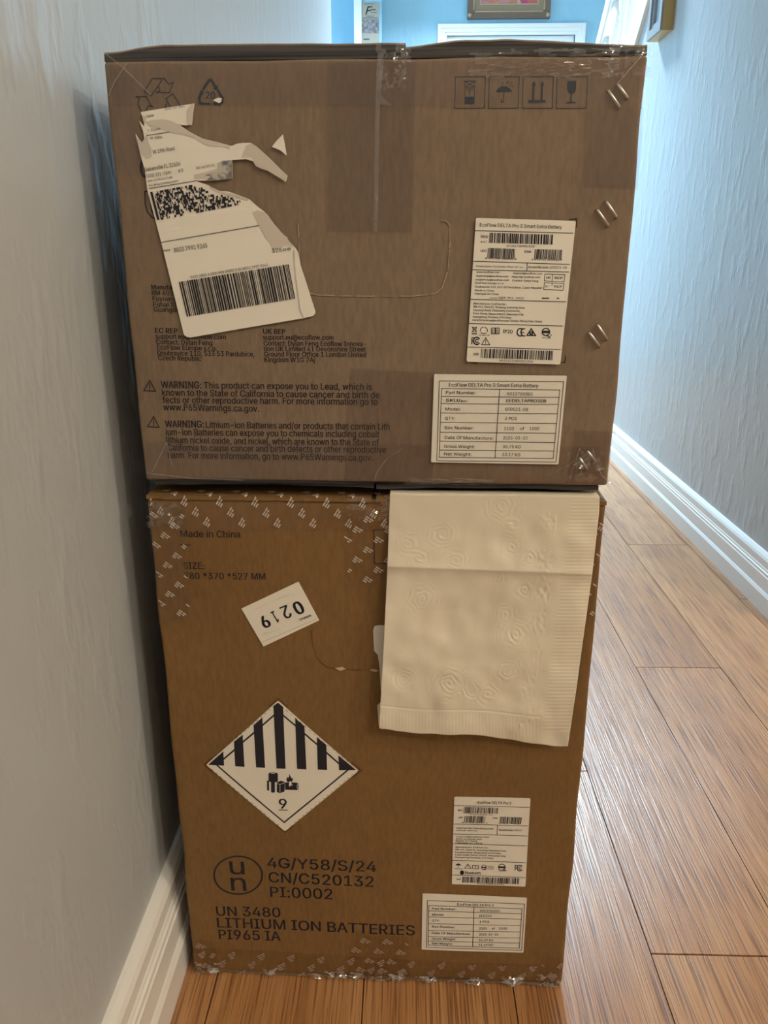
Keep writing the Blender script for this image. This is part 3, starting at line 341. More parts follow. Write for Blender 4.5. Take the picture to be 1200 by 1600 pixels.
    66: (359, (47, 0, 47, 400, 190, 400, 228, 396, 259, 386, 282, 369, 299, 348, 310, 322, 313, 294, 311, 271, 304, 252, 294, 237, 280, 225, 265, 216, 248, 210, 248, 206, 267, 202, 286, 193, 303, 179, 316, 160, 326, 136, 329, 107, 325, 78, 315, 52, 297, 31, 271, 14, 237, 4, 194, 0, 98, 45, 192, 45, 233, 49, 259, 63, 274, 83, 279, 107, 277, 127, 269, 145, 257, 160, 240, 171, 220, 179, 195, 181, 98, 181, 98, 224, 187, 224, 208, 227, 227, 233, 242, 243, 254, 257, 262, 273, 264, 293, 260, 317, 246, 337, 222, 351, 189, 355, 98, 355), (0, 1, 53, 53, 1, 2, 53, 2, 3, 53, 3, 4, 53, 4, 5, 53, 5, 52, 52, 5, 6, 0, 53, 41, 51, 52, 6, 50, 51, 6, 50, 6, 7, 49, 50, 7, 49, 7, 8, 48, 49, 8, 48, 8, 9, 47, 48, 9, 46, 47, 9, 46, 9, 10, 45, 46, 10, 45, 10, 11, 44, 45, 11, 44, 11, 12, 43, 44, 12, 42, 43, 12, 42, 12, 13, 0, 41, 40, 40, 41, 42, 40, 42, 13, 40, 13, 14, 40, 14, 15, 40, 15, 16, 40, 16, 17, 40, 17, 39, 39, 17, 18, 0, 40, 28, 38, 39, 18, 37, 38, 18, 37, 18, 19, 36, 37, 19, 36, 19, 20, 35, 36, 20, 34, 35, 20, 34, 20, 21, 33, 34, 21, 32, 33, 21, 32, 21, 22, 31, 32, 22, 31, 22, 23, 30, 31, 23, 30, 23, 24, 29, 30, 24, 0, 28, 29, 0, 29, 24, 0, 24, 25, 0, 25, 26, 0, 26, 27)),
    67: (401, (210, -5, 161, 1, 118, 20, 82, 50, 55, 91, 37, 141, 32, 200, 37, 259, 55, 309, 82, 350, 118, 380, 161, 399, 210, 405, 240, 403, 268, 397, 293, 386, 316, 370, 336, 352, 352, 329, 364, 303, 372, 274, 321, 274, 315, 293, 306, 310, 295, 325, 281, 337, 265, 346, 248, 353, 229, 357, 210, 358, 175, 354, 144, 340, 118, 317, 98, 286, 86, 247, 81, 200, 86, 153, 98, 114, 118, 83, 145, 60, 176, 46, 210, 42, 229, 43, 248, 47, 265, 54, 281, 63, 295, 75, 306, 90, 315, 107, 321, 126, 372, 126, 364, 97, 352, 71, 336, 49, 316, 30, 293, 15, 268, 4, 240, -3), (11, 12, 13, 11, 13, 14, 10, 11, 14, 10, 14, 15, 10, 15, 16, 9, 10, 16, 9, 16, 29, 29, 16, 17, 9, 29, 30, 28, 29, 17, 27, 28, 17, 9, 30, 31, 26, 27, 17, 26, 17, 18, 8, 9, 31, 25, 26, 18, 8, 31, 32, 24, 25, 18, 24, 18, 19, 23, 24, 19, 8, 32, 33, 22, 23, 19, 7, 8, 33, 22, 19, 20, 21, 22, 20, 7, 33, 34, 6, 7, 34, 6, 34, 35, 5, 6, 35, 5, 35, 36, 5, 36, 37, 4, 5, 37, 48, 49, 50, 48, 50, 51, 4, 37, 38, 47, 48, 51, 47, 51, 52, 3, 4, 38, 46, 47, 52, 3, 38, 39, 45, 46, 52, 45, 52, 53, 44, 45, 53, 3, 39, 40, 43, 44, 53, 2, 3, 40, 43, 53, 54, 42, 43, 54, 2, 40, 41, 41, 42, 54, 2, 41, 54, 2, 54, 55, 1, 2, 55, 1, 55, 56, 1, 56, 57, 0, 1, 57)),
    68: (395, (172, 0, 75, 0, 75, 45, 169, 45, 214, 49, 250, 63, 278, 86, 298, 117, 310, 156, 314, 201, 310, 246, 298, 283, 279, 314, 251, 337, 216, 351, 174, 355, 73, 355, 73, 400, 177, 400, 231, 394, 277, 376, 314, 347, 341, 308, 357, 258, 363, 201, 357, 143, 341, 93, 313, 54, 276, 24, 228, 6, 98, 400, 98, 0, 47, 0, 47, 400), (16, 17, 18, 16, 18, 19, 16, 19, 20, 16, 20, 15, 15, 20, 21, 14, 15, 21, 13, 14, 21, 13, 21, 22, 12, 13, 22, 11, 12, 22, 11, 22, 23, 10, 11, 23, 10, 23, 24, 9, 10, 24, 8, 9, 24, 8, 24, 25, 7, 8, 25, 7, 25, 26, 6, 7, 26, 6, 26, 27, 5, 6, 27, 4, 5, 27, 4, 27, 28, 3, 4, 28, 1, 2, 3, 1, 3, 28, 1, 28, 29, 1, 29, 0, 32, 33, 30, 32, 30, 31)),
    69: (329, (47, 0, 47, 400, 293, 400, 293, 355, 98, 355, 98, 225, 279, 225, 279, 180, 98, 180, 98, 45, 295, 45, 295, 0), (0, 1, 4, 4, 1, 2, 4, 2, 3, 0, 4, 5, 0, 5, 8, 8, 5, 6, 8, 6, 7, 0, 8, 9, 0, 9, 10, 0, 10, 11)),
    70: (322, (47, 0, 47, 400, 290, 400, 290, 355, 98, 355, 98, 219, 272, 219, 272, 174, 98, 174, 98, 0), (0, 1, 4, 4, 1, 2, 4, 2, 3, 0, 4, 5, 0, 5, 8, 8, 5, 6, 8, 6, 7, 0, 8, 9)),
    71: (409, (211, -5, 161, 1, 117, 20, 81, 50, 54, 91, 37, 141, 32, 200, 37, 259, 54, 309, 81, 350, 117, 380, 160, 399, 208, 405, 239, 403, 268, 396, 294, 385, 317, 369, 337, 350, 353, 327, 365, 302, 373, 274, 321, 274, 314, 293, 304, 309, 293, 323, 280, 336, 265, 346, 248, 353, 229, 357, 209, 358, 175, 354, 144, 340, 118, 317, 98, 286, 86, 247, 81, 200, 86, 153, 98, 114, 119, 83, 145, 60, 176, 46, 211, 42, 243, 45, 271, 56, 294, 73, 312, 97, 323, 126, 326, 159, 341, 157, 222, 157, 222, 201, 376, 201, 376, 157, 371, 111, 354, 71, 329, 39, 296, 15, 256, 0), (11, 12, 13, 11, 13, 14, 10, 11, 14, 10, 14, 15, 10, 15, 16, 9, 10, 16, 9, 16, 29, 29, 16, 17, 9, 29, 30, 28, 29, 17, 27, 28, 17, 9, 30, 31, 26, 27, 17, 8, 9, 31, 26, 17, 18, 25, 26, 18, 8, 31, 32, 24, 25, 18, 24, 18, 19, 23, 24, 19, 8, 32, 33, 7, 8, 33, 22, 23, 19, 22, 19, 20, 21, 22, 20, 7, 33, 34, 6, 7, 34, 6, 34, 35, 49, 50, 51, 49, 51, 47, 47, 51, 52, 5, 6, 35, 5, 35, 36, 49, 47, 46, 48, 47, 52, 48, 52, 53, 46, 49, 48, 46, 48, 53, 5, 36, 37, 4, 5, 37, 45, 46, 53, 4, 37, 38, 45, 53, 54, 44, 45, 54, 3, 4, 38, 3, 38, 39, 43, 44, 54, 43, 54, 55, 3, 39, 40, 42, 43, 55, 2, 3, 40, 2, 40, 41, 41, 42, 55, 2, 41, 55, 2, 55, 56, 1, 2, 56, 1, 56, 57, 0, 1, 57)),
    72: (406, (47, 0, 47, 400, 98, 400, 98, 227, 308, 227, 308, 400, 359, 400, 359, 0, 308, 0, 308, 182, 98, 182, 98, 0), (0, 1, 2, 0, 2, 3, 4, 5, 6, 4, 6, 7, 0, 3, 10, 10, 3, 4, 10, 4, 9, 9, 4, 7, 0, 10, 11, 8, 9, 7)),
    73: (236, (24, 0, 24, 45, 93, 45, 93, 355, 24, 355, 24, 400, 212, 400, 212, 355, 144, 355, 144, 45, 212, 45, 212, 0), (4, 5, 6, 4, 6, 7, 3, 4, 7, 2, 3, 8, 8, 3, 7, 2, 8, 9, 0, 1, 2, 0, 2, 9, 0, 9, 10, 0, 10, 11)),
    74: (312, (146, -5, 98, 2, 59, 26, 34, 63, 26, 114, 26, 136, 77, 136, 77, 114, 81, 82, 96, 58, 117, 44, 146, 39, 173, 44, 195, 58, 209, 82, 214, 114, 214, 400, 264, 400, 264, 114, 256, 63, 231, 26, 193, 2), (15, 16, 17, 15, 17, 18, 4, 5, 6, 4, 6, 7, 3, 4, 7, 3, 7, 8, 14, 15, 18, 14, 18, 19, 3, 8, 9, 13, 14, 19, 2, 3, 9, 13, 19, 20, 2, 9, 10, 12, 13, 20, 2, 10, 11, 11, 12, 20, 2, 11, 20, 1, 2, 20, 1, 20, 21, 0, 1, 21)),
    75: (367, (82, 114, 82, 170, 96, 188, 109, 205, 123, 222, 137, 239, 152, 255, 166, 271, 286, 400, 352, 400, 182, 217, 179, 217, 47, 0, 47, 400, 98, 400, 98, 263, 97, 177, 98, 152, 98, 0, 293, 0, 148, 204, 179, 243, 353, 0), (7, 8, 9, 7, 9, 10, 6, 7, 10, 5, 6, 10, 4, 5, 11, 11, 5, 10, 3, 4, 11, 3, 11, 0, 2, 3, 0, 1, 2, 0, 12, 13, 14, 12, 14, 15, 12, 15, 16, 12, 16, 17, 12, 17, 18, 20, 21, 22, 19, 20, 22)),
    76: (309, (47, 0, 47, 400, 98, 400, 98, 45, 284, 45, 284, 0), (0, 1, 2, 0, 2, 3, 0, 3, 4, 0, 4, 5)),
    77: (494, (47, 0, 47, 400, 119, 400, 218, 147, 226, 125, 235, 96, 245, 66, 253, 38, 242, 38, 250, 65, 259, 95, 269, 124, 277, 147, 374, 400, 446, 400, 446, 0, 397, 0, 397, 229, 397, 257, 397, 290, 398, 325, 399, 359, 403, 359, 397, 341, 391, 322, 379, 285, 368, 253, 358, 229, 269, 0, 225, 0, 134, 229, 125, 252, 114, 284, 101, 321, 88, 359, 93, 359, 94, 327, 95, 292, 96, 258, 96, 229, 96, 0), (0, 1, 34, 34, 1, 2, 34, 2, 35, 35, 2, 3, 12, 13, 21, 21, 13, 14, 21, 14, 22, 22, 14, 15, 0, 34, 36, 36, 34, 33, 36, 35, 33, 33, 35, 3, 12, 21, 23, 23, 21, 20, 23, 22, 15, 12, 23, 24, 20, 23, 15, 0, 36, 37, 19, 20, 15, 12, 24, 25, 32, 33, 3, 0, 37, 38, 18, 19, 15, 12, 25, 26, 31, 32, 3, 0, 38, 39, 17, 18, 15, 12, 26, 27, 30, 31, 3, 0, 39, 40, 29, 30, 3, 12, 27, 28, 16, 17, 15, 29, 3, 4, 11, 12, 28, 29, 4, 5, 10, 11, 28, 29, 5, 6, 9, 10, 28, 29, 6, 8, 8, 6, 7, 8, 9, 28, 29, 8, 28)),
    78: (412, (47, 0, 47, 400, 107, 400, 270, 144, 277, 133, 285, 119, 295, 102, 305, 84, 315, 64, 325, 43, 318, 42, 316, 64, 315, 85, 314, 105, 314, 124, 314, 153, 314, 400, 364, 400, 364, 0, 304, 0, 159, 228, 139, 260, 129, 278, 116, 300, 85, 355, 94, 357, 96, 302, 98, 258, 98, 229, 98, 0), (0, 1, 24, 24, 1, 2, 24, 2, 25, 25, 2, 3, 15, 16, 17, 15, 17, 18, 26, 25, 23, 23, 25, 3, 0, 24, 26, 26, 24, 23, 0, 26, 27, 22, 23, 3, 21, 22, 3, 20, 21, 3, 0, 27, 28, 0, 28, 29, 19, 20, 3, 14, 15, 18, 19, 3, 4, 19, 4, 5, 13, 14, 18, 19, 5, 6, 12, 13, 18, 19, 6, 7, 11, 12, 18, 19, 7, 8, 19, 8, 10, 10, 8, 9, 10, 11, 18, 19, 10, 18)),
    79: (419, (210, -5, 161, 1, 118, 20, 82, 50, 55, 91, 37, 141, 32, 200, 37, 259, 55, 309, 82, 350, 118, 380, 161, 399, 210, 405, 259, 399, 302, 380, 337, 350, 365, 309, 382, 259, 388, 200, 382, 141, 365, 91, 337, 50, 302, 20, 259, 1, 210, 42, 244, 46, 275, 60, 301, 82, 321, 113, 334, 153, 338, 200, 334, 247, 321, 287, 301, 318, 275, 340, 244, 354, 210, 358, 176, 354, 145, 340, 119, 318, 99, 286, 86, 247, 81, 200, 86, 153, 99, 113, 119, 82, 145, 60, 176, 46), (11, 12, 13, 10, 11, 13, 10, 13, 14, 9, 10, 14, 9, 14, 36, 36, 14, 15, 9, 36, 37, 35, 36, 15, 34, 35, 15, 9, 37, 38, 8, 9, 38, 34, 15, 16, 33, 34, 16, 8, 38, 39, 32, 33, 16, 8, 39, 40, 7, 8, 40, 32, 16, 17, 31, 32, 17, 7, 40, 41, 6, 7, 41, 31, 17, 18, 30, 31, 18, 6, 41, 42, 5, 6, 42, 5, 42, 43, 29, 30, 18, 29, 18, 19, 5, 43, 44, 28, 29, 19, 28, 19, 20, 4, 5, 44, 4, 44, 45, 27, 28, 20, 3, 4, 45, 27, 20, 21, 3, 45, 46, 26, 27, 21, 3, 46, 47, 25, 26, 21, 2, 3, 47, 25, 21, 22, 2, 47, 24, 24, 25, 22, 2, 24, 22, 1, 2, 22, 1, 22, 23, 1, 23, 0)),
    80: (334, (42, 160, 42, 400, 185, 400, 217, 396, 248, 384, 273, 365, 293, 340, 306, 311, 310, 280, 306, 249, 293, 220, 273, 195, 248, 176, 217, 164, 185, 160, 94, 205, 94, 355, 183, 355, 202, 352, 220, 345, 236, 333, 248, 318, 255, 299, 258, 280, 255, 261, 248, 242, 236, 227, 220, 215, 202, 208, 183, 205, 42, 0, 94, 0, 94, 162, 42, 162), (0, 1, 16, 16, 1, 2, 16, 2, 3, 16, 3, 4, 16, 4, 5, 16, 5, 17, 17, 5, 18, 18, 5, 6, 0, 16, 15, 19, 18, 6, 20, 19, 6, 20, 6, 7, 21, 20, 7, 22, 21, 7, 22, 7, 8, 23, 22, 8, 24, 23, 8, 24, 8, 9, 25, 24, 9, 25, 9, 10, 26, 25, 10, 27, 26, 10, 27, 10, 11, 28, 27, 11, 29, 28, 11, 0, 15, 29, 0, 29, 11, 0, 11, 12, 0, 12, 13, 0, 13, 14, 31, 32, 33, 31, 33, 30)),
    81: (419, (193, 125, 246, 125, 290, 67, 302, 51, 368, -38, 315, -38, 272, 21, 260, 36, 210, -5, 161, 1, 118, 20, 82, 50, 55, 91, 37, 141, 32, 200, 37, 259, 55, 309, 82, 350, 118, 380, 161, 399, 210, 405, 259, 399, 302, 380, 337, 350, 365, 309, 382, 259, 388, 200, 382, 141, 365, 91, 337, 50, 302, 20, 259, 1, 210, 42, 244, 46, 275, 60, 301, 82, 321, 113, 334, 153, 338, 200, 334, 247, 321, 287, 301, 318, 275, 340, 244, 354, 210, 358, 176, 354, 145, 340, 119, 318, 99, 286, 86, 247, 81, 200, 86, 153, 99, 113, 119, 82, 145, 60, 176, 46), (7, 0, 1, 7, 1, 2, 7, 2, 3, 7, 3, 4, 6, 7, 4, 5, 6, 4, 19, 20, 21, 18, 19, 21, 18, 21, 22, 17, 18, 22, 17, 22, 44, 44, 22, 23, 17, 44, 45, 43, 44, 23, 42, 43, 23, 17, 45, 46, 16, 17, 46, 42, 23, 24, 41, 42, 24, 16, 46, 47, 40, 41, 24, 16, 47, 48, 15, 16, 48, 40, 24, 25, 39, 40, 25, 15, 48, 49, 14, 15, 49, 39, 25, 26, 38, 39, 26, 14, 49, 50, 13, 14, 50, 13, 50, 51, 37, 38, 26, 37, 26, 27, 13, 51, 52, 36, 37, 27, 36, 27, 28, 12, 13, 52, 12, 52, 53, 35, 36, 28, 11, 12, 53, 35, 28, 29, 11, 53, 54, 34, 35, 29, 11, 54, 55, 33, 34, 29, 10, 11, 55, 33, 29, 30, 10, 55, 32, 32, 33, 30, 10, 32, 30, 9, 10, 30, 9, 30, 31, 9, 31, 8)),
    82: (345, (42, 160, 42, 400, 185, 400, 217, 396, 248, 384, 273, 365, 293, 340, 306, 311, 310, 280, 306, 249, 293, 220, 273, 195, 248, 176, 217, 164, 185, 160, 94, 205, 94, 355, 183, 355, 202, 352, 220, 345, 236, 333, 248, 318, 255, 299, 258, 280, 255, 261, 248, 242, 236, 227, 220, 215, 202, 208, 183, 205, 42, 0, 94, 0, 94, 162, 42, 162, 150, 175, 206, 178, 318, 0, 258, 0), (0, 1, 16, 16, 1, 2, 16, 2, 3, 16, 3, 4, 16, 4, 5, 16, 5, 17, 17, 5, 18, 18, 5, 6, 0, 16, 15, 19, 18, 6, 20, 19, 6, 20, 6, 7, 21, 20, 7, 22, 21, 7, 22, 7, 8, 23, 22, 8, 24, 23, 8, 24, 8, 9, 25, 24, 9, 25, 9, 10, 26, 25, 10, 27, 26, 10, 27, 10, 11, 28, 27, 11, 29, 28, 11, 0, 15, 29, 0, 29, 11, 0, 11, 12, 0, 12, 13, 0, 13, 14, 31, 32, 33, 31, 33, 30, 34, 35, 36, 37, 34, 36)),
    83: (351, (176, -7, 135, -3, 100, 7, 72, 24, 50, 47, 36, 75, 30, 107, 82, 107, 87, 86, 97, 69, 112, 56, 131, 46, 153, 41, 176, 39, 202, 41, 225, 47, 244, 58, 259, 72, 269, 90, 272, 110, 269, 127, 261, 141, 249, 152, 233, 161, 214, 168, 192, 175, 144, 188, 100, 205, 68, 227, 48, 257, 41, 293, 45, 325, 59, 352, 80, 375, 108, 391, 141, 402, 179, 405, 216, 402, 249, 391, 276, 375, 297, 353, 310, 327, 315, 297, 265, 297, 257, 324, 238, 344, 210, 356, 177, 361, 153, 358, 132, 352, 114, 342, 101, 329, 93, 313, 90, 295, 94, 277, 103, 262, 117, 251, 133, 242, 150, 236, 167, 231, 208, 220, 226, 214, 245, 207, 264, 198, 282, 187, 298, 173, 310, 155, 318, 134, 321, 109, 317, 78, 304, 50, 283, 26, 254, 8, 218, -3), (35, 36, 37, 34, 35, 37, 34, 37, 38, 33, 34, 38, 33, 38, 39, 33, 39, 40, 32, 33, 47, 47, 33, 40, 32, 47, 48, 46, 47, 40, 32, 48, 49, 45, 46, 40, 45, 40, 41, 31, 32, 49, 31, 49, 50, 44, 45, 41, 31, 50, 51, 31, 51, 52, 44, 41, 42, 30, 31, 52, 43, 44, 42, 30, 52, 53, 30, 53, 54, 29, 30, 54, 29, 54, 55, 29, 55, 56, 28, 29, 56, 28, 56, 57, 28, 57, 58, 28, 58, 59, 28, 59, 60, 27, 28, 60, 27, 60, 61, 27, 61, 62, 27, 62, 63, 26, 27, 63, 26, 63, 64, 25, 26, 64, 25, 64, 65, 24, 25, 65, 24, 65, 66, 23, 24, 66, 22, 23, 66, 22, 66, 67, 21, 22, 67, 20, 21, 67, 20, 67, 68, 19, 20, 68, 18, 19, 68, 18, 68, 69, 5, 6, 7, 5, 7, 8, 17, 18, 69, 5, 8, 9, 17, 69, 70, 4, 5, 9, 16, 17, 70, 4, 9, 10, 15, 16, 70, 4, 10, 11, 15, 70, 71, 14, 15, 71, 3, 4, 11, 3, 11, 12, 13, 14, 71, 3, 12, 13, 3, 13, 71, 3, 71, 72, 2, 3, 72, 2, 72, 73, 1, 2, 73, 1, 73, 0)),
    84: (353, (25, 355, 25, 400, 328, 400, 328, 355, 202, 355, 202, 0, 151, 0, 151, 355), (0, 1, 2, 0, 2, 3, 7, 0, 3, 6, 7, 4, 4, 7, 3, 6, 4, 5)),
    85: (407, (203, -6, 159, -2, 121, 12, 90, 34, 67, 63, 52, 97, 47, 136, 47, 400, 98, 400, 98, 140, 101, 113, 111, 89, 126, 69, 147, 53, 173, 44, 203, 41, 234, 44, 260, 53, 281, 69, 296, 89, 306, 113, 309, 140, 309, 400, 359, 400, 359, 136, 355, 97, 340, 63, 317, 34, 286, 12, 248, -2), (6, 7, 8, 6, 8, 9, 21, 22, 23, 21, 23, 24, 6, 9, 10, 20, 21, 24, 5, 6, 10, 20, 24, 25, 5, 10, 11, 19, 20, 25, 4, 5, 11, 19, 25, 26, 4, 11, 12, 18, 19, 26, 4, 12, 13, 17, 18, 26, 3, 4, 13, 17, 26, 27, 3, 13, 14, 16, 17, 27, 3, 14, 15, 15, 16, 27, 3, 15, 27, 3, 27, 28, 2, 3, 28, 1, 2, 28, 1, 28, 29, 0, 1, 29)),
    86: (377, (160, 0, 13, 400, 66, 400, 151, 162, 159, 139, 169, 108, 181, 70, 195, 24, 184, 24, 198, 71, 210, 109, 220, 139, 228, 162, 310, 400, 364, 400, 219, 0), (0, 1, 2, 0, 2, 3, 12, 13, 14, 12, 14, 15, 0, 3, 4, 11, 12, 15, 10, 11, 15, 0, 4, 5, 9, 10, 15, 0, 5, 6, 8, 9, 7, 7, 9, 15, 0, 6, 7, 0, 7, 15)),
    87: (540, (122, 0, 13, 400, 65, 400, 128, 154, 133, 134, 138, 114, 147, 74, 151, 53, 155, 31, 149, 31, 153, 53, 157, 74, 161, 94, 166, 114, 176, 154, 241, 400, 299, 400, 363, 154, 368, 134, 373, 114, 382, 74, 387, 53, 391, 31, 384, 31, 388, 53, 392, 74, 397, 94, 401, 114, 411, 154, 474, 400, 526, 400, 417, 0, 358, 0, 289, 254, 283, 280, 276, 308, 270, 339, 264, 373, 275, 373, 269, 340, 263, 310, 257, 282, 250, 254, 181, 0), (0, 1, 2, 0, 2, 3, 14, 15, 37, 37, 15, 16, 37, 16, 38, 38, 16, 17, 28, 29, 30, 28, 30, 31, 14, 37, 39, 39, 37, 36, 39, 38, 36, 36, 38, 17, 14, 39, 40, 35, 36, 17, 14, 40, 41, 34, 35, 17, 14, 41, 42, 33, 34, 17, 14, 42, 43, 32, 33, 17, 0, 3, 4, 13, 14, 43, 32, 17, 18, 27, 28, 31, 0, 4, 5, 32, 18, 19, 0, 5, 6, 12, 13, 43, 32, 19, 20, 26, 27, 31, 25, 26, 31, 11, 12, 43, 0, 6, 7, 10, 11, 43, 32, 20, 21, 24, 25, 31, 0, 7, 9, 9, 7, 8, 9, 10, 43, 32, 21, 23, 23, 21, 22, 23, 24, 31, 0, 9, 43, 32, 23, 31)),
    88: (373, (14, 0, 171, 224, 171, 186, 23, 400, 82, 400, 140, 315, 151, 298, 160, 284, 168, 271, 176, 259, 183, 245, 191, 230, 183, 230, 198, 258, 206, 271, 214, 284, 235, 315, 294, 400, 351, 400, 203, 188, 203, 226, 358, 0, 300, 0, 230, 102, 211, 130, 203, 142, 196, 154, 189, 167, 181, 182, 192, 182, 184, 167, 177, 154, 170, 142, 162, 130, 143, 102, 72, 0), (2, 3, 4, 2, 4, 5, 16, 17, 18, 16, 18, 19, 2, 5, 6, 15, 16, 19, 2, 6, 7, 2, 7, 8, 14, 15, 19, 2, 8, 1, 1, 8, 9, 13, 14, 20, 20, 14, 19, 1, 9, 10, 12, 13, 11, 11, 13, 20, 1, 10, 11, 1, 11, 20, 1, 20, 21, 0, 1, 28, 28, 1, 29, 29, 1, 21, 0, 28, 30, 30, 28, 27, 30, 29, 27, 27, 29, 21, 0, 30, 31, 26, 27, 21, 0, 31, 32, 25, 26, 21, 0, 32, 33, 24, 25, 21, 0, 33, 34, 23, 24, 21, 0, 34, 35, 22, 23, 21)),
    89: (371, (160, 0, 160, 164, 13, 400, 72, 400, 151, 271, 164, 250, 175, 230, 185, 208, 196, 181, 176, 181, 187, 208, 197, 230, 208, 250, 220, 271, 300, 400, 358, 400, 211, 164, 211, 0), (1, 2, 3, 1, 3, 4, 13, 14, 15, 13, 15, 16, 1, 4, 5, 12, 13, 16, 11, 12, 16, 1, 5, 6, 10, 11, 16, 1, 6, 7, 9, 10, 8, 8, 10, 16, 1, 7, 8, 1, 8, 16, 0, 1, 16, 0, 16, 17)),
    90: (344, (34, 400, 312, 400, 312, 358, 96, 47, 316, 47, 316, 0, 28, 0, 28, 44, 244, 353, 34, 353), (9, 0, 1, 9, 1, 2, 9, 2, 8, 8, 2, 3, 7, 8, 3, 7, 3, 4, 7, 4, 5, 6, 7, 5)),
    97: (306, (126, -7, 99, -4, 74, 4, 53, 17, 37, 35, 27, 58, 24, 85, 26, 108, 34, 127, 46, 141, 61, 152, 79, 160, 99, 166, 119, 170, 140, 173, 184, 178, 198, 181, 209, 185, 215, 191, 217, 200, 217, 202, 215, 219, 210, 233, 201, 245, 189, 253, 173, 258, 154, 260, 134, 258, 117, 253, 103, 246, 92, 237, 84, 226, 79, 215, 32, 229, 45, 253, 62, 272, 82, 286, 105, 295, 128, 301, 152, 302, 169, 301, 188, 298, 207, 293, 225, 283, 241, 270, 253, 252, 262, 228, 265, 198, 265, 0, 217, 0, 217, 41, 214, 41, 208, 30, 198, 19, 185, 9, 169, 1, 149, -5, 134, 36, 159, 38, 179, 46, 195, 58, 207, 73, 214, 90, 217, 108, 217, 149, 212, 146, 204, 143, 194, 141, 182, 138, 157, 135, 138, 132, 121, 129, 106, 125, 92, 118, 81, 110, 74, 98, 72, 82, 74, 68, 80, 57, 90, 48, 102, 41, 117, 37), (38, 39, 40, 38, 40, 41, 37, 38, 41, 37, 41, 42, 36, 37, 42, 36, 42, 43, 35, 36, 43, 35, 43, 44, 34, 35, 44, 34, 44, 26, 26, 44, 45, 34, 26, 27, 25, 26, 45, 34, 27, 28, 24, 25, 45, 34, 28, 29, 33, 34, 29, 23, 24, 45, 23, 45, 46, 33, 29, 30, 22, 23, 46, 33, 30, 31, 21, 22, 46, 32, 33, 31, 21, 46, 47, 20, 21, 47, 19, 20, 47, 18, 19, 47, 18, 47, 48, 17, 18, 48, 16, 17, 64, 64, 17, 48, 15, 16, 64, 14, 15, 64, 13, 14, 64, 12, 13, 64, 11, 12, 64, 10, 11, 64, 9, 10, 64, 9, 64, 65, 63, 64, 48, 9, 65, 66, 9, 66, 67, 8, 9, 67, 8, 67, 68, 8, 68, 69, 8, 69, 70, 8, 70, 71, 8, 71, 72, 7, 8, 72, 7, 72, 73, 7, 73, 74, 7, 74, 75, 62, 63, 48, 6, 7, 75, 6, 75, 76, 61, 62, 48, 5, 6, 76, 5, 76, 77, 60, 61, 50, 50, 61, 48, 5, 77, 78, 59, 60, 50, 4, 5, 78, 4, 78, 79, 4, 79, 80, 58, 59, 51, 51, 59, 50, 4, 80, 81, 58, 51, 52, 49, 50, 48, 57, 58, 52, 4, 81, 57, 4, 57, 52, 3, 4, 52, 3, 52, 53, 3, 53, 54, 2, 3, 54, 2, 54, 55, 1, 2, 55, 1, 55, 56, 0, 1, 56)),
    98: (334, (180, -6, 156, -4, 136, 3, 120, 13, 108, 25, 100, 36, 93, 46, 88, 46, 88, 0, 41, 0, 41, 400, 89, 400, 89, 251, 93, 251, 99, 261, 108, 272, 119, 283, 135, 293, 155, 300, 180, 302, 215, 298, 246, 283, 272, 261, 291, 230, 303, 192, 307, 148, 303, 104, 291, 66, 272, 36, 246, 13, 216, -2, 173, 37, 199, 40, 220, 52, 236, 69, 248, 92, 256, 119, 258, 149, 256, 179, 248, 205, 237, 228, 220, 245, 199, 256, 173, 259, 148, 256, 127, 245, 110, 229, 98, 207, 91, 180, 89, 149, 91, 118, 98, 90, 110, 68, 127, 51, 148, 40), (9, 10, 11, 9, 11, 12, 18, 19, 20, 17, 18, 20, 17, 20, 21, 16, 17, 21, 16, 21, 22, 15, 16, 22, 14, 15, 22, 14, 22, 43, 43, 22, 42, 42, 22, 23, 13, 14, 43, 13, 43, 44, 13, 44, 45, 41, 42, 23, 9, 12, 13, 9, 13, 47, 47, 13, 46, 46, 13, 45, 40, 41, 23, 40, 23, 24, 39, 40, 24, 9, 47, 48, 38, 39, 24, 38, 24, 25, 9, 48, 49, 37, 38, 25, 9, 49, 50, 36, 37, 25, 36, 25, 26, 35, 36, 26, 9, 50, 51, 35, 26, 27, 34, 35, 27, 9, 51, 7, 7, 51, 52, 33, 34, 27, 7, 52, 53, 33, 27, 28, 32, 33, 28, 7, 53, 6, 6, 53, 54, 9, 7, 8, 5, 6, 54, 31, 32, 28, 5, 54, 31, 5, 31, 28, 4, 5, 28, 4, 28, 29, 3, 4, 29, 2, 3, 29, 2, 29, 30, 1, 2, 30, 1, 30, 0)),
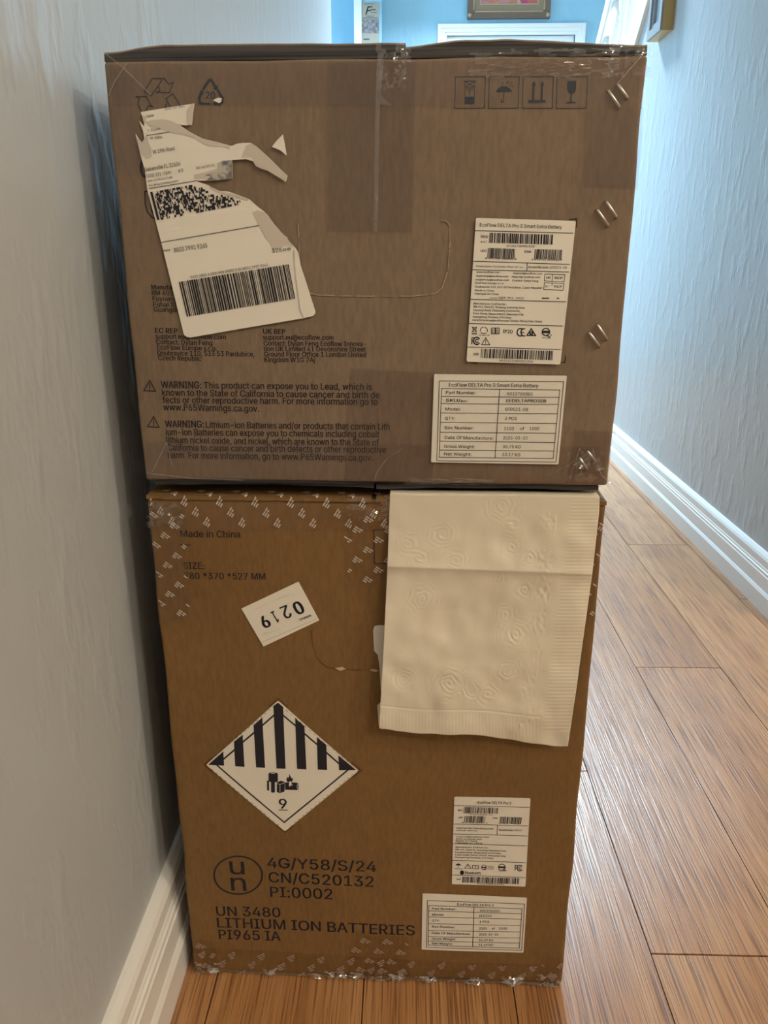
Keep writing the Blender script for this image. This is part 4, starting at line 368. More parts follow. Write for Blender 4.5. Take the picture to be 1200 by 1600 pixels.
    99: (311, (163, -6, 125, -2, 92, 13, 65, 36, 44, 67, 31, 104, 27, 147, 31, 191, 44, 229, 65, 260, 92, 283, 125, 297, 163, 302, 184, 301, 204, 297, 223, 289, 240, 280, 255, 268, 267, 253, 277, 236, 284, 218, 238, 206, 234, 217, 228, 227, 221, 236, 212, 244, 202, 251, 190, 255, 177, 258, 163, 259, 136, 255, 114, 244, 97, 226, 85, 203, 78, 176, 76, 147, 78, 119, 85, 92, 97, 70, 114, 52, 136, 40, 163, 37, 178, 38, 191, 41, 203, 45, 213, 52, 222, 60, 229, 70, 235, 80, 239, 92, 285, 81, 278, 61, 268, 44, 256, 29, 241, 17, 224, 7, 205, -1, 185, -5), (11, 12, 13, 11, 13, 14, 10, 11, 14, 10, 14, 15, 10, 15, 16, 9, 10, 16, 9, 16, 17, 9, 17, 29, 29, 17, 18, 8, 9, 30, 30, 9, 29, 28, 29, 18, 27, 28, 18, 8, 30, 31, 26, 27, 18, 26, 18, 19, 25, 26, 19, 24, 25, 19, 8, 31, 32, 23, 24, 19, 23, 19, 20, 7, 8, 32, 22, 23, 20, 7, 32, 33, 22, 20, 21, 7, 33, 34, 6, 7, 34, 6, 34, 35, 5, 6, 35, 5, 35, 36, 5, 36, 37, 4, 5, 37, 4, 37, 38, 48, 49, 50, 48, 50, 51, 47, 48, 51, 46, 47, 51, 4, 38, 39, 3, 4, 39, 46, 51, 52, 45, 46, 52, 44, 45, 52, 3, 39, 40, 43, 44, 52, 43, 52, 53, 42, 43, 53, 3, 40, 41, 41, 42, 53, 3, 41, 53, 2, 3, 53, 2, 53, 54, 2, 54, 55, 1, 2, 55, 1, 55, 56, 1, 56, 57, 0, 1, 57)),
    100: (334, (154, -6, 118, -2, 88, 13, 62, 36, 43, 66, 31, 104, 27, 148, 31, 192, 43, 230, 62, 261, 88, 283, 119, 298, 154, 302, 179, 300, 199, 293, 214, 283, 226, 272, 235, 261, 241, 251, 244, 251, 244, 400, 292, 400, 292, 0, 246, 0, 246, 46, 241, 46, 235, 36, 226, 25, 214, 13, 198, 3, 179, -4, 161, 37, 186, 40, 207, 51, 223, 68, 235, 90, 243, 118, 245, 149, 243, 180, 236, 207, 224, 229, 207, 245, 186, 256, 161, 259, 135, 256, 114, 245, 97, 228, 85, 205, 78, 179, 76, 149, 78, 119, 85, 92, 97, 69, 114, 52, 135, 40), (19, 20, 21, 19, 21, 22, 11, 12, 13, 11, 13, 14, 10, 11, 14, 10, 14, 15, 9, 10, 15, 9, 15, 16, 9, 16, 17, 8, 9, 44, 44, 9, 43, 43, 9, 17, 43, 17, 18, 42, 43, 18, 41, 42, 18, 8, 44, 45, 41, 18, 19, 41, 19, 40, 40, 19, 39, 39, 19, 22, 8, 45, 46, 7, 8, 46, 7, 46, 47, 38, 39, 22, 7, 47, 48, 6, 7, 48, 37, 38, 22, 6, 48, 49, 6, 49, 50, 36, 37, 22, 5, 6, 50, 5, 50, 51, 35, 36, 22, 4, 5, 51, 4, 51, 52, 34, 35, 24, 24, 35, 22, 4, 52, 53, 33, 34, 24, 3, 4, 53, 3, 53, 54, 32, 33, 25, 25, 33, 24, 32, 25, 26, 23, 24, 22, 3, 54, 31, 31, 32, 26, 3, 31, 26, 3, 26, 27, 2, 3, 27, 2, 27, 28, 2, 28, 29, 1, 2, 29, 1, 29, 30, 0, 1, 30)),
    101: (318, (167, -6, 126, -2, 92, 13, 64, 36, 44, 67, 31, 104, 27, 147, 31, 190, 43, 228, 64, 259, 90, 283, 123, 297, 161, 302, 185, 300, 209, 294, 231, 283, 251, 268, 268, 248, 281, 222, 289, 190, 292, 152, 292, 133, 59, 133, 59, 174, 266, 174, 243, 159, 241, 187, 234, 211, 222, 231, 206, 247, 186, 256, 161, 260, 136, 256, 115, 246, 98, 231, 86, 212, 78, 190, 75, 166, 75, 140, 78, 109, 87, 83, 101, 63, 119, 48, 141, 39, 167, 36, 184, 38, 199, 41, 213, 48, 224, 57, 234, 69, 240, 83, 287, 71, 278, 50, 263, 31, 245, 15, 222, 3, 196, -4), (11, 12, 13, 11, 13, 14, 10, 11, 14, 10, 14, 15, 10, 15, 16, 9, 10, 16, 9, 16, 31, 31, 16, 17, 9, 31, 32, 30, 31, 17, 8, 9, 32, 29, 30, 17, 8, 32, 33, 29, 17, 18, 28, 29, 18, 8, 33, 34, 27, 28, 18, 8, 34, 35, 7, 8, 35, 27, 18, 19, 7, 35, 36, 26, 27, 19, 26, 19, 24, 24, 19, 20, 6, 7, 23, 23, 7, 36, 23, 36, 37, 25, 26, 24, 6, 23, 22, 37, 23, 24, 37, 24, 20, 38, 37, 20, 38, 20, 21, 5, 6, 22, 39, 38, 21, 5, 22, 21, 5, 21, 39, 5, 39, 40, 4, 5, 40, 4, 40, 41, 49, 50, 51, 49, 51, 52, 48, 49, 52, 3, 4, 41, 3, 41, 42, 47, 48, 52, 47, 52, 53, 3, 42, 43, 46, 47, 53, 45, 46, 53, 3, 43, 44, 44, 45, 53, 3, 44, 53, 2, 3, 53, 2, 53, 54, 2, 54, 55, 1, 2, 55, 1, 55, 56, 0, 1, 56)),
    102: (199, (179, 298, 179, 257, 5, 257, 5, 298, 63, 0, 63, 339, 66, 363, 75, 382, 89, 397, 106, 408, 126, 414, 147, 417, 162, 416, 175, 414, 184, 412, 191, 410, 179, 368, 169, 371, 162, 372, 153, 373, 134, 370, 121, 362, 114, 348, 111, 329, 111, 0), (2, 3, 0, 2, 0, 1, 10, 11, 12, 10, 12, 13, 9, 10, 13, 9, 13, 14, 9, 14, 15, 9, 15, 16, 8, 9, 16, 7, 8, 18, 18, 8, 17, 17, 8, 16, 6, 7, 19, 19, 7, 18, 6, 19, 20, 6, 20, 21, 5, 6, 21, 5, 21, 22, 5, 22, 23, 4, 5, 23, 4, 23, 24)),
    103: (334, (163, -118, 132, -116, 105, -110, 83, -100, 65, -87, 50, -71, 40, -54, 80, -32, 87, -42, 96, -52, 107, -61, 121, -69, 140, -75, 163, -77, 196, -72, 222, -59, 239, -37, 245, -5, 245, 54, 241, 54, 234, 44, 225, 33, 214, 22, 198, 12, 179, 6, 153, 4, 119, 8, 89, 21, 63, 42, 43, 71, 31, 107, 27, 150, 31, 193, 43, 231, 63, 261, 88, 283, 119, 298, 154, 302, 179, 300, 199, 293, 215, 283, 227, 272, 235, 261, 242, 251, 246, 251, 246, 298, 293, 298, 293, -7, 289, -42, 275, -71, 255, -92, 228, -107, 197, -116, 161, 46, 186, 50, 207, 59, 224, 74, 236, 95, 243, 121, 246, 151, 243, 181, 236, 208, 224, 229, 208, 246, 187, 256, 161, 259, 135, 256, 114, 245, 97, 228, 85, 206, 78, 180, 76, 151, 78, 122, 86, 96, 98, 75, 114, 60, 136, 50), (36, 37, 38, 36, 38, 39, 44, 45, 46, 44, 46, 47, 35, 36, 39, 35, 39, 40, 34, 35, 40, 34, 40, 41, 34, 41, 42, 33, 34, 66, 66, 34, 65, 65, 34, 42, 65, 42, 43, 64, 65, 43, 63, 64, 43, 33, 66, 67, 63, 43, 44, 63, 44, 62, 62, 44, 61, 61, 44, 60, 60, 44, 47, 33, 67, 68, 32, 33, 68, 32, 68, 69, 32, 69, 70, 31, 32, 70, 59, 60, 47, 31, 70, 71, 31, 71, 72, 58, 59, 47, 30, 31, 72, 30, 72, 73, 57, 58, 47, 29, 30, 73, 29, 73, 74, 56, 57, 18, 18, 57, 47, 29, 74, 75, 55, 56, 18, 28, 29, 75, 28, 75, 76, 54, 55, 19, 19, 55, 18, 54, 19, 20, 17, 18, 47, 28, 76, 53, 53, 54, 20, 28, 53, 20, 28, 20, 21, 27, 28, 21, 27, 21, 22, 27, 22, 23, 26, 27, 23, 26, 23, 24, 25, 26, 24, 16, 17, 47, 16, 47, 48, 6, 7, 8, 15, 16, 48, 6, 8, 9, 15, 48, 49, 6, 9, 10, 5, 6, 10, 14, 15, 49, 5, 10, 11, 5, 11, 12, 14, 49, 50, 4, 5, 12, 13, 14, 50, 4, 12, 13, 4, 13, 50, 3, 4, 50, 3, 50, 51, 2, 3, 51, 2, 51, 52, 1, 2, 52, 1, 52, 0)),
    104: (322, (89, 178, 89, 0, 41, 0, 41, 400, 89, 400, 89, 226, 81, 226, 97, 261, 120, 285, 147, 298, 179, 302, 207, 299, 232, 290, 253, 274, 268, 252, 278, 224, 281, 189, 281, 0, 233, 0, 233, 185, 228, 216, 215, 239, 193, 254, 165, 259, 145, 256, 126, 250, 111, 238, 99, 222, 92, 202), (2, 3, 4, 2, 4, 6, 6, 4, 5, 9, 10, 11, 9, 11, 12, 8, 9, 12, 8, 12, 13, 7, 8, 13, 7, 13, 23, 23, 13, 14, 6, 7, 25, 25, 7, 24, 24, 7, 23, 22, 23, 14, 21, 22, 14, 21, 14, 15, 6, 25, 26, 20, 21, 15, 6, 26, 27, 2, 6, 28, 28, 6, 27, 20, 15, 16, 19, 20, 16, 2, 28, 0, 19, 16, 17, 18, 19, 17, 2, 0, 1)),
    105: (131, (41, 0, 41, 298, 89, 298, 89, 0, 66, 348, 53, 351, 42, 357, 35, 368, 32, 380, 35, 392, 42, 403, 53, 409, 66, 412, 79, 409, 90, 403, 97, 392, 99, 380, 97, 368, 90, 357, 79, 351), (0, 1, 2, 0, 2, 3, 11, 12, 13, 10, 11, 13, 10, 13, 14, 9, 10, 14, 9, 14, 15, 8, 9, 15, 8, 15, 16, 7, 8, 16, 7, 16, 17, 6, 7, 17, 6, 17, 18, 5, 6, 18, 5, 18, 19, 4, 5, 19)),
    106: (131, (41, 298, 89, 298, 89, -24, 87, -49, 80, -71, 68, -89, 51, -102, 29, -110, 3, -112, -8, -112, -8, -68, 2, -68, 19, -65, 32, -57, 39, -42, 41, -23, 66, 348, 53, 351, 42, 357, 35, 368, 32, 380, 35, 392, 42, 403, 53, 409, 66, 412, 78, 409, 89, 403, 97, 392, 99, 380, 97, 368, 89, 357, 78, 351), (15, 0, 1, 15, 1, 2, 14, 15, 2, 14, 2, 3, 13, 14, 3, 13, 3, 4, 12, 13, 4, 11, 12, 4, 9, 10, 11, 9, 11, 4, 9, 4, 5, 9, 5, 6, 9, 6, 7, 9, 7, 8, 23, 24, 25, 22, 23, 25, 22, 25, 26, 21, 22, 26, 21, 26, 27, 20, 21, 27, 20, 27, 28, 19, 20, 28, 19, 28, 29, 18, 19, 29, 18, 29, 30, 17, 18, 30, 17, 30, 31, 16, 17, 31)),
    107: (299, (86, 107, 86, 166, 95, 166, 224, 298, 283, 298, 145, 157, 139, 157, 41, 0, 41, 400, 89, 400, 89, 0, 231, 0, 116, 146, 150, 180, 293, 0), (2, 3, 4, 2, 4, 5, 0, 1, 2, 0, 2, 6, 6, 2, 5, 7, 8, 9, 7, 9, 10, 12, 13, 14, 11, 12, 14)),
    108: (149, (110, -2, 79, 3, 58, 16, 46, 37, 41, 66, 41, 400, 89, 400, 89, 78, 91, 60, 94, 49, 102, 43, 115, 41, 126, 41, 133, 43, 142, 2, 127, -1, 118, -2), (4, 5, 6, 4, 6, 7, 4, 7, 8, 3, 4, 8, 3, 8, 9, 3, 9, 10, 3, 10, 11, 12, 13, 14, 11, 12, 14, 3, 11, 14, 2, 3, 14, 1, 2, 14, 0, 1, 14, 0, 14, 15, 0, 15, 16)),
    109: (479, (41, 0, 41, 298, 88, 298, 88, 232, 85, 232, 93, 254, 104, 272, 119, 286, 135, 296, 153, 302, 172, 304, 202, 299, 226, 284, 243, 261, 252, 232, 246, 232, 253, 252, 265, 270, 281, 284, 299, 295, 320, 301, 343, 304, 368, 301, 391, 292, 410, 278, 425, 258, 435, 232, 438, 201, 438, 0, 390, 0, 390, 199, 385, 227, 372, 246, 352, 256, 329, 260, 310, 258, 294, 251, 281, 241, 272, 228, 266, 212, 264, 194, 264, 0, 216, 0, 216, 204, 211, 227, 199, 245, 180, 256, 157, 260, 140, 258, 124, 252, 110, 242, 99, 227, 92, 209, 89, 187, 89, 0), (9, 10, 11, 20, 21, 22, 8, 9, 11, 19, 20, 22, 19, 22, 23, 8, 11, 12, 0, 1, 2, 0, 2, 4, 4, 2, 3, 7, 8, 12, 18, 19, 23, 18, 23, 24, 6, 7, 12, 17, 18, 24, 6, 12, 13, 17, 24, 25, 5, 6, 47, 47, 6, 13, 16, 17, 34, 34, 17, 25, 47, 13, 46, 46, 13, 14, 5, 47, 48, 16, 34, 35, 33, 34, 25, 33, 25, 26, 5, 48, 49, 16, 35, 36, 32, 33, 26, 45, 46, 14, 4, 5, 49, 15, 16, 36, 4, 49, 50, 15, 36, 37, 31, 32, 26, 44, 45, 15, 15, 45, 14, 4, 50, 51, 15, 37, 38, 31, 26, 27, 0, 4, 52, 52, 4, 51, 44, 15, 38, 44, 38, 39, 30, 31, 27, 43, 44, 39, 43, 39, 40, 0, 52, 53, 42, 43, 40, 30, 27, 28, 29, 30, 28, 42, 40, 41, 0, 53, 54)),
    110: (322, (89, 178, 89, 0, 41, 0, 41, 298, 88, 298, 88, 226, 81, 226, 97, 261, 120, 285, 147, 298, 179, 302, 207, 299, 232, 290, 252, 274, 268, 252, 278, 224, 281, 189, 281, 0, 233, 0, 233, 185, 228, 216, 215, 239, 193, 254, 165, 259, 145, 256, 126, 250, 111, 238, 99, 222, 92, 202), (9, 10, 11, 9, 11, 12, 2, 3, 4, 2, 4, 6, 6, 4, 5, 8, 9, 12, 8, 12, 13, 7, 8, 13, 7, 13, 23, 23, 13, 14, 6, 7, 25, 25, 7, 24, 24, 7, 23, 22, 23, 14, 21, 22, 14, 21, 14, 15, 6, 25, 26, 20, 21, 15, 6, 26, 27, 2, 6, 28, 28, 6, 27, 20, 15, 16, 19, 20, 16, 2, 28, 0, 19, 16, 17, 18, 19, 17, 2, 0, 1)),
    111: (326, (163, -6, 125, -2, 92, 13, 65, 36, 44, 67, 31, 104, 27, 147, 31, 191, 44, 229, 65, 260, 92, 283, 125, 297, 163, 302, 201, 297, 235, 283, 262, 260, 283, 229, 295, 191, 300, 147, 295, 104, 283, 67, 262, 36, 235, 13, 201, -2, 163, 37, 190, 40, 212, 52, 229, 70, 241, 92, 249, 119, 251, 147, 249, 176, 241, 203, 229, 226, 212, 244, 190, 255, 163, 259, 136, 255, 114, 244, 97, 226, 85, 203, 78, 176, 76, 147, 78, 119, 85, 92, 97, 70, 114, 52, 136, 40), (11, 12, 13, 11, 13, 14, 10, 11, 14, 9, 10, 14, 9, 14, 15, 9, 15, 36, 36, 15, 35, 35, 15, 16, 8, 9, 37, 37, 9, 36, 8, 37, 38, 34, 35, 16, 8, 38, 39, 33, 34, 16, 7, 8, 39, 33, 16, 17, 7, 39, 40, 32, 33, 17, 7, 40, 41, 31, 32, 17, 6, 7, 41, 31, 17, 18, 6, 41, 42, 30, 31, 18, 5, 6, 42, 5, 42, 43, 29, 30, 18, 29, 18, 19, 5, 43, 44, 28, 29, 19, 28, 19, 20, 4, 5, 44, 4, 44, 45, 27, 28, 20, 4, 45, 46, 26, 27, 20, 3, 4, 46, 26, 20, 21, 3, 46, 47, 25, 26, 21, 3, 47, 24, 24, 25, 21, 3, 24, 21, 2, 3, 21, 2, 21, 22, 1, 2, 22, 1, 22, 23, 0, 1, 23)),
    112: (334, (41, -112, 41, 298, 88, 298, 88, 251, 93, 251, 99, 261, 108, 272, 119, 283, 135, 293, 155, 300, 180, 302, 215, 298, 246, 283, 272, 261, 291, 230, 303, 192, 307, 148, 303, 104, 291, 66, 272, 36, 246, 13, 216, -2, 180, -6, 156, -4, 136, 3, 120, 13, 108, 25, 100, 36, 93, 46, 89, 46, 89, -112, 173, 37, 199, 40, 220, 52, 236, 69, 248, 92, 256, 119, 258, 149, 256, 179, 248, 205, 237, 228, 220, 245, 199, 256, 173, 259, 148, 256, 127, 245, 110, 229, 98, 207, 91, 180, 89, 149, 91, 118, 98, 90, 110, 68, 127, 51, 148, 40), (9, 10, 11, 8, 9, 11, 0, 1, 2, 0, 2, 3, 8, 11, 12, 7, 8, 12, 7, 12, 13, 6, 7, 13, 5, 6, 13, 5, 13, 43, 43, 13, 42, 42, 13, 14, 4, 5, 43, 4, 43, 44, 4, 44, 45, 41, 42, 14, 0, 3, 4, 0, 4, 48, 48, 4, 47, 47, 4, 46, 46, 4, 45, 40, 41, 14, 40, 14, 15, 39, 40, 15, 38, 39, 15, 38, 15, 16, 0, 48, 49, 37, 38, 16, 0, 49, 50, 36, 37, 16, 36, 16, 17, 35, 36, 17, 0, 50, 51, 35, 17, 18, 34, 35, 18, 0, 51, 29, 29, 51, 52, 33, 34, 18, 29, 52, 53, 33, 18, 19, 32, 33, 19, 29, 53, 28, 28, 53, 54, 0, 29, 30, 27, 28, 54, 31, 32, 19, 27, 54, 31, 27, 31, 19, 26, 27, 19, 26, 19, 20, 25, 26, 20, 24, 25, 20, 24, 20, 21, 23, 24, 21, 23, 21, 22)),
    113: (334, (292, -112, 244, -112, 244, 46, 241, 46, 234, 36, 226, 25, 214, 13, 198, 3, 179, -4, 154, -6, 118, -2, 88, 13, 62, 36, 43, 66, 31, 104, 27, 148, 31, 192, 43, 230, 62, 261, 88, 283, 119, 298, 154, 302, 179, 300, 199, 293, 214, 283, 226, 272, 235, 261, 241, 251, 246, 251, 246, 298, 292, 298, 161, 37, 186, 40, 207, 51, 223, 68, 235, 90, 243, 118, 245, 149, 243, 180, 236, 207, 224, 229, 207, 245, 186, 256, 161, 259, 135, 256, 114, 245, 97, 228, 85, 205, 78, 179, 76, 149, 78, 119, 85, 92, 97, 69, 114, 52, 135, 40), (20, 21, 22, 20, 22, 23, 28, 29, 30, 28, 30, 0, 19, 20, 23, 19, 23, 24, 18, 19, 24, 18, 24, 25, 18, 25, 26, 17, 18, 44, 44, 18, 43, 43, 18, 26, 43, 26, 27, 42, 43, 27, 41, 42, 27, 17, 44, 45, 41, 27, 28, 41, 28, 40, 40, 28, 39, 39, 28, 38, 38, 28, 0, 17, 45, 46, 16, 17, 46, 16, 46, 47, 16, 47, 48, 15, 16, 48, 37, 38, 0, 15, 48, 49, 15, 49, 50, 36, 37, 0, 14, 15, 50, 14, 50, 51, 35, 36, 0, 13, 14, 51, 13, 51, 52, 34, 35, 2, 2, 35, 0, 13, 52, 53, 33, 34, 2, 12, 13, 53, 12, 53, 54, 32, 33, 3, 3, 33, 2, 32, 3, 4, 1, 2, 0, 12, 54, 31, 31, 32, 4, 12, 31, 4, 12, 4, 5, 11, 12, 5, 11, 5, 6, 11, 6, 7, 10, 11, 7, 10, 7, 8, 9, 10, 8)),
    114: (204, (41, 0, 41, 298, 88, 298, 88, 252, 91, 252, 102, 273, 120, 289, 142, 299, 168, 303, 180, 302, 191, 302, 191, 253, 181, 255, 172, 256, 163, 256, 143, 254, 125, 247, 110, 237, 99, 223, 92, 206, 89, 186, 89, 0), (7, 8, 9, 7, 9, 10, 7, 10, 11, 6, 7, 11, 0, 1, 2, 0, 2, 3, 5, 6, 11, 4, 5, 14, 14, 5, 13, 13, 5, 12, 12, 5, 11, 4, 14, 15, 4, 15, 16, 0, 3, 4, 0, 4, 19, 19, 4, 18, 18, 4, 17, 17, 4, 16, 0, 19, 20, 0, 20, 21)),
    115: (287, (143, -6, 114, -4, 88, 3, 66, 14, 49, 30, 36, 50, 28, 74, 74, 84, 83, 62, 98, 47, 118, 39, 143, 36, 171, 39, 192, 49, 206, 64, 211, 81, 208, 95, 200, 107, 186, 116, 167, 122, 117, 134, 82, 146, 57, 164, 42, 187, 37, 215, 40, 240, 51, 261, 68, 278, 90, 291, 117, 300, 147, 302, 176, 300, 200, 293, 219, 282, 235, 267, 247, 249, 255, 228, 211, 218, 203, 234, 191, 248, 173, 258, 147, 261, 123, 258, 103, 249, 90, 235, 85, 218, 88, 203, 97, 191, 113, 182, 135, 175, 180, 165, 216, 152, 241, 135, 256, 112, 260, 84, 257, 59, 246, 37, 228, 19, 204, 5, 176, -4), (29, 30, 31, 29, 31, 32, 28, 29, 32, 28, 32, 33, 27, 28, 33, 27, 33, 34, 26, 27, 34, 26, 34, 41, 41, 34, 35, 26, 41, 42, 40, 41, 35, 25, 26, 42, 25, 42, 43, 39, 40, 35, 25, 43, 44, 39, 35, 36, 38, 39, 36, 24, 25, 44, 24, 44, 45, 37, 38, 36, 24, 45, 46, 23, 24, 46, 23, 46, 47, 23, 47, 48, 22, 23, 48, 22, 48, 49, 22, 49, 50, 22, 50, 51, 21, 22, 51, 21, 51, 52, 20, 21, 52, 20, 52, 53, 19, 20, 53, 18, 19, 53, 17, 18, 53, 17, 53, 54, 16, 17, 54, 15, 16, 54, 6, 7, 8, 15, 54, 55, 14, 15, 55, 5, 6, 8, 13, 14, 55, 5, 8, 9, 13, 55, 56, 4, 5, 9, 12, 13, 56, 4, 9, 10, 11, 12, 56, 4, 10, 11, 11, 56, 57, 4, 11, 57, 3, 4, 57, 3, 57, 58, 2, 3, 58, 2, 58, 59, 1, 2, 59, 1, 59, 0)),
    116: (179, (160, 298, 160, 257, 5, 257, 5, 298, 51, 370, 99, 370, 99, 77, 101, 60, 107, 48, 118, 41, 134, 39, 146, 40, 159, 42, 168, 1, 160, -1, 151, -2, 142, -3, 132, -3, 98, 2, 72, 17, 56, 41, 51, 73), (2, 3, 0, 2, 0, 1, 21, 4, 5, 21, 5, 6, 21, 6, 7, 20, 21, 7, 20, 7, 8, 20, 8, 9, 11, 12, 13, 20, 9, 10, 19, 20, 10, 10, 11, 13, 19, 10, 13, 18, 19, 13, 17, 18, 13, 17, 13, 14, 17, 14, 15, 17, 15, 16)),
    117: (322, (143, -4, 115, -1, 90, 8, 70, 24, 54, 46, 45, 75, 41, 109, 41, 298, 89, 298, 89, 113, 94, 82, 108, 59, 129, 44, 157, 39, 178, 42, 196, 49, 211, 60, 223, 76, 230, 96, 233, 120, 233, 298, 281, 298, 281, 0, 234, 0, 234, 72, 242, 72, 225, 37, 202, 13, 175, 0), (6, 7, 8, 6, 8, 9, 19, 20, 21, 19, 21, 22, 18, 19, 22, 6, 9, 10, 5, 6, 10, 17, 18, 25, 25, 18, 22, 5, 10, 11, 16, 17, 24, 24, 17, 25, 4, 5, 11, 16, 24, 26, 26, 24, 23, 26, 25, 22, 15, 16, 26, 4, 11, 12, 14, 15, 26, 3, 4, 12, 3, 12, 13, 13, 14, 26, 3, 13, 26, 3, 26, 27, 23, 26, 22, 2, 3, 27, 2, 27, 28, 1, 2, 28, 1, 28, 0)),
    118: (306, (128, 0, 14, 298, 66, 298, 130, 122, 139, 95, 147, 68, 154, 42, 162, 16, 145, 16, 152, 42, 159, 68, 167, 95, 176, 122, 240, 298, 292, 298, 178, 0), (0, 1, 2, 0, 2, 3, 12, 13, 14, 12, 14, 15, 0, 3, 4, 11, 12, 15, 0, 4, 5, 10, 11, 15, 0, 5, 9, 9, 5, 6, 9, 10, 6, 6, 10, 15, 0, 9, 8, 7, 6, 15, 0, 8, 7, 0, 7, 15)),
    119: (446, (108, 0, 18, 298, 68, 298, 105, 168, 113, 139, 121, 107, 129, 72, 138, 32, 130, 32, 138, 71, 146, 106, 154, 138, 162, 168, 198, 298, 249, 298, 284, 168, 292, 139, 300, 107, 308, 71, 316, 32, 308, 32, 316, 71, 325, 106, 333, 139, 341, 168, 377, 298, 428, 298, 338, 0, 290, 0, 251, 135, 239, 177, 234, 198, 228, 220, 217, 266, 228, 266, 218, 221, 206, 177, 201, 156, 195, 135, 156, 0), (0, 1, 2, 0, 2, 3, 12, 13, 33, 33, 13, 14, 33, 14, 34, 34, 14, 15, 24, 25, 26, 24, 26, 27, 12, 33, 35, 35, 33, 32, 35, 34, 32, 32, 34, 15, 12, 35, 36, 31, 32, 15, 30, 31, 15, 29, 30, 15, 12, 36, 37, 0, 3, 4, 11, 12, 37, 29, 15, 16, 23, 24, 27, 11, 37, 38, 0, 4, 5, 29, 16, 17, 22, 23, 27, 10, 11, 38, 10, 38, 39, 28, 29, 17, 0, 5, 6, 28, 17, 18, 21, 22, 27, 9, 10, 39, 0, 6, 8, 8, 6, 7, 28, 18, 20, 20, 18, 19, 20, 21, 27, 8, 9, 39, 0, 8, 39, 28, 20, 27)),
    120: (298, (16, 0, 135, 172, 134, 134, 23, 298, 79, 298, 116, 240, 129, 219, 141, 199, 152, 180, 163, 162, 138, 162, 149, 180, 159, 199, 170, 219, 183, 240, 221, 298, 277, 298, 164, 133, 164, 168, 281, 0, 226, 0, 181, 67, 168, 88, 157, 107, 147, 125, 136, 143, 161, 143, 150, 125, 140, 107, 130, 88, 117, 67, 72, 0), (2, 3, 4, 2, 4, 5, 14, 15, 16, 14, 16, 17, 2, 5, 6, 13, 14, 17, 2, 6, 1, 1, 6, 7, 12, 13, 18, 18, 13, 17, 1, 7, 11, 11, 7, 8, 11, 12, 8, 8, 12, 18, 1, 11, 10, 9, 8, 18, 0, 1, 10, 9, 18, 19, 0, 10, 25, 25, 10, 9, 25, 9, 26, 26, 9, 19, 0, 25, 24, 27, 26, 19, 0, 24, 28, 28, 24, 23, 28, 27, 23, 23, 27, 19, 0, 28, 29, 22, 23, 19, 0, 29, 30, 21, 22, 19, 0, 30, 31, 20, 21, 19)),
    121: (306, (37, -109, 48, -67, 56, -69, 69, -71, 82, -70, 93, -66, 102, -58, 111, -46, 118, -28, 128, -1, 14, 298, 66, 298, 130, 122, 139, 95, 147, 68, 154, 42, 162, 16, 144, 16, 152, 42, 159, 68, 167, 95, 176, 122, 240, 298, 292, 298, 161, -46, 151, -67, 139, -84, 125, -97, 110, -107, 92, -112, 72, -114, 61, -114, 51, -112, 43, -111), (9, 10, 11, 9, 11, 12, 21, 22, 23, 21, 23, 24, 9, 12, 13, 20, 21, 24, 19, 20, 16, 16, 20, 24, 9, 13, 14, 18, 19, 15, 15, 19, 16, 9, 14, 18, 18, 14, 15, 9, 18, 17, 9, 17, 16, 9, 16, 24, 8, 9, 24, 7, 8, 24, 7, 24, 25, 6, 7, 25, 5, 6, 25, 4, 5, 25, 4, 25, 26, 0, 1, 2, 0, 2, 3, 3, 4, 26, 0, 3, 26, 0, 26, 27, 0, 27, 28, 0, 28, 29, 33, 0, 29, 32, 33, 29, 32, 29, 30, 31, 32, 30)),
    122: (299, (33, 0, 33, 36, 200, 251, 200, 254, 38, 254, 38, 298, 261, 298, 261, 260, 99, 47, 99, 44, 266, 44, 266, 0), (4, 5, 6, 4, 6, 7, 4, 7, 3, 3, 7, 2, 2, 7, 8, 1, 2, 8, 1, 8, 9, 1, 9, 10, 1, 10, 11, 0, 1, 11)),
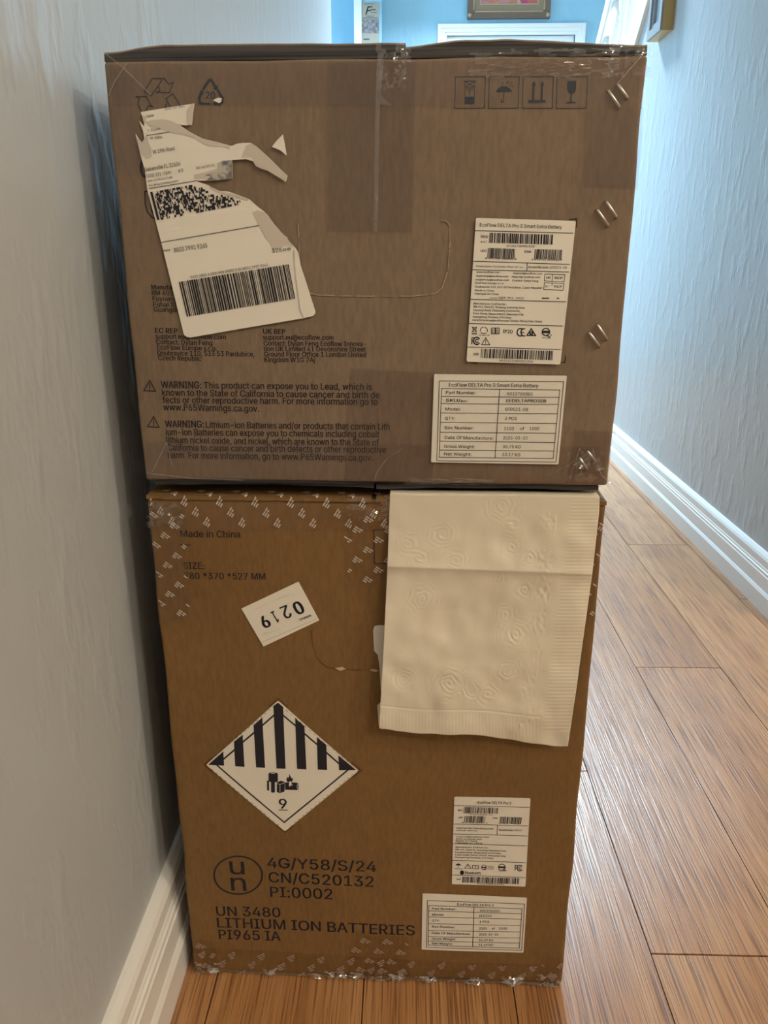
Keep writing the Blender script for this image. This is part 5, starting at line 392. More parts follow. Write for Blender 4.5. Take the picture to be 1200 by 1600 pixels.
    232: (318, (167, -6, 126, -2, 92, 13, 64, 36, 44, 67, 31, 104, 27, 147, 31, 190, 43, 228, 64, 259, 90, 283, 123, 297, 161, 302, 185, 300, 209, 294, 231, 283, 251, 268, 268, 248, 281, 222, 289, 190, 292, 152, 292, 133, 59, 133, 59, 174, 266, 174, 243, 159, 241, 187, 234, 211, 222, 231, 206, 247, 186, 256, 161, 260, 136, 256, 115, 246, 98, 231, 86, 212, 78, 190, 75, 166, 75, 140, 78, 109, 87, 83, 101, 63, 119, 48, 141, 39, 167, 36, 184, 38, 199, 41, 213, 48, 224, 57, 234, 69, 240, 83, 287, 71, 278, 50, 263, 31, 245, 15, 222, 3, 196, -4, 141, 337, 89, 416, 143, 416, 181, 337), (11, 12, 13, 11, 13, 14, 10, 11, 14, 10, 14, 15, 10, 15, 16, 9, 10, 16, 9, 16, 31, 31, 16, 17, 9, 31, 32, 30, 31, 17, 8, 9, 32, 29, 30, 17, 8, 32, 33, 29, 17, 18, 28, 29, 18, 8, 33, 34, 27, 28, 18, 8, 34, 35, 7, 8, 35, 27, 18, 19, 7, 35, 36, 26, 27, 19, 26, 19, 24, 24, 19, 20, 6, 7, 23, 23, 7, 36, 23, 36, 37, 25, 26, 24, 6, 23, 22, 37, 23, 24, 37, 24, 20, 38, 37, 20, 38, 20, 21, 5, 6, 22, 39, 38, 21, 5, 22, 21, 5, 21, 39, 5, 39, 40, 4, 5, 40, 4, 40, 41, 49, 50, 51, 49, 51, 52, 48, 49, 52, 3, 4, 41, 3, 41, 42, 47, 48, 52, 47, 52, 53, 3, 42, 43, 46, 47, 53, 45, 46, 53, 3, 43, 44, 44, 45, 53, 3, 44, 53, 2, 3, 53, 2, 53, 54, 2, 54, 55, 1, 2, 55, 1, 55, 56, 0, 1, 56, 57, 58, 59, 57, 59, 60)),
    233: (318, (167, -6, 126, -2, 92, 13, 64, 36, 44, 67, 31, 104, 27, 147, 31, 190, 43, 228, 64, 259, 90, 283, 123, 297, 161, 302, 185, 300, 209, 294, 231, 283, 251, 268, 268, 248, 281, 222, 289, 190, 292, 152, 292, 133, 59, 133, 59, 174, 266, 174, 243, 159, 241, 187, 234, 211, 222, 231, 206, 247, 186, 256, 161, 260, 136, 256, 115, 246, 98, 231, 86, 212, 78, 190, 75, 166, 75, 140, 78, 109, 87, 83, 101, 63, 119, 48, 141, 39, 167, 36, 184, 38, 199, 41, 213, 48, 224, 57, 234, 69, 240, 83, 287, 71, 278, 50, 263, 31, 245, 15, 222, 3, 196, -4, 139, 337, 177, 416, 230, 416, 179, 337), (11, 12, 13, 11, 13, 14, 10, 11, 14, 10, 14, 15, 10, 15, 16, 9, 10, 16, 9, 16, 31, 31, 16, 17, 9, 31, 32, 30, 31, 17, 8, 9, 32, 29, 30, 17, 8, 32, 33, 29, 17, 18, 28, 29, 18, 8, 33, 34, 27, 28, 18, 8, 34, 35, 7, 8, 35, 27, 18, 19, 7, 35, 36, 26, 27, 19, 26, 19, 24, 24, 19, 20, 6, 7, 23, 23, 7, 36, 23, 36, 37, 25, 26, 24, 6, 23, 22, 37, 23, 24, 37, 24, 20, 38, 37, 20, 38, 20, 21, 5, 6, 22, 39, 38, 21, 5, 22, 21, 5, 21, 39, 5, 39, 40, 4, 5, 40, 4, 40, 41, 49, 50, 51, 49, 51, 52, 48, 49, 52, 3, 4, 41, 3, 41, 42, 47, 48, 52, 47, 52, 53, 3, 42, 43, 46, 47, 53, 45, 46, 53, 3, 43, 44, 44, 45, 53, 3, 44, 53, 2, 3, 53, 2, 53, 54, 2, 54, 55, 1, 2, 55, 1, 55, 56, 0, 1, 56, 57, 58, 59, 57, 59, 60)),
    20648: (275, (80, 206, 98, 186, 111, 167, 126, 178, 112, 197, 94, 216, 130, 148, 130, 129, 182, 129, 153, 103, 122, 81, 129, 73, 135, 66, 145, 72, 156, 80, 156, -21, 173, -21, 173, -7, 233, -7, 233, -20, 252, -20, 252, 99, 179, 99, 194, 114, 207, 129, 264, 129, 264, 148, 222, 148, 244, 181, 262, 217, 243, 222, 235, 204, 225, 186, 225, 200, 193, 200, 193, 231, 174, 231, 174, 200, 138, 200, 138, 182, 174, 182, 174, 148, 193, 182, 223, 182, 211, 165, 199, 148, 193, 148, 173, 39, 233, 39, 233, 10, 173, 10, 173, 55, 173, 82, 233, 82, 233, 55, 95, -12, 107, -3, 145, 21, 142, 29, 140, 38, 113, 23, 113, 143, 68, 143, 68, 124, 95, 124, 95, 26, 92, 12, 85, 5, 91, -3, 59, 232, 37, 170, 7, 119, 12, 109, 17, 100, 28, 115, 38, 133, 38, -21, 56, -21, 56, 170, 68, 198, 77, 227), (4, 5, 0, 4, 0, 1, 3, 4, 1, 3, 1, 2, 34, 35, 36, 34, 36, 37, 29, 30, 31, 28, 29, 31, 28, 31, 32, 32, 33, 34, 32, 34, 37, 32, 37, 38, 32, 38, 39, 28, 32, 43, 43, 32, 39, 28, 43, 44, 42, 43, 39, 46, 42, 40, 40, 42, 39, 46, 40, 41, 27, 28, 44, 27, 44, 45, 25, 26, 27, 25, 27, 45, 25, 45, 46, 25, 46, 41, 25, 41, 6, 25, 6, 7, 24, 25, 7, 23, 24, 8, 8, 24, 7, 23, 8, 9, 22, 23, 9, 22, 9, 10, 20, 21, 53, 53, 21, 22, 53, 22, 52, 52, 22, 10, 20, 53, 54, 51, 52, 14, 14, 52, 10, 14, 10, 11, 51, 14, 15, 13, 14, 11, 13, 11, 12, 20, 54, 48, 48, 54, 51, 48, 51, 47, 47, 51, 15, 20, 48, 49, 50, 47, 15, 20, 49, 18, 18, 49, 50, 18, 50, 17, 17, 50, 15, 20, 18, 19, 16, 17, 15, 60, 61, 64, 64, 61, 62, 64, 62, 63, 60, 64, 65, 58, 59, 60, 57, 58, 60, 60, 65, 66, 57, 60, 66, 56, 57, 66, 56, 66, 67, 56, 67, 68, 55, 56, 68, 80, 69, 70, 79, 80, 70, 78, 79, 70, 78, 70, 71, 77, 78, 75, 75, 78, 71, 77, 75, 76, 74, 75, 71, 74, 71, 72, 73, 74, 72)),
    20805: (275, (41, 84, 56, 87, 94, 90, 76, 31, 15, -4, 23, -13, 28, -23, 96, 20, 116, 91, 157, 93, 157, 15, 164, -9, 190, -15, 232, -15, 256, -4, 264, 39, 253, 42, 244, 48, 241, 12, 230, 4, 193, 4, 182, 6, 180, 15, 180, 95, 218, 97, 227, 87, 234, 77, 253, 89, 221, 123, 181, 157, 165, 147, 183, 131, 201, 115, 71, 109, 97, 136, 123, 167, 258, 167, 258, 187, 18, 187, 18, 167, 95, 167, 70, 137, 53, 119, 43, 110, 34, 105, 38, 94, 117, 226, 130, 206, 139, 187, 161, 195, 151, 213, 138, 232), (36, 37, 38, 36, 38, 39, 35, 36, 39, 34, 35, 40, 40, 35, 39, 34, 40, 41, 28, 29, 30, 28, 30, 31, 34, 41, 42, 33, 34, 42, 28, 31, 32, 27, 28, 32, 33, 42, 43, 27, 32, 24, 24, 32, 33, 33, 43, 44, 24, 33, 44, 24, 44, 45, 27, 24, 25, 23, 24, 45, 22, 23, 9, 9, 23, 45, 9, 45, 2, 2, 45, 1, 1, 45, 0, 22, 9, 10, 8, 9, 2, 7, 8, 2, 7, 2, 3, 26, 27, 25, 16, 17, 18, 15, 16, 18, 14, 15, 18, 7, 3, 4, 6, 7, 5, 5, 7, 4, 21, 22, 10, 21, 10, 11, 14, 18, 19, 20, 21, 11, 14, 19, 20, 14, 20, 11, 13, 14, 11, 13, 11, 12, 50, 51, 46, 50, 46, 47, 49, 50, 47, 49, 47, 48)),
    20934: (275, (13, 211, 34, 178, 50, 148, 70, 158, 53, 188, 31, 219, 13, 1, 34, -9, 54, 35, 74, 83, 56, 93, 34, 43, 167, 222, 179, 201, 187, 182, 124, 182, 134, 203, 142, 224, 123, 229, 95, 168, 58, 119, 66, 112, 73, 105, 87, 121, 100, 139, 100, -22, 120, -22, 120, -2, 263, -2, 263, 16, 198, 16, 198, 54, 251, 54, 251, 72, 198, 72, 198, 109, 251, 109, 251, 127, 198, 127, 198, 164, 257, 164, 257, 182, 189, 182, 206, 191, 197, 209, 184, 229, 120, 109, 178, 109, 178, 72, 120, 72, 120, 127, 120, 164, 178, 164, 178, 127, 120, 54, 178, 54, 178, 16, 120, 16), (4, 5, 0, 4, 0, 1, 3, 4, 1, 3, 1, 2, 9, 10, 11, 8, 9, 11, 8, 11, 6, 7, 8, 6, 44, 45, 12, 17, 18, 19, 16, 17, 19, 44, 12, 13, 43, 44, 13, 15, 16, 19, 43, 13, 14, 42, 43, 14, 40, 41, 42, 40, 42, 14, 40, 14, 15, 40, 15, 19, 40, 19, 39, 39, 19, 52, 52, 19, 51, 51, 19, 20, 38, 39, 52, 38, 52, 53, 50, 51, 24, 24, 51, 20, 50, 24, 25, 23, 24, 20, 36, 37, 38, 36, 38, 53, 36, 53, 50, 36, 50, 35, 35, 50, 47, 47, 50, 46, 46, 50, 25, 22, 23, 21, 21, 23, 20, 34, 35, 47, 34, 47, 48, 49, 46, 25, 32, 33, 34, 32, 34, 48, 32, 48, 49, 32, 49, 31, 31, 49, 55, 55, 49, 54, 54, 49, 25, 30, 31, 55, 30, 55, 56, 57, 54, 25, 28, 29, 30, 28, 30, 56, 28, 56, 57, 28, 57, 27, 27, 57, 25, 26, 27, 25)),
    21495: (275, (51, 220, 51, 146, 224, 146, 224, 220, 72, 202, 203, 202, 203, 164, 72, 164, 17, 121, 17, 102, 74, 102, 65, 76, 56, 53, 200, 53, 192, 16, 183, 0, 177, -2, 169, -3, 150, -2, 122, -1, 127, -10, 129, -20, 156, -21, 176, -21, 189, -19, 200, -14, 213, 10, 224, 62, 225, 71, 87, 71, 97, 102, 257, 102, 257, 121), (2, 3, 5, 5, 3, 0, 5, 0, 4, 4, 0, 1, 2, 5, 6, 7, 4, 1, 2, 6, 7, 2, 7, 1, 31, 32, 8, 31, 8, 9, 30, 31, 9, 29, 30, 10, 10, 30, 9, 29, 10, 11, 29, 11, 12, 27, 28, 29, 27, 29, 12, 26, 27, 13, 13, 27, 12, 26, 13, 14, 26, 14, 15, 25, 26, 15, 25, 15, 16, 18, 19, 20, 25, 16, 17, 17, 18, 20, 25, 17, 20, 25, 20, 21, 24, 25, 21, 23, 24, 21, 23, 21, 22)),
    22411: (275, (175, 216, 175, 123, 194, 123, 194, 216, 226, 230, 226, 107, 225, 103, 221, 102, 208, 101, 187, 102, 191, 92, 194, 83, 219, 84, 235, 86, 244, 93, 246, 106, 246, 230, 18, 164, 18, 145, 52, 145, 42, 118, 16, 94, 23, 87, 30, 79, 60, 110, 71, 145, 107, 145, 107, 86, 126, 86, 126, 145, 158, 145, 158, 164, 126, 164, 126, 202, 152, 202, 152, 220, 28, 220, 28, 202, 54, 202, 54, 166, 54, 164, 107, 202, 107, 164, 73, 164, 73, 165, 73, 202, 129, 91, 129, 61, 42, 61, 42, 42, 129, 42, 129, 7, 13, 7, 13, -12, 262, -12, 262, 7, 150, 7, 150, 42, 233, 42, 233, 61, 150, 61, 150, 91), (2, 3, 0, 2, 0, 1, 15, 16, 4, 15, 4, 5, 15, 5, 6, 14, 15, 6, 14, 6, 7, 8, 9, 10, 14, 7, 8, 14, 8, 10, 13, 14, 10, 13, 10, 11, 12, 13, 11, 34, 35, 36, 34, 36, 37, 33, 34, 37, 32, 33, 41, 41, 33, 37, 32, 41, 42, 45, 41, 37, 44, 45, 38, 38, 45, 37, 44, 38, 39, 44, 39, 40, 43, 44, 40, 30, 31, 32, 30, 32, 42, 30, 42, 43, 30, 43, 40, 30, 40, 17, 30, 17, 18, 29, 30, 18, 28, 29, 26, 26, 29, 18, 28, 26, 27, 25, 26, 18, 24, 25, 19, 19, 25, 18, 24, 19, 20, 24, 20, 21, 23, 24, 22, 22, 24, 21, 60, 61, 46, 60, 46, 47, 58, 59, 60, 58, 60, 47, 58, 47, 48, 58, 48, 49, 57, 58, 49, 56, 57, 50, 50, 57, 49, 56, 50, 51, 54, 55, 56, 54, 56, 51, 54, 51, 52, 54, 52, 53)),
    25191: (275, (48, 231, 48, 173, 13, 173, 13, 154, 48, 154, 48, 96, 9, 85, 15, 64, 48, 75, 48, 3, 47, -1, 43, -2, 34, -2, 17, -2, 21, -12, 23, -22, 45, -21, 58, -18, 66, -10, 68, 3, 68, 81, 100, 92, 97, 111, 68, 102, 68, 154, 96, 154, 96, 173, 68, 173, 68, 231, 145, 232, 145, 201, 145, 172, 103, 172, 103, 153, 145, 153, 143, 126, 140, 101, 115, 116, 103, 102, 119, 92, 137, 82, 116, 31, 76, -6, 84, -14, 90, -23, 131, 18, 154, 71, 175, 57, 191, 45, 203, 61, 184, 75, 158, 91, 162, 120, 164, 153, 206, 153, 209, 25, 239, -22, 257, -12, 265, 25, 256, 29, 248, 35, 245, 6, 240, -2, 227, 42, 228, 172, 165, 172, 165, 201, 165, 232), (27, 28, 0, 27, 0, 1, 25, 26, 27, 25, 27, 1, 25, 1, 2, 25, 2, 3, 24, 25, 3, 23, 24, 4, 4, 24, 3, 23, 4, 5, 21, 22, 23, 21, 23, 5, 21, 5, 6, 20, 21, 6, 20, 6, 8, 8, 6, 7, 19, 20, 8, 19, 8, 9, 18, 19, 9, 18, 9, 10, 18, 10, 11, 18, 11, 12, 12, 13, 14, 18, 12, 14, 17, 18, 14, 17, 14, 15, 16, 17, 15, 66, 67, 29, 66, 29, 30, 65, 66, 30, 65, 30, 31, 63, 64, 54, 54, 64, 65, 54, 65, 31, 54, 31, 32, 54, 32, 33, 63, 54, 55, 53, 54, 33, 52, 53, 34, 34, 53, 33, 52, 34, 35, 52, 35, 36, 51, 52, 36, 36, 37, 38, 36, 38, 39, 51, 36, 39, 51, 39, 40, 50, 51, 40, 50, 40, 46, 46, 40, 41, 49, 50, 46, 49, 46, 47, 45, 46, 41, 48, 49, 47, 62, 63, 55, 59, 60, 61, 45, 41, 42, 58, 59, 61, 57, 58, 61, 62, 55, 56, 44, 45, 43, 43, 45, 42, 57, 61, 62, 57, 62, 56)),
    26631: (275, (128, 210, 128, 191, 248, 191, 248, 210, 214, 89, 233, 45, 244, 4, 263, 11, 251, 51, 232, 95, 135, 94, 121, 51, 100, 16, 109, 11, 117, 5, 138, 43, 154, 90, 116, 145, 116, 125, 175, 125, 175, 5, 174, 1, 170, 0, 158, 0, 139, 0, 143, -10, 146, -21, 170, -20, 186, -17, 194, -9, 196, 5, 196, 125, 263, 125, 263, 145, 56, 231, 56, 173, 13, 173, 13, 154, 51, 154, 32, 101, 7, 59, 13, 50, 18, 40, 38, 74, 56, 116, 56, -22, 76, -22, 76, 122, 91, 101, 101, 83, 113, 99, 96, 122, 76, 146, 76, 154, 112, 154, 112, 173, 76, 173, 76, 231), (2, 3, 0, 2, 0, 1, 8, 9, 4, 8, 4, 5, 7, 8, 5, 7, 5, 6, 16, 10, 11, 15, 16, 11, 15, 11, 12, 14, 15, 13, 13, 15, 12, 32, 33, 17, 32, 17, 18, 31, 32, 18, 30, 31, 19, 19, 31, 18, 30, 19, 20, 30, 20, 21, 29, 30, 21, 29, 21, 22, 23, 24, 25, 29, 22, 23, 29, 23, 25, 28, 29, 25, 28, 25, 26, 27, 28, 26, 56, 57, 34, 56, 34, 35, 54, 55, 56, 54, 56, 35, 54, 35, 36, 54, 36, 37, 53, 54, 37, 52, 53, 38, 38, 53, 37, 52, 38, 39, 51, 52, 47, 47, 52, 44, 44, 52, 39, 51, 47, 48, 46, 47, 44, 50, 51, 48, 46, 44, 45, 43, 44, 39, 43, 39, 40, 50, 48, 49, 42, 43, 41, 41, 43, 40)),
    27744: (275, (26, 213, 54, 199, 77, 183, 88, 200, 65, 215, 37, 228, 11, 137, 38, 123, 60, 108, 72, 126, 49, 140, 22, 153, 20, -4, 38, -18, 63, 26, 86, 71, 70, 84, 45, 36, 109, 204, 109, 131, 76, 118, 84, 99, 109, 109, 109, 20, 118, -11, 152, -19, 224, -19, 255, -8, 265, 32, 255, 35, 246, 40, 240, 8, 224, 0, 153, 0, 134, 4, 129, 20, 129, 117, 170, 133, 170, 39, 190, 39, 190, 140, 233, 157, 232, 104, 230, 77, 227, 71, 221, 69, 212, 69, 200, 70, 203, 60, 205, 50, 219, 50, 233, 52, 244, 58, 249, 72, 252, 108, 253, 174, 254, 178, 239, 183, 235, 180, 234, 179, 190, 162, 190, 231, 170, 231, 170, 154, 129, 138, 129, 204), (4, 5, 0, 3, 4, 0, 3, 0, 1, 2, 3, 1, 10, 11, 6, 9, 10, 6, 9, 6, 7, 8, 9, 7, 15, 16, 17, 14, 15, 17, 14, 17, 12, 13, 14, 12, 60, 61, 62, 60, 62, 63, 64, 65, 18, 64, 18, 19, 56, 57, 58, 56, 58, 59, 56, 59, 60, 55, 56, 60, 54, 55, 41, 41, 55, 60, 41, 60, 63, 54, 41, 42, 40, 41, 63, 40, 63, 64, 39, 40, 37, 37, 40, 64, 37, 64, 19, 39, 37, 38, 36, 37, 19, 36, 19, 20, 36, 20, 22, 22, 20, 21, 35, 36, 22, 35, 22, 23, 53, 54, 42, 53, 42, 43, 53, 43, 44, 52, 53, 44, 52, 44, 45, 46, 47, 48, 45, 46, 48, 52, 45, 48, 52, 48, 49, 51, 52, 49, 50, 51, 49, 29, 30, 31, 28, 29, 31, 27, 28, 31, 35, 23, 24, 34, 35, 24, 27, 31, 32, 33, 34, 24, 27, 32, 33, 27, 33, 24, 26, 27, 24, 26, 24, 25)),
    28304: (275, (139, 56, 124, 29, 106, 5, 115, 0, 123, -6, 141, 21, 157, 51, 217, 52, 234, 23, 247, -3, 266, 6, 252, 31, 235, 59, 24, 214, 49, 198, 70, 182, 82, 199, 61, 213, 36, 228, 10, 140, 36, 125, 57, 110, 69, 127, 47, 140, 22, 154, 16, -7, 35, -18, 55, 25, 75, 71, 58, 83, 37, 34, 93, 218, 93, 142, 88, 66, 59, -10, 68, -15, 76, -21, 107, 60, 113, 142, 113, 199, 262, 199, 262, 218, 179, 195, 175, 181, 171, 167, 129, 167, 129, 72, 179, 72, 179, 0, 178, -3, 174, -4, 146, -4, 149, -13, 151, -22, 174, -22, 189, -19, 197, -12, 199, -1, 199, 72, 251, 72, 251, 167, 191, 167, 196, 179, 202, 191, 148, 112, 232, 112, 232, 88, 148, 88, 148, 151, 232, 151, 232, 127, 148, 127), (6, 0, 1, 5, 6, 1, 5, 1, 2, 4, 5, 3, 3, 5, 2, 11, 12, 7, 11, 7, 8, 10, 11, 8, 10, 8, 9, 17, 18, 13, 17, 13, 14, 16, 17, 14, 15, 16, 14, 23, 24, 19, 22, 23, 19, 22, 19, 20, 21, 22, 20, 28, 29, 30, 27, 28, 30, 27, 30, 25, 26, 27, 25, 40, 41, 31, 40, 31, 39, 39, 31, 32, 38, 39, 32, 37, 38, 32, 37, 32, 33, 37, 33, 34, 36, 37, 35, 35, 37, 34, 63, 42, 43, 62, 63, 43, 62, 43, 44, 61, 62, 44, 59, 60, 69, 69, 60, 61, 69, 61, 44, 69, 44, 45, 69, 45, 68, 68, 45, 46, 59, 69, 70, 71, 68, 46, 59, 70, 65, 65, 70, 71, 65, 71, 64, 64, 71, 46, 59, 65, 66, 67, 64, 46, 59, 66, 67, 59, 67, 46, 58, 59, 46, 57, 58, 47, 47, 58, 46, 57, 47, 48, 57, 48, 49, 56, 57, 49, 56, 49, 50, 50, 51, 52, 56, 50, 52, 55, 56, 52, 55, 52, 53, 54, 55, 53)),
    30005: (275, (35, 191, 35, 36, 56, 36, 56, 53, 124, 53, 124, 23, 133, -9, 164, -17, 225, -17, 255, -5, 265, 39, 254, 43, 244, 48, 239, 13, 224, 4, 166, 4, 150, 7, 146, 23, 146, 53, 238, 53, 238, 191, 146, 191, 146, 231, 124, 231, 124, 191, 124, 112, 124, 73, 56, 73, 56, 112, 146, 112, 217, 112, 217, 73, 146, 73, 124, 132, 56, 132, 56, 171, 124, 171, 146, 132, 146, 171, 217, 171, 217, 132), (21, 22, 23, 21, 23, 24, 19, 20, 39, 39, 20, 21, 39, 21, 24, 39, 24, 0, 39, 0, 38, 38, 0, 36, 36, 0, 35, 35, 0, 1, 19, 39, 40, 37, 38, 36, 37, 36, 33, 34, 35, 1, 19, 40, 30, 30, 40, 37, 30, 37, 33, 30, 33, 34, 30, 34, 29, 29, 34, 25, 25, 34, 28, 28, 34, 1, 19, 30, 31, 32, 29, 25, 32, 25, 26, 27, 28, 1, 19, 31, 32, 19, 32, 26, 19, 26, 27, 19, 27, 18, 18, 27, 4, 4, 27, 3, 3, 27, 1, 17, 18, 4, 17, 4, 5, 2, 3, 1, 11, 12, 13, 10, 11, 13, 9, 10, 13, 17, 5, 6, 16, 17, 6, 9, 13, 14, 15, 16, 6, 9, 14, 15, 9, 15, 6, 8, 9, 6, 8, 6, 7)),
    33021: (275, (28, 133, 28, -22, 47, -22, 47, 34, 105, 34, 105, 2, 105, -1, 101, -2, 90, -3, 72, -2, 76, -12, 79, -21, 101, -21, 116, -18, 124, -11, 126, 2, 126, 133, 105, 116, 105, 92, 47, 92, 47, 116, 47, 76, 105, 76, 105, 51, 47, 51, 236, 211, 207, 197, 172, 184, 172, 231, 152, 231, 152, 139, 158, 116, 185, 110, 232, 110, 255, 119, 263, 153, 253, 156, 244, 161, 241, 135, 230, 129, 187, 129, 175, 131, 172, 140, 172, 168, 213, 181, 250, 195, 240, 88, 209, 73, 172, 59, 172, 103, 152, 103, 152, 10, 159, -14, 186, -20, 234, -20, 257, -10, 265, 27, 256, 31, 247, 35, 243, 5, 232, -1, 187, -1, 175, 1, 172, 9, 172, 42, 215, 55, 253, 72, 23, 152, 42, 156, 114, 161, 120, 147, 138, 155, 124, 184, 103, 215, 86, 208, 96, 193, 106, 177, 45, 174, 63, 198, 79, 225, 58, 232, 42, 201, 29, 183, 22, 176, 16, 172, 20, 162), (15, 16, 17, 17, 16, 0, 17, 0, 20, 20, 0, 1, 15, 17, 18, 19, 20, 1, 15, 18, 22, 22, 18, 19, 22, 19, 21, 21, 19, 1, 15, 22, 23, 24, 21, 1, 15, 23, 4, 4, 23, 24, 4, 24, 3, 3, 24, 1, 15, 4, 5, 2, 3, 1, 15, 5, 6, 14, 15, 6, 14, 6, 7, 8, 9, 10, 14, 7, 8, 14, 8, 10, 13, 14, 10, 13, 10, 11, 12, 13, 11, 27, 28, 29, 27, 29, 30, 45, 25, 26, 45, 26, 27, 44, 45, 27, 44, 27, 43, 43, 27, 30, 42, 43, 30, 36, 37, 38, 35, 36, 38, 34, 35, 38, 41, 42, 30, 41, 30, 31, 34, 38, 39, 40, 41, 31, 34, 39, 40, 34, 40, 31, 33, 34, 31, 33, 31, 32, 48, 49, 50, 48, 50, 51, 66, 46, 47, 66, 47, 48, 65, 66, 48, 65, 48, 64, 64, 48, 51, 63, 64, 51, 57, 58, 59, 56, 57, 59, 55, 56, 59, 63, 51, 52, 62, 63, 52, 55, 59, 60, 61, 62, 52, 55, 60, 61, 55, 61, 52, 54, 55, 52, 54, 52, 53, 79, 80, 81, 78, 79, 81, 72, 73, 74, 72, 74, 75, 78, 81, 82, 77, 78, 82, 72, 75, 76, 71, 72, 76, 77, 82, 83, 71, 76, 69, 69, 76, 77, 77, 83, 84, 69, 77, 84, 69, 84, 85, 69, 85, 68, 68, 85, 67, 71, 69, 70)),
    34892: (275, (120, 215, 120, 195, 255, 195, 255, 215, 74, 232, 45, 200, 10, 171, 16, 163, 22, 155, 60, 187, 93, 223, 108, 139, 108, 119, 200, 119, 200, 5, 199, 0, 193, -1, 177, -2, 150, -1, 154, -11, 157, -21, 190, -21, 209, -18, 219, -10, 221, 4, 221, 119, 263, 119, 263, 139, 85, 172, 49, 126, 7, 89, 15, 80, 21, 71, 37, 85, 53, 100, 53, -23, 73, -23, 73, 123, 90, 144, 104, 165), (2, 3, 0, 2, 0, 1, 10, 4, 5, 9, 10, 5, 9, 5, 6, 8, 9, 7, 7, 9, 6, 26, 27, 11, 26, 11, 12, 25, 26, 12, 24, 25, 13, 13, 25, 12, 24, 13, 14, 24, 14, 15, 23, 24, 15, 23, 15, 16, 17, 18, 19, 23, 16, 17, 23, 17, 19, 22, 23, 19, 22, 19, 20, 21, 22, 20, 39, 28, 29, 38, 39, 29, 37, 38, 29, 37, 29, 30, 36, 37, 34, 34, 37, 30, 36, 34, 35, 33, 34, 30, 33, 30, 31, 32, 33, 31)),
}
CAPH = 400
def glyphs(s, bold=0.0, shear=0):
    V, Fc = [], []
    for dx in ((-26, -13, 0, 13, 26) if bold >= .02 else (-14, 0, 14) if bold >= .01 else (-9, 9) if bold >= .003 else (-4, 4)):
        x = dx
        for ch in s:
            a, v, t = GLYPH.get(ord(ch), GLYPH[32]); n = len(V)
            V += [(x+v[i]+shear*v[i+1], v[i+1]) for i in range(0, len(v), 2)]
            Fc += [(t[i]+n, t[i+1]+n, t[i+2]+n) for i in range(0, len(t), 3)]
            x += a
    return V, Fc
b = bmesh.new()
for (s, x, z, h, sh) in (('F', -.238, 2.036, .044, .35),):
    V, Fc = glyphs(s, 0, sh); vs = [b.verts.new((x+vx*h/CAPH, 4.7868, z+vy*h/CAPH)) for vx, vy in V]
    for f in Fc: b.faces.new([vs[i] for i in f])
obj('script_lettering', b, INK_G, pq, pqo)
for (xa, xb, z, h) in ((-.205, -.17, 2.06, .005), (-.2, -.165, 2.046, .003), (-.225, -.18, 2.028, .003), (-.25, -.157, 2.018, .004), (-.245, -.21, 1.905, .007), (-.24, -.18, 2.092, .002)):
    b = bmesh.new(); box(b, (xa, 4.7872, z), (xb, 4.788, z+h)); obj('lettering_line', b, INK_G, pq, pqo)

# ------------------------------------------------------------------ carton front plane
# both cartons stand square to each other, turned a little from the hallway: u runs along the front, z up
BY = -.0196; W = .37; HW = W/2
ZS = .5107; ZU = .5205; ZT = .8195
cb, sb = math.cos(BY), math.sin(BY)
def uz(x, y, d=0.0):
    """where the line of sight through photo pixel (x, y) meets the plane d in front of the carton fronts"""
    r = fwd+rgt*((x-600)/F_PX)-upv*((y-800)/F_PX)
    n = Vector((sb, -cb, 0)); t = (d-CAM.dot(n))/r.dot(n); p = CAM+r*t
    return Vector((p.x*cb+p.y*sb, p.z))
def sm(a, b_, x):
    t = min(1, max(0, (x-a)/(b_-a))); return t*t*(3-2*t)
DENTS = [(.168, .70, .006, .03, -.0016), (.172, .69, .004, .03, .0015), (.150, .66, .012, .012, .0012), (.155, .585, .014, .02, -.0012), (.0, .62, .08, .05, .0010), (-.09, .30, .06, .08, .0012), (.08, .15, .06, .06, -.0010)]
def D(u, z):
    e = min(HW-abs(u), abs(z-ZS) if z < ZU else z-ZU, ZT-z if z > ZS else ZS-z, z if z < ZS else 9)
    f = sm(.0, .03, e)
    v = .0009*math.sin(u*19+z*7+.4)+.0007*math.sin(z*23-u*11+1.3)
    for (a, c, s1, s2, h) in DENTS: v += h*math.exp(-((u-a)/s1)**2-((z-c)/s2)**2)
    return v*f
def P3(u, z, off, top=None, bot=None, side=True):
    o = off+D(u, z)
    if top is not None and z > top: return Vector((u, z-top-off, top+off))
    if bot is not None and z < bot: return Vector((u, bot-z-off, bot-off))
    if side and u > HW: return Vector((HW+off, u-HW-off, z))
    if side and u < -HW: return Vector((-HW-off, -HW-u-off, z))
    return Vector((u, -o, z))
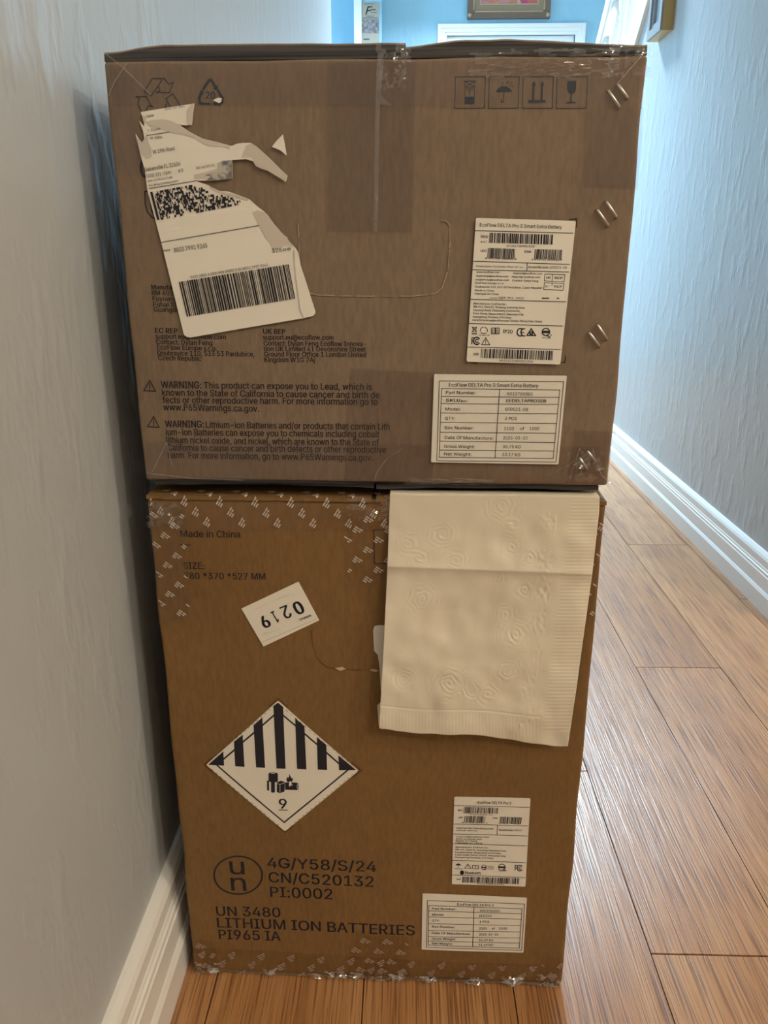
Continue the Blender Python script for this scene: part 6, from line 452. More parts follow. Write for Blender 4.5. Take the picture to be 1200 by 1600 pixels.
class Sheet:
    """collects flat shapes in (u, z), cuts them finely enough to follow the board, links them as one mesh"""
    def __init__(s): s.bm = bmesh.new()
    def poly(s, pts, cut=0.02):
        vs = [s.bm.verts.new((p[0], 0, p[1])) for p in pts]
        us = [p[0] for p in pts]; zs = [p[1] for p in pts]; geo = []
        for t in (tessellate_polygon([[Vector((p[0], p[1], 0)) for p in pts]]) if len(pts) > 4 else [range(len(pts))]):
            try: geo.append(s.bm.faces.new([vs[i] for i in t]))
            except ValueError: pass
        if cut and geo and (max(us)-min(us) > cut or max(zs)-min(zs) > cut):
            for ax, lo, hi in ((0, min(us), max(us)), (2, min(zs), max(zs))):
                t = math.floor(lo/cut)*cut+cut
                while t < hi:
                    g = set(geo); g |= {e for f_ in geo for e in f_.edges}; g |= {v for f_ in geo for v in f_.verts}
                    co = [0, 0, 0]; co[ax] = t; no = [0, 0, 0]; no[ax] = 1
                    r = bmesh.ops.bisect_plane(s.bm, geom=list(g), dist=1e-7, plane_co=co, plane_no=no)
                    geo = [q_ for q_ in r['geom'] if isinstance(q_, bmesh.types.BMFace)]
                    t += cut
    def ppoly(s, pts, cut=.02): s.poly([uz(*p) for p in pts], cut)
    def line(s, pts, w, closed=False):
        n = len(pts)
        for i in range(n if closed else n-1):
            a, c = Vector(pts[i]), Vector(pts[(i+1) % n]); d = c-a
            if d.length < 1e-7: continue
            d.normalize(); nrm = Vector((-d.y, d.x))*w/2; e = d*w/2*.98
            s.poly([a-e-nrm, c+e-nrm, c+e+nrm, a-e+nrm])
    def pline(s, pts, wpx, closed=False):
        x, y = pts[0]; sc = (uz(x+.5, y)-uz(x-.5, y)).length
        s.line([uz(*p) for p in pts], wpx*sc, closed)
    def text(s, t, p0, p1, cap, bold=0.0, shear=0, ratio=None):
        V, Fc = glyphs(t, bold, shear)
        if not V: return
        a, c = uz(*p0), uz(*p1); d = c-a; L = d.length; d.normalize(); nrm = Vector((-d.y, d.x))
        cz = (uz(p0[0], p0[1])-uz(p0[0], p0[1]-cap)).length
        if cap < 0: nrm = -nrm
        xm = min(v[0] for v in V); wd_ = max(v[0] for v in V)-xm
        sx, sy = L/wd_, cz/CAPH
        vs = []
        for vx, vy in V:
            q_ = a+d*((vx-xm)*sx)+nrm*(vy*sy); vs.append(s.bm.verts.new((q_.x, 0, q_.y)))
        for f in Fc:
            try: s.bm.faces.new([vs[i] for i in f])
            except ValueError: pass
    def bars(s, tl, tr, br, bl, n, seed, fill=.5):
        r = random.Random(seed); TL, TR, BR, BL = [uz(*p) for p in (tl, tr, br, bl)]
        t = 0; ws = []
        while len(ws) < n: ws.append((r.choice((1, 1, 1.6, 2.2, 3)), r.choice((1, 1, 1.5, 2.2))))
        tot = sum(a+c for a, c in ws)
        for a, c in ws:
            t0, t1 = t/tot, (t+a)/tot; t += a+c
            s.poly([BL.lerp(BR, t0), BL.lerp(BR, t1), TL.lerp(TR, t1), TL.lerp(TR, t0)])
    def ring(s, c, rx, ry, wpx, n=40, a0=0, a1=360):
        pts = [(c[0]+rx*math.cos(math.radians(a0+(a1-a0)*i/n)), c[1]-ry*math.sin(math.radians(a0+(a1-a0)*i/n))) for i in range(n+1)]
        s.pline(pts, wpx)
    def build(s, name, m_, parent, root_off, off, thick=0, fold=None, jit=0):
        bm = s.bm; bmesh.ops.remove_doubles(bm, verts=bm.verts, dist=1e-6)
        bmesh.ops.recalc_face_normals(bm, faces=bm.faces)
        fl = [f for f in bm.faces if f.normal.y > 0]
        if fl: bmesh.ops.reverse_faces(bm, faces=fl)
        for v in bm.verts:
            u, z = v.co.x, v.co.z; o_ = off
            if jit: o_ += jit*(.5+.5*noise.noise(Vector((u*90, z*90, 3.1))))+jit*.6*max(0, noise.noise(Vector((u*260, z*260, 1.7))))
            v.co = P3(u, z, o_, *(fold or (None, None)))
        if thick:
            r = bmesh.ops.extrude_face_region(bm, geom=list(bm.faces)); 
            for g in r['geom']:
                if isinstance(g, bmesh.types.BMVert): g.co.y += -thick
        return obj(name, bm, m_, parent, root_off)
def crop(ox, oy, sc): return lambda *p: (ox+p[0]/sc, oy+p[1]/sc)

# ------------------------------------------------------------------ carton bodies
def grid_box(a, b_, n, r, wob, seed, front=None):
    bm = bmesh.new(); c = [(a[i]+b_[i])/2 for i in range(3)]; h = [(b_[i]-a[i])/2 for i in range(3)]
    def sp(i, k):
        # edge-dense spacing so the rounded rims stay round
        t = [-h[i], -h[i]+r*.3, -h[i]+r*.65, -h[i]+r]+[-h[i]+r+(2*h[i]-2*r)*j/n[i] for j in range(1, n[i])]+[h[i]-r, h[i]-r*.65, h[i]-r*.3, h[i]]
        return t
    G = [sp(0, 0), sp(1, 0), sp(2, 0)]
    for ax in range(3):
        o1, o2 = [(1, 2), (0, 2), (0, 1)][ax]
        for sgn in (-1, 1):
            rows = []
            for p in G[o1]:
                row = []
                for q_ in G[o2]:
                    v = [0, 0, 0]; v[ax] = sgn*h[ax]; v[o1] = p; v[o2] = q_; row.append(bm.verts.new(v))
                rows.append(row)
            for i in range(len(rows)-1):
                for j in range(len(rows[0])-1): bm.faces.new((rows[i][j], rows[i+1][j], rows[i+1][j+1], rows[i][j+1]))
    bmesh.ops.remove_doubles(bm, verts=bm.verts, dist=1e-6)
    for v in bm.verts:
        inn = Vector([max(-h[i]+r, min(h[i]-r, v.co[i])) for i in range(3)]); d = v.co-inn
        if d.length > 1e-9: v.co = inn+d.normalized()*min(r, d.length if sum(abs(x) > 1e-9 for x in d) == 1 else r)
        p = v.co+Vector(c)
        e = sorted([h[i]-abs(v.co[i]) for i in range(3)])
        if e[1] < .02:
            w_ = wob*(1-e[1]/.02)
            q3 = Vector((noise.noise(p*16+Vector((seed, 0, 0))), noise.noise(p*16+Vector((0, seed, 5))), noise.noise(p*16+Vector((9, 0, seed)))))*w_
            if v.co.y < 0: q3.y = abs(q3.y)*.3
            p += q3
        if abs(v.co.y+h[1]) < 1e-4: p.y -= D(p.x, p.z)
        v.co = p
    bmesh.ops.recalc_face_normals(bm, faces=bm.faces)
    return bm
LU, LL = .70, .78
def root_at(L, z): return (-(L/2)*sb, (L/2)*cb, z)
lower = thing('shipping_carton', 'tall brown carton at the bottom of the stack with black and white hazard diamond', 'box', root_at(LL, 0), BY)
upper = thing('shipping_carton', 'wide low brown carton on top of the stack with torn shipping label', 'box', root_at(LU, ZS), BY)
LO, UO = (0, LL/2, 0), (0, LU/2, ZS)
obj('carton_body', grid_box((-HW, 0, .004), (HW, LL, ZS-.006), (60, 14, 70), .003, .0018, 2), CARD_L, lower, LO, True)
obj('carton_body', grid_box((-HW, 0, ZU), (HW, LU, ZT+.0005), (60, 14, 50), .0025, .0014, 5), CARD_U, upper, UO, True)
def flap(parent, ro, name, x0, x1, y0, y1, zf, th, m_, seed, droop=0):
    bm = bmesh.new(); nx, ny = 44, 12; T = []; Bt = []
    for j in range(ny+1):
        y = y0+(y1-y0)*j/ny; r1 = []; r2 = []
        for i in range(nx+1):
            x = x0+(x1-x0)*i/nx; z = zf(x)*(1 if True else 0); w = noise.noise(Vector((x*30, y*30, seed)))*.0006
            yy = y+(noise.noise(Vector((x*70, 0, seed)))*.0012 if j == 0 else 0)
            r1.append(bm.verts.new((x, yy, z+w+th))); r2.append(bm.verts.new((x, yy, z+w)))
        T.append(r1); Bt.append(r2)
    for j in range(ny):
        for i in range(nx):
            bm.faces.new((T[j][i], T[j][i+1], T[j+1][i+1], T[j+1][i])); bm.faces.new((Bt[j][i], Bt[j+1][i], Bt[j+1][i+1], Bt[j][i+1]))
    for i in range(nx): bm.faces.new((T[0][i], Bt[0][i], Bt[0][i+1], T[0][i+1])); bm.faces.new((T[ny][i], T[ny][i+1], Bt[ny][i+1], Bt[ny][i]))
    for j in range(ny): bm.faces.new((T[j][0], T[j+1][0], Bt[j+1][0], Bt[j][0])); bm.faces.new((T[j][nx], Bt[j][nx], Bt[j+1][nx], T[j+1][nx]))
    bmesh.ops.recalc_face_normals(bm, faces=bm.faces)
    return obj(name, bm, m_, parent, ro)
# upper carton: two long top flaps meeting at the middle, bowed up a little; the bottom ones tucked under
FLUTE_SHADE = mat('fluted_edge_with_shade', (.10, .095, .09), .8, spec=.2)  # fluted edge, with shade of its openings and the carton gap in the colour
fn_ = noisetex(FLUTE_SHADE, coords(FLUTE_SHADE, (6, 6, 420)), 1, 3); fr_ = ramp(FLUTE_SHADE, fn_, 'Fac', [(.35, (.03, .032, .036)), (.6, (.09, .088, .088))]); ln(FLUTE_SHADE, fr_, 0, P(FLUTE_SHADE), 'Base Color')
def bow_l(x): return .0062+.0042*sm(-HW, -.14, x)-.0006*sm(-.08, 0, x)
def bow_r(x): return .0075+.0036*sm(.022, .065, x)-.0042*sm(.085, HW, x)
def slab(name, x0, x1, bow, seed):
    bm = bmesh.new(); nx = 60; cols = []
    for i in range(nx+1):
        x = x0+(x1-x0)*i/nx; h = bow(x)+.0004*noise.noise(Vector((x*60, seed, 0))); y0 = .0006+.0012*abs(noise.noise(Vector((x*25, seed, 2))))
        cols.append([bm.verts.new((x, y, ZT+z)) for y, z in ((y0, .0004), (y0+.0003, h-.0012), (y0+.0014, h), (.05, h-.001), (LU-.002, h-.003), (LU-.002, .0004))])
    for A, B in zip(cols, cols[1:]):
        for k in range(6):
            bm.faces.new((A[k], B[k], B[(k+1) % 6], A[(k+1) % 6])).material_index = 0 if k else 1
    bm.faces.new(cols[0]); bm.faces.new(cols[-1][::-1]); bmesh.ops.recalc_face_normals(bm, faces=bm.faces)
    obj(name, bm, [CARD_IN, FLUTE_SHADE], upper, UO)
slab('top_flap', -HW+.0005, .0231, bow_l, 1)
slab('top_flap', .0233, HW-.0005, bow_r, 4)
flap(upper, UO, 'bottom_flap', -HW+.006, 0, .006, LU-.006, lambda x: ZS+.0035+.002*abs(math.sin(x*17)), .0035, FLUTE_SHADE, 8)  # dark all over: colour stands in for the shaded gap between cartons
flap(upper, UO, 'bottom_flap', .002, HW-.006, .005, LU-.006, lambda x: ZS+.0030+.002*abs(math.sin(x*15)), .0035, FLUTE_SHADE, 9)
flap(lower, LO, 'top_flap', -HW, -.002, -.001, LL-.002, lambda x: ZS-.0065, .003, CARD_L, 11)
flap(lower, LO, 'top_flap', .002, HW, -.001, LL-.002, lambda x: ZS-.0062, .003, CARD_L, 12)
flap(lower, LO, 'bottom_flap', -HW+.002, -.001, .001, LL-.002, lambda x: .0008, .003, CARD_IN, 13)
flap(lower, LO, 'bottom_flap', .001, HW-.002, .001, LL-.002, lambda x: .0008, .003, CARD_IN, 14)

# ------------------------------------------------------------------ printing on the upper carton
s = Sheet()
for t, p0, p1, c, bd in [
    ('EC REP', (243, 520), (278, 521), 8, .016), ('support.eu@ecoflow.com', (243.5, 529), (353, 530), 7.5, .003), ('Contact: Dylan Feng', (244.5, 537.5), (332, 539.5), 7.5, .003),
    ('EcoFlow Europe s.r.o.', (246, 546), (339, 548), 7.5, .003), ('Doubravice 110, 533 53 Pardubice,', (246.5, 555), (397.5, 557), 7.5, .003), ('Czech Republic', (247.5, 562.5), (315, 564), 7.5, .003),
    ('UK REP', (411, 521.5), (446, 522.5), 8, .016), ('support.eu@ecoflow.com', (411, 530.5), (521, 531), 7.5, .003), ('Contact: Dylan Feng Ecoflow Innova-', (412, 540), (572, 541), 7.5, .003),
    ('tion UK Limited 41 Devonshire Street', (412, 548.5), (571.5, 549.5), 7.5, .003), ('Ground Floor Office 1 London United', (413, 557), (572, 558), 7.5, .003), ('Kingdom W1G 7Aj', (413.5, 565.5), (492, 566), 7.5, .003),
    ('Manufacturer:', (237, 452), (297, 453), 7.5, .016), ('RM 401, Plant #1', (238, 461), (312, 462), 7.5, .003), ('Fuyuanyi Road,', (239, 470), (308, 471), 7.5, .003), ('Fuhai Street,', (240, 479), (297, 480), 7.5, .003), ('Guangdong', (241, 487), (292, 488), 7.5, .003)]:
    s.text(t, p0, p1, c, bd)
s.build('address_print', INK, upper, UO, .00025)
s = Sheet()
cc = crop(200, 500, 2.7273)
for t, p0, p1, c, bd in [
    ('WARNING:', (142, 289), (314, 291), 10.5, .018), ('This product can expose you to Lead, which is', (325, 291), (1040, 298), 10, .004),
    ('known to the State of California to cause cancer and birth de', (147, 322), (1072, 333), 10, .004), ('fects or other reproductive harm. For more information go to', (149, 353), (1065, 362), 10, .004), ('www.P65Warnings.ca.gov.', (152, 384), (560, 390), 10, .004),
    ('WARNING:', (160, 456), (325, 457), 10.5, .018), ('Lithium-ion Batteries and/or products that contain Lith', (334, 458), (1115, 468), 10, .004), ('ium-ion Batteries can expose you to chemicals including cobalt', (163, 489), (1072, 500), 10, .004),
    ('lithium nickel oxide, and nickel, which are known to the State of', (166, 523), (1070, 535), 10, .004), ('California to cause cancer and birth defects or other reproductive', (170, 555), (1100, 566), 10, .004), ('harm. For more information, go to www.P65Warnings.ca.gov.', (172, 587), (1043, 600), 10, .004)]:
    s.text(t, cc(*p0), cc(*p1), c, bd)
for tri in ([(68, 301), (93, 257), (118, 303)], [(84, 454), (110, 411), (134, 457)]):
    s.pline([cc(*p) for p in tri], 1.4, True)
    ax = (tri[1][0], tri[1][1]+14); s.pline([cc(*ax), cc(ax[0], ax[1]+16)], 1.3); s.pline([cc(ax[0], ax[1]+21), cc(ax[0], ax[1]+24)], 1.3)
s.build('warning_print', INK, upper, UO, .00025)
# recycling arrows (outline) and the numbered triangle
s = Sheet(); cc = crop(205, 130, 7.5); c1 = crop(130, 40, 3)
s.pline([c1(*p) for p in [(288, 308), (325, 248), (380, 248), (402, 275), (422, 266), (405, 316), (345, 314), (362, 305), (352, 284), (320, 330)]], 1.5); s.pline([c1(*p) for p in [(352, 284), (368, 258)]], 1.5); s.pline([c1(288, 308), c1(320, 330)], 1.5)
s.pline([cc(*p) for p in [(60, 160), (180, 158), (235, 262), (260, 280), (205, 268), (180, 325), (135, 345)]], 1.5); s.pline([cc(*p) for p in [(60, 160), (100, 180), (85, 240), (100, 290), (135, 345)]], 1.5)
s.pline([cc(*p) for p in [(490, 125), (410, 185), (462, 280)]], 1.5); s.pline([cc(*p) for p in [(490, 125), (575, 260)]], 1.5); s.pline([cc(*p) for p in [(415, 245), (400, 290)]], 1.5)
s.build('recycling_symbol', INK_B, upper, UO, .00025)
s = Sheet()
s.pline([c1(*p) for p in [(565, 296), (590, 258), (600, 256), (612, 274), (625, 296)]], 4); s.ppoly([c1(*p) for p in [(610, 296), (632, 278), (630, 302)]])
s.pline([c1(*p) for p in [(556, 310), (545, 340), (547, 360), (556, 366)]], 4); s.pline([c1(*p) for p in [(634, 308), (652, 340), (652, 358), (640, 370)]], 4)
s.ppoly([c1(*p) for p in [(545, 316), (566, 306), (562, 326)]]); s.ppoly([c1(*p) for p in [(556, 362), (596, 363), (596, 372), (556, 370)]]); s.ppoly([c1(*p) for p in [(608, 366), (625, 352), (640, 362), (632, 374), (612, 374)]])
s.text('20', c1(575, 342), c1(620, 344), 11, .012)
s.build('recycling_symbol', INK_B, upper, UO, .00025)
# the four handling marks
cc = crop(700, 100, 5.2174)
def mark(fn, x0, x1):
    s = Sheet(); s.pline([cc(x0, 106), cc(x1, 104), cc(x1-8, 362), cc(x0-6, 364)], 1.1, True); fn(s); s.build('handling_symbol', INK_B, upper, UO, .00025)
def m_stack(s):
    s.ppoly([cc(*p) for p in [(135, 272), (214, 270), (212, 326), (134, 327)]]); s.pline([cc(138, 205), cc(216, 205), cc(214, 270), cc(136, 272)], .8, True)
    s.pline([cc(138, 145), cc(220, 142), cc(218, 190), cc(137, 192)], .9, True); s.pline([cc(138, 145), cc(218, 190)], .9); s.pline([cc(220, 142), cc(137, 192)], .9); s.pline([cc(130, 142), cc(224, 140)], 1)
    s.pline([cc(164, 214), cc(176, 224), cc(188, 214)], .8); s.pline([cc(176, 220), cc(175, 255)], .9)
def m_umb(s):
    s.ppoly([cc(*p) for p in [(388, 232), (400, 210), (425, 188), (455, 180), (485, 187), (510, 208), (524, 232), (505, 226), (490, 234), (472, 226), (455, 234), (440, 226), (420, 234), (405, 227)]])
    s.pline([cc(455, 232), cc(452, 305), cc(445, 316), cc(436, 312), cc(433, 290)], 1.4)
    for (x, y) in ((436, 175), (445, 160), (470, 165), (485, 155), (480, 150), (495, 170), (512, 160), (508, 182), (526, 188)): s.pline([cc(x, y), cc(x+7, y-9)], 1)
def m_up(s):
    for x in (698, 767):
        s.ppoly([cc(*p) for p in [(x-19, 180), (x-6, 150), (x+2, 143), (x+8, 150), (x+20, 178), (x+8, 174), (x+2, 294), (x-14, 294), (x-8, 174)]])
    s.ppoly([cc(*p) for p in [(654, 296), (796, 294), (795, 316), (653, 319)]])
def m_glass(s):
    s.ppoly([cc(*p) for p in [(973, 140), (1045, 138), (1043, 205), (1036, 228), (1014, 246), (1006, 248), (984, 236), (972, 212)]])
    s.pline([cc(1005, 240), cc(1000, 312)], 2.2); s.ppoly([cc(*p) for p in [(958, 322), (960, 314), (1000, 304), (1042, 312), (1040, 320)]])
mark(m_stack, 60, 304); mark(m_umb, 336, 580); mark(m_up, 612, 858); mark(m_glass, 888, 1136)
# half hidden marks beside the shipping label
s = Sheet(); cc = crop(205, 290, 4)
s.pline([cc(*p) for p in [(115, 38), (88, 38), (92, 120), (105, 165), (130, 195), (160, 212)]], 1.8); s.ppoly([cc(*p) for p in [(118, 45), (135, 45), (160, 210), (150, 208), (128, 150)]])
for y in (70, 100, 130, 160): s.pline([cc(112+y*.12, y), cc(118+y*.12, y)], 1.6)
s.build('printed_mark', INK, upper, UO, .00025)
s = Sheet(); s.ring((236, 262), 15, 18, 4, 16, 140, 230); s.build('printed_mark', INK, upper, UO, .00025)
s = Sheet()
s.pline([(898, 342), (901, 342), (900, 355)], 1.6); s.pline([(890, 343), (900, 342)], 1.6); s.build('corner_mark', INK, upper, UO, .00025)
s = Sheet(); s.pline([(883, 556), (882, 566), (874, 566)], 1.4); s.build('corner_mark', INK, upper, UO, .00025)
s = Sheet(); s.pline([(735, 566), (745, 567)], 1.5)
s.build('corner_mark', INK, upper, UO, .00025)
# handle perforation: torn dashes around the hand hole
def perf(parent, ro, pts, dash, wpx, seed):
    s = Sheet(); r = random.Random(seed)
    for i in range(len(pts)-1):
        a, c = Vector(pts[i]), Vector(pts[i+1]); L = (c-a).length; t = 0
        while t < L:
            e = min(L, t+dash*r.uniform(.6, 1.2)); n = 4; seg = [tuple(a.lerp(c, (t+(e-t)*q_/n)/L)+Vector((r.uniform(-.5, .5), r.uniform(-.5, .5)))) for q_ in range(n+1)]
            s.pline(seg, wpx*r.uniform(.6, 1.2)); t = e+dash*r.uniform(.05, .5)
    return s
s = perf(upper, UO, [(466, 350), (467, 400), (470, 440), (480, 457), (496, 461), (560, 463), (640, 463), (680, 459), (692, 448), (700, 420), (703, 380), (703, 352), (698, 346), (690, 344)], 26, 1.0, 3)
s.build('handle_perforation', TORN, upper, UO, .0003, .0004)

# ------------------------------------------------------------------ labels on the upper carton
def label(parent, ro, name, corners, m_, off=.0016, rad=4, th=.0003):
    pts = []
    n = len(corners)
    for i in range(n):
        p, a, c = Vector(corners[i]), Vector(corners[i-1]), Vector(corners[(i+1) % n])
        if rad:
            d1, d2 = (a-p).normalized()*rad, (c-p).normalized()*rad
            for t in (0, .33, .67, 1): pts.append(tuple((p+d1)*(1-t)**2+p*2*t*(1-t)+(p+d2)*t*t))
        else: pts.append(tuple(p))
    s = Sheet(); s.ppoly(pts); return s.build(name, m_, parent, ro, off, th)
cc = crop(680, 320, 5)
lb = label(upper, UO, 'product_label', [cc(318, 103), cc(1095, 127), cc(972, 1243), cc(243, 1222)], PAPER, rad=3)
s = Sheet(); T = lambda t, a, b_, c, bd=0: s.text(t, cc(*a), cc(*b_), c/5, bd)
Ln = lambda a, b_, w=1.0: s.pline([cc(*a), cc(*b_)], w)
T('EcoFlow DELTA Pro 3 Smart Extra Battery', (347, 170), (985, 188), 27)
for a, b_ in (((310, 202), (1070, 222)), ((297, 440), (1045, 465)), ((292, 507), (1037, 524)), ((275, 737), (1013, 755)), ((262, 925), (990, 943)), ((247, 1107), (972, 1126)), ((716, 455), (711, 515))): Ln(a, b_)
T('SKU/', (353, 257), (410, 259), 20, .01); T('型号:', (352, 295), (400, 297), 20)
s.bars(cc(423, 218), cc(922, 234), cc(918, 312), cc(418, 297), 34, 1); T('EFDELTAPRO3EB', (556, 329), (772, 333), 16)
T('UPC', (352, 369), (400, 371), 18, .01); s.bars(cc(410, 337), cc(628, 344), cc(622, 424), cc(404, 415), 24, 2); T('8 43705 10442 0', (388, 424), (635, 430), 13, .01)
T('EAN:', (695, 374), (748, 376), 18, .01); s.bars(cc(775, 346), cc(992, 352), cc(986, 430), cc(768, 420), 24, 3); T('4 895251 602044 7', (748, 432), (985, 438), 13, .01)
T('Portable Battery / Accumulator lithium-ion/ 充电电池', (318, 486), (685, 492), 14); T('Model/Modèle: EFD521-EB', (724, 494), (1022, 500), 18)
for t, a, b_ in [('www.ecoflow.com', (320, 530), (500, 534)), ('support@ecoflow.com', (605, 540), (830, 545)), ('support.jp@ecoflow.com', (317, 560), (568, 566)), ('https://jp.ecoflow.com', (595, 568), (815, 572)), ('support.eu@ecoflow.com', (315, 589), (572, 595)), ('Contact: Dylan Feng', (598, 597), (800, 602)),
    ('EcoFlow Europe s.r.o', (312, 616), (530, 620)), ('Doubravice 110, 533 53 Pardubice, Czech Republic', (310, 645), (832, 656)), ('Made in China', (309, 673), (457, 677)), ('Fabriqué en Chine', (307, 700), (494, 704)), ('执行标准: Q/EF 001-2021', (425, 730), (690, 736)),
    ('Manufacturer: EcoFlow Inc.', (300, 776), (555, 782)), ('RM 401, Plant #1, Runheng Industrial Zone', (298, 801), (694, 810)), ('Fuyuanyi Road, Zhancheng Community,', (296, 827), (660, 835)), ('Fuhai Street, Baoan District, Shenzhen City', (294, 853), (686, 863)), ('Guangdong Province, P.R.China', (292, 879), (590, 886)), ('manufacturer.eu@ecoflow.com Contact: Shang Shen Shang', (290, 904), (828, 916))]: T(t, a, b_, 15, .004)
for (a, b_, c, d, t1, t2) in (((853, 540), (1007, 545), (1001, 600), (848, 594), 'UK', 'REP'), ((848, 608), (999, 612), (993, 666), (843, 660), 'EC', 'REP')):
    s.pline([cc(*a), cc(*b_), cc(*c), cc(*d)], .9, True); mx_ = (a[0]+60, a[1]+2); Ln(mx_, (mx_[0]-5, mx_[1]+55), .9)
    T(t1, (a[0]+8, a[1]+36), (a[0]+44, a[1]+37), 18, .01); T(t2, (a[0]+74, a[1]+38), (a[0]+138, a[1]+40), 18, .01)
for i, x in enumerate((833, 855, 877, 900, 925, 945)): Ln((x, 728), (x+12, 729), 2.0)
# pictograms
Ln((288, 1004), (320, 1005), 1.6); Ln((286, 950), (322, 990)); Ln((322, 950), (286, 990)); s.pline([cc(292, 955), cc(320, 957), cc(315, 990), cc(296, 989)], .8, True)
s.ring(cc(378, 978), 5.4, 5, 1, 20, 100, 190); s.ring(cc(378, 978), 5.4, 5, 1, 20, 220, 310); s.ring(cc(378, 978), 5.4, 5, 1, 20, 340, 430); T('Li-ion 00', (338, 1020), (422, 1022), 12)
for x in (437, 470): s.pline([cc(x, 960), cc(x+28, 958), cc(x+28, 1003), cc(x, 1006)], 1, True); Ln((x+8, 970), (x+8, 1000), .7); Ln((x+18, 970), (x+18, 1000), .7)
T('IP20', (525, 998), (600, 1001), 27, .012)
s.ring(cc(662, 992), 5.2, 5.8, 1.7, 16, 70, 290); s.ring(cc(690, 993), 4.8, 5.6, 1.7, 16, 80, 280); Ln((668, 993), (688, 994), 1.4)
s.pline([cc(712, 1016), cc(746, 964), cc(780, 1018)], 1.6, True); s.ring(cc(746, 1000), 2.6, 2.6, 1.2, 14); Ln((738, 998), (746, 1006), 1.2); Ln((746, 1006), (760, 985), 1.2)
s.ring(cc(860, 990), 5.8, 5.6, 1.5, 26); s.ppoly([cc(836, 980), cc(886, 981), cc(885, 1000), cc(835, 999)]); s.pline([cc(868, 1012), cc(880, 1026), cc(893, 1030)], 1.4); Ln((897, 1014), (901, 1014), 1.4); T('MY1304', (833, 1040), (890, 1042), 11)
T('F', (280, 1086), (304, 1087), 54, .012); s.ring(cc(323, 1060), 5, 5.6, 1.8, 18, 40, 320); s.ring(cc(325, 1060), 2.3, 2.6, 1.4, 14, 40, 320)
s.pline([cc(360, 1088), cc(393, 1034), cc(424, 1090)], 1, True); Ln((392, 1050), (392, 1070), 1); Ln((392, 1077), (392, 1081), 1)
T('S/N', (294, 1170), (335, 1172), 18, .012); s.bars(cc(358, 1120), cc(920, 1137), cc(914, 1209), cc(353, 1192), 40, 4); T('M1522Z1SAPH3C1004', (498, 1220), (760, 1228), 17)
s.build('label_print', INK, lb, UO, .0021)

cc = crop(640, 560, 3.5294)
lb = label(upper, UO, 'specification_label', [cc(135, 84), cc(864, 92), cc(818, 581), cc(118, 570)], PAPER2, rad=2)
s = Sheet()
s.pline([cc(164, 121), cc(846, 125), cc(805, 568), cc(150, 561)], .9, True); s.pline([cc(176, 163), cc(825, 170), cc(789, 548), cc(163, 542)], .9, True)
rows = [(206, 211), (246, 250), (297, 302), (349, 355), (404, 409), (453, 460), (502, 507)]
def ex(xa, xb, ya, yb, y): return xa+(xb-xa)*(y-ya)/(yb-ya)
for a, b_ in rows: s.pline([cc(ex(176, 163, 163, 542, a), a), cc(ex(825, 789, 170, 548, b_), b_)], .9)
s.pline([cc(495, 167), cc(470, 545)], 1)
T = lambda t, a, b_, c, bd=0: s.text(t, cc(*a), cc(*b_), c/3.53, bd)
T('EcoFlow DELTA Pro 3 Smart Extra Battery', (216, 152), (707, 156), 20, .008)
for t, a, b_, bd in [('Part Number:', (200, 193), (367, 194), 0), ('SKU/型号:', (199, 236), (320, 238), .01), ('Model:', (197, 284), (281, 285), 0), ('QTY:', (195, 335), (250, 336), 0), ('Box Number:', (193, 387), (353, 389), 0), ('Date Of Manufacture:', (193, 441), (460, 445), 0), ('Gross Weight:', (190, 490), (358, 492), 0), ('Net Weight:', (189, 532), (340, 534), 0),
    ('5013701002', (535, 199), (675, 201), 0), ('EFDELTAPRO3EB', (531, 237), (750, 239), .01), ('EFD521-EB', (525, 284), (650, 286), 0), ('1 PCS', (525, 335), (588, 336), 0), ('1103', (519, 391), (573, 392), 0), ('of', (606, 391), (630, 391), 0), ('1200', (658, 391), (712, 391), 0), ('2025-03-20', (514, 443), (647, 444), 0), ('36.75 KG', (512, 491), (611, 492), 0), ('33.17 KG', (508, 534), (608, 536), 0)]: T(t, a, b_, 17, bd)
s.build('label_print', INK, lb, UO, .0021)

# torn shipping label
c4 = crop(205, 150, 4.4444); c5 = crop(205, 290, 4)
top_piece = [(75, 115), (445, 55), (437, 115), (428, 205), (385, 208), (350, 204), (330, 195), (400, 245), (500, 298), (600, 322), (700, 350), (740, 333), (780, 328), (835, 328), (870, 350), (910, 385), (960, 430), (1000, 470), (1050, 520), (1088, 555), (1076, 598), (1030, 570), (990, 545), (950, 520), (900, 505), (870, 490), (850, 455), (800, 440), (705, 447), (706, 573), (600, 588), (540, 590), (450, 590)]
OUT = [c4(*p) for p in top_piece]+[c5(*p) for p in [(490, 0), (520, 25), (560, 35), (610, 38), (660, 55), (740, 85), (765, 108), (790, 130), (830, 160), (860, 190), (890, 235), (920, 270), (950, 305), (978, 325), (972, 332), (1000, 362), (1030, 393), (1045, 420), (1060, 500), (1080, 560), (1100, 620), (1126, 705), (1152, 785), (1150, 800), (1136, 814), (1080, 828), (720, 888), (375, 948), (352, 944), (336, 932), (330, 915), (195, 355), (160, 220), (108, 25)]]+[c4(*p) for p in [(105, 520), (70, 400), (38, 262), (60, 300), (84, 328), (100, 300), (92, 250), (66, 175), (80, 195), (102, 218), (95, 180)]]
s = Sheet(); s.ppoly(OUT)
ship = s.build('shipping_label', PAPER, upper, UO, .0016, .0003)
def inside(p, poly):
    r = False; j = len(poly)-1
    for i in range(len(poly)):
        if (poly[i][1] > p[1]) != (poly[j][1] > p[1]) and p[0] < (poly[j][0]-poly[i][0])*(p[1]-poly[i][1])/(poly[j][1]-poly[i][1])+poly[i][0]: r = not r
        j = i
    return r
s = Sheet()
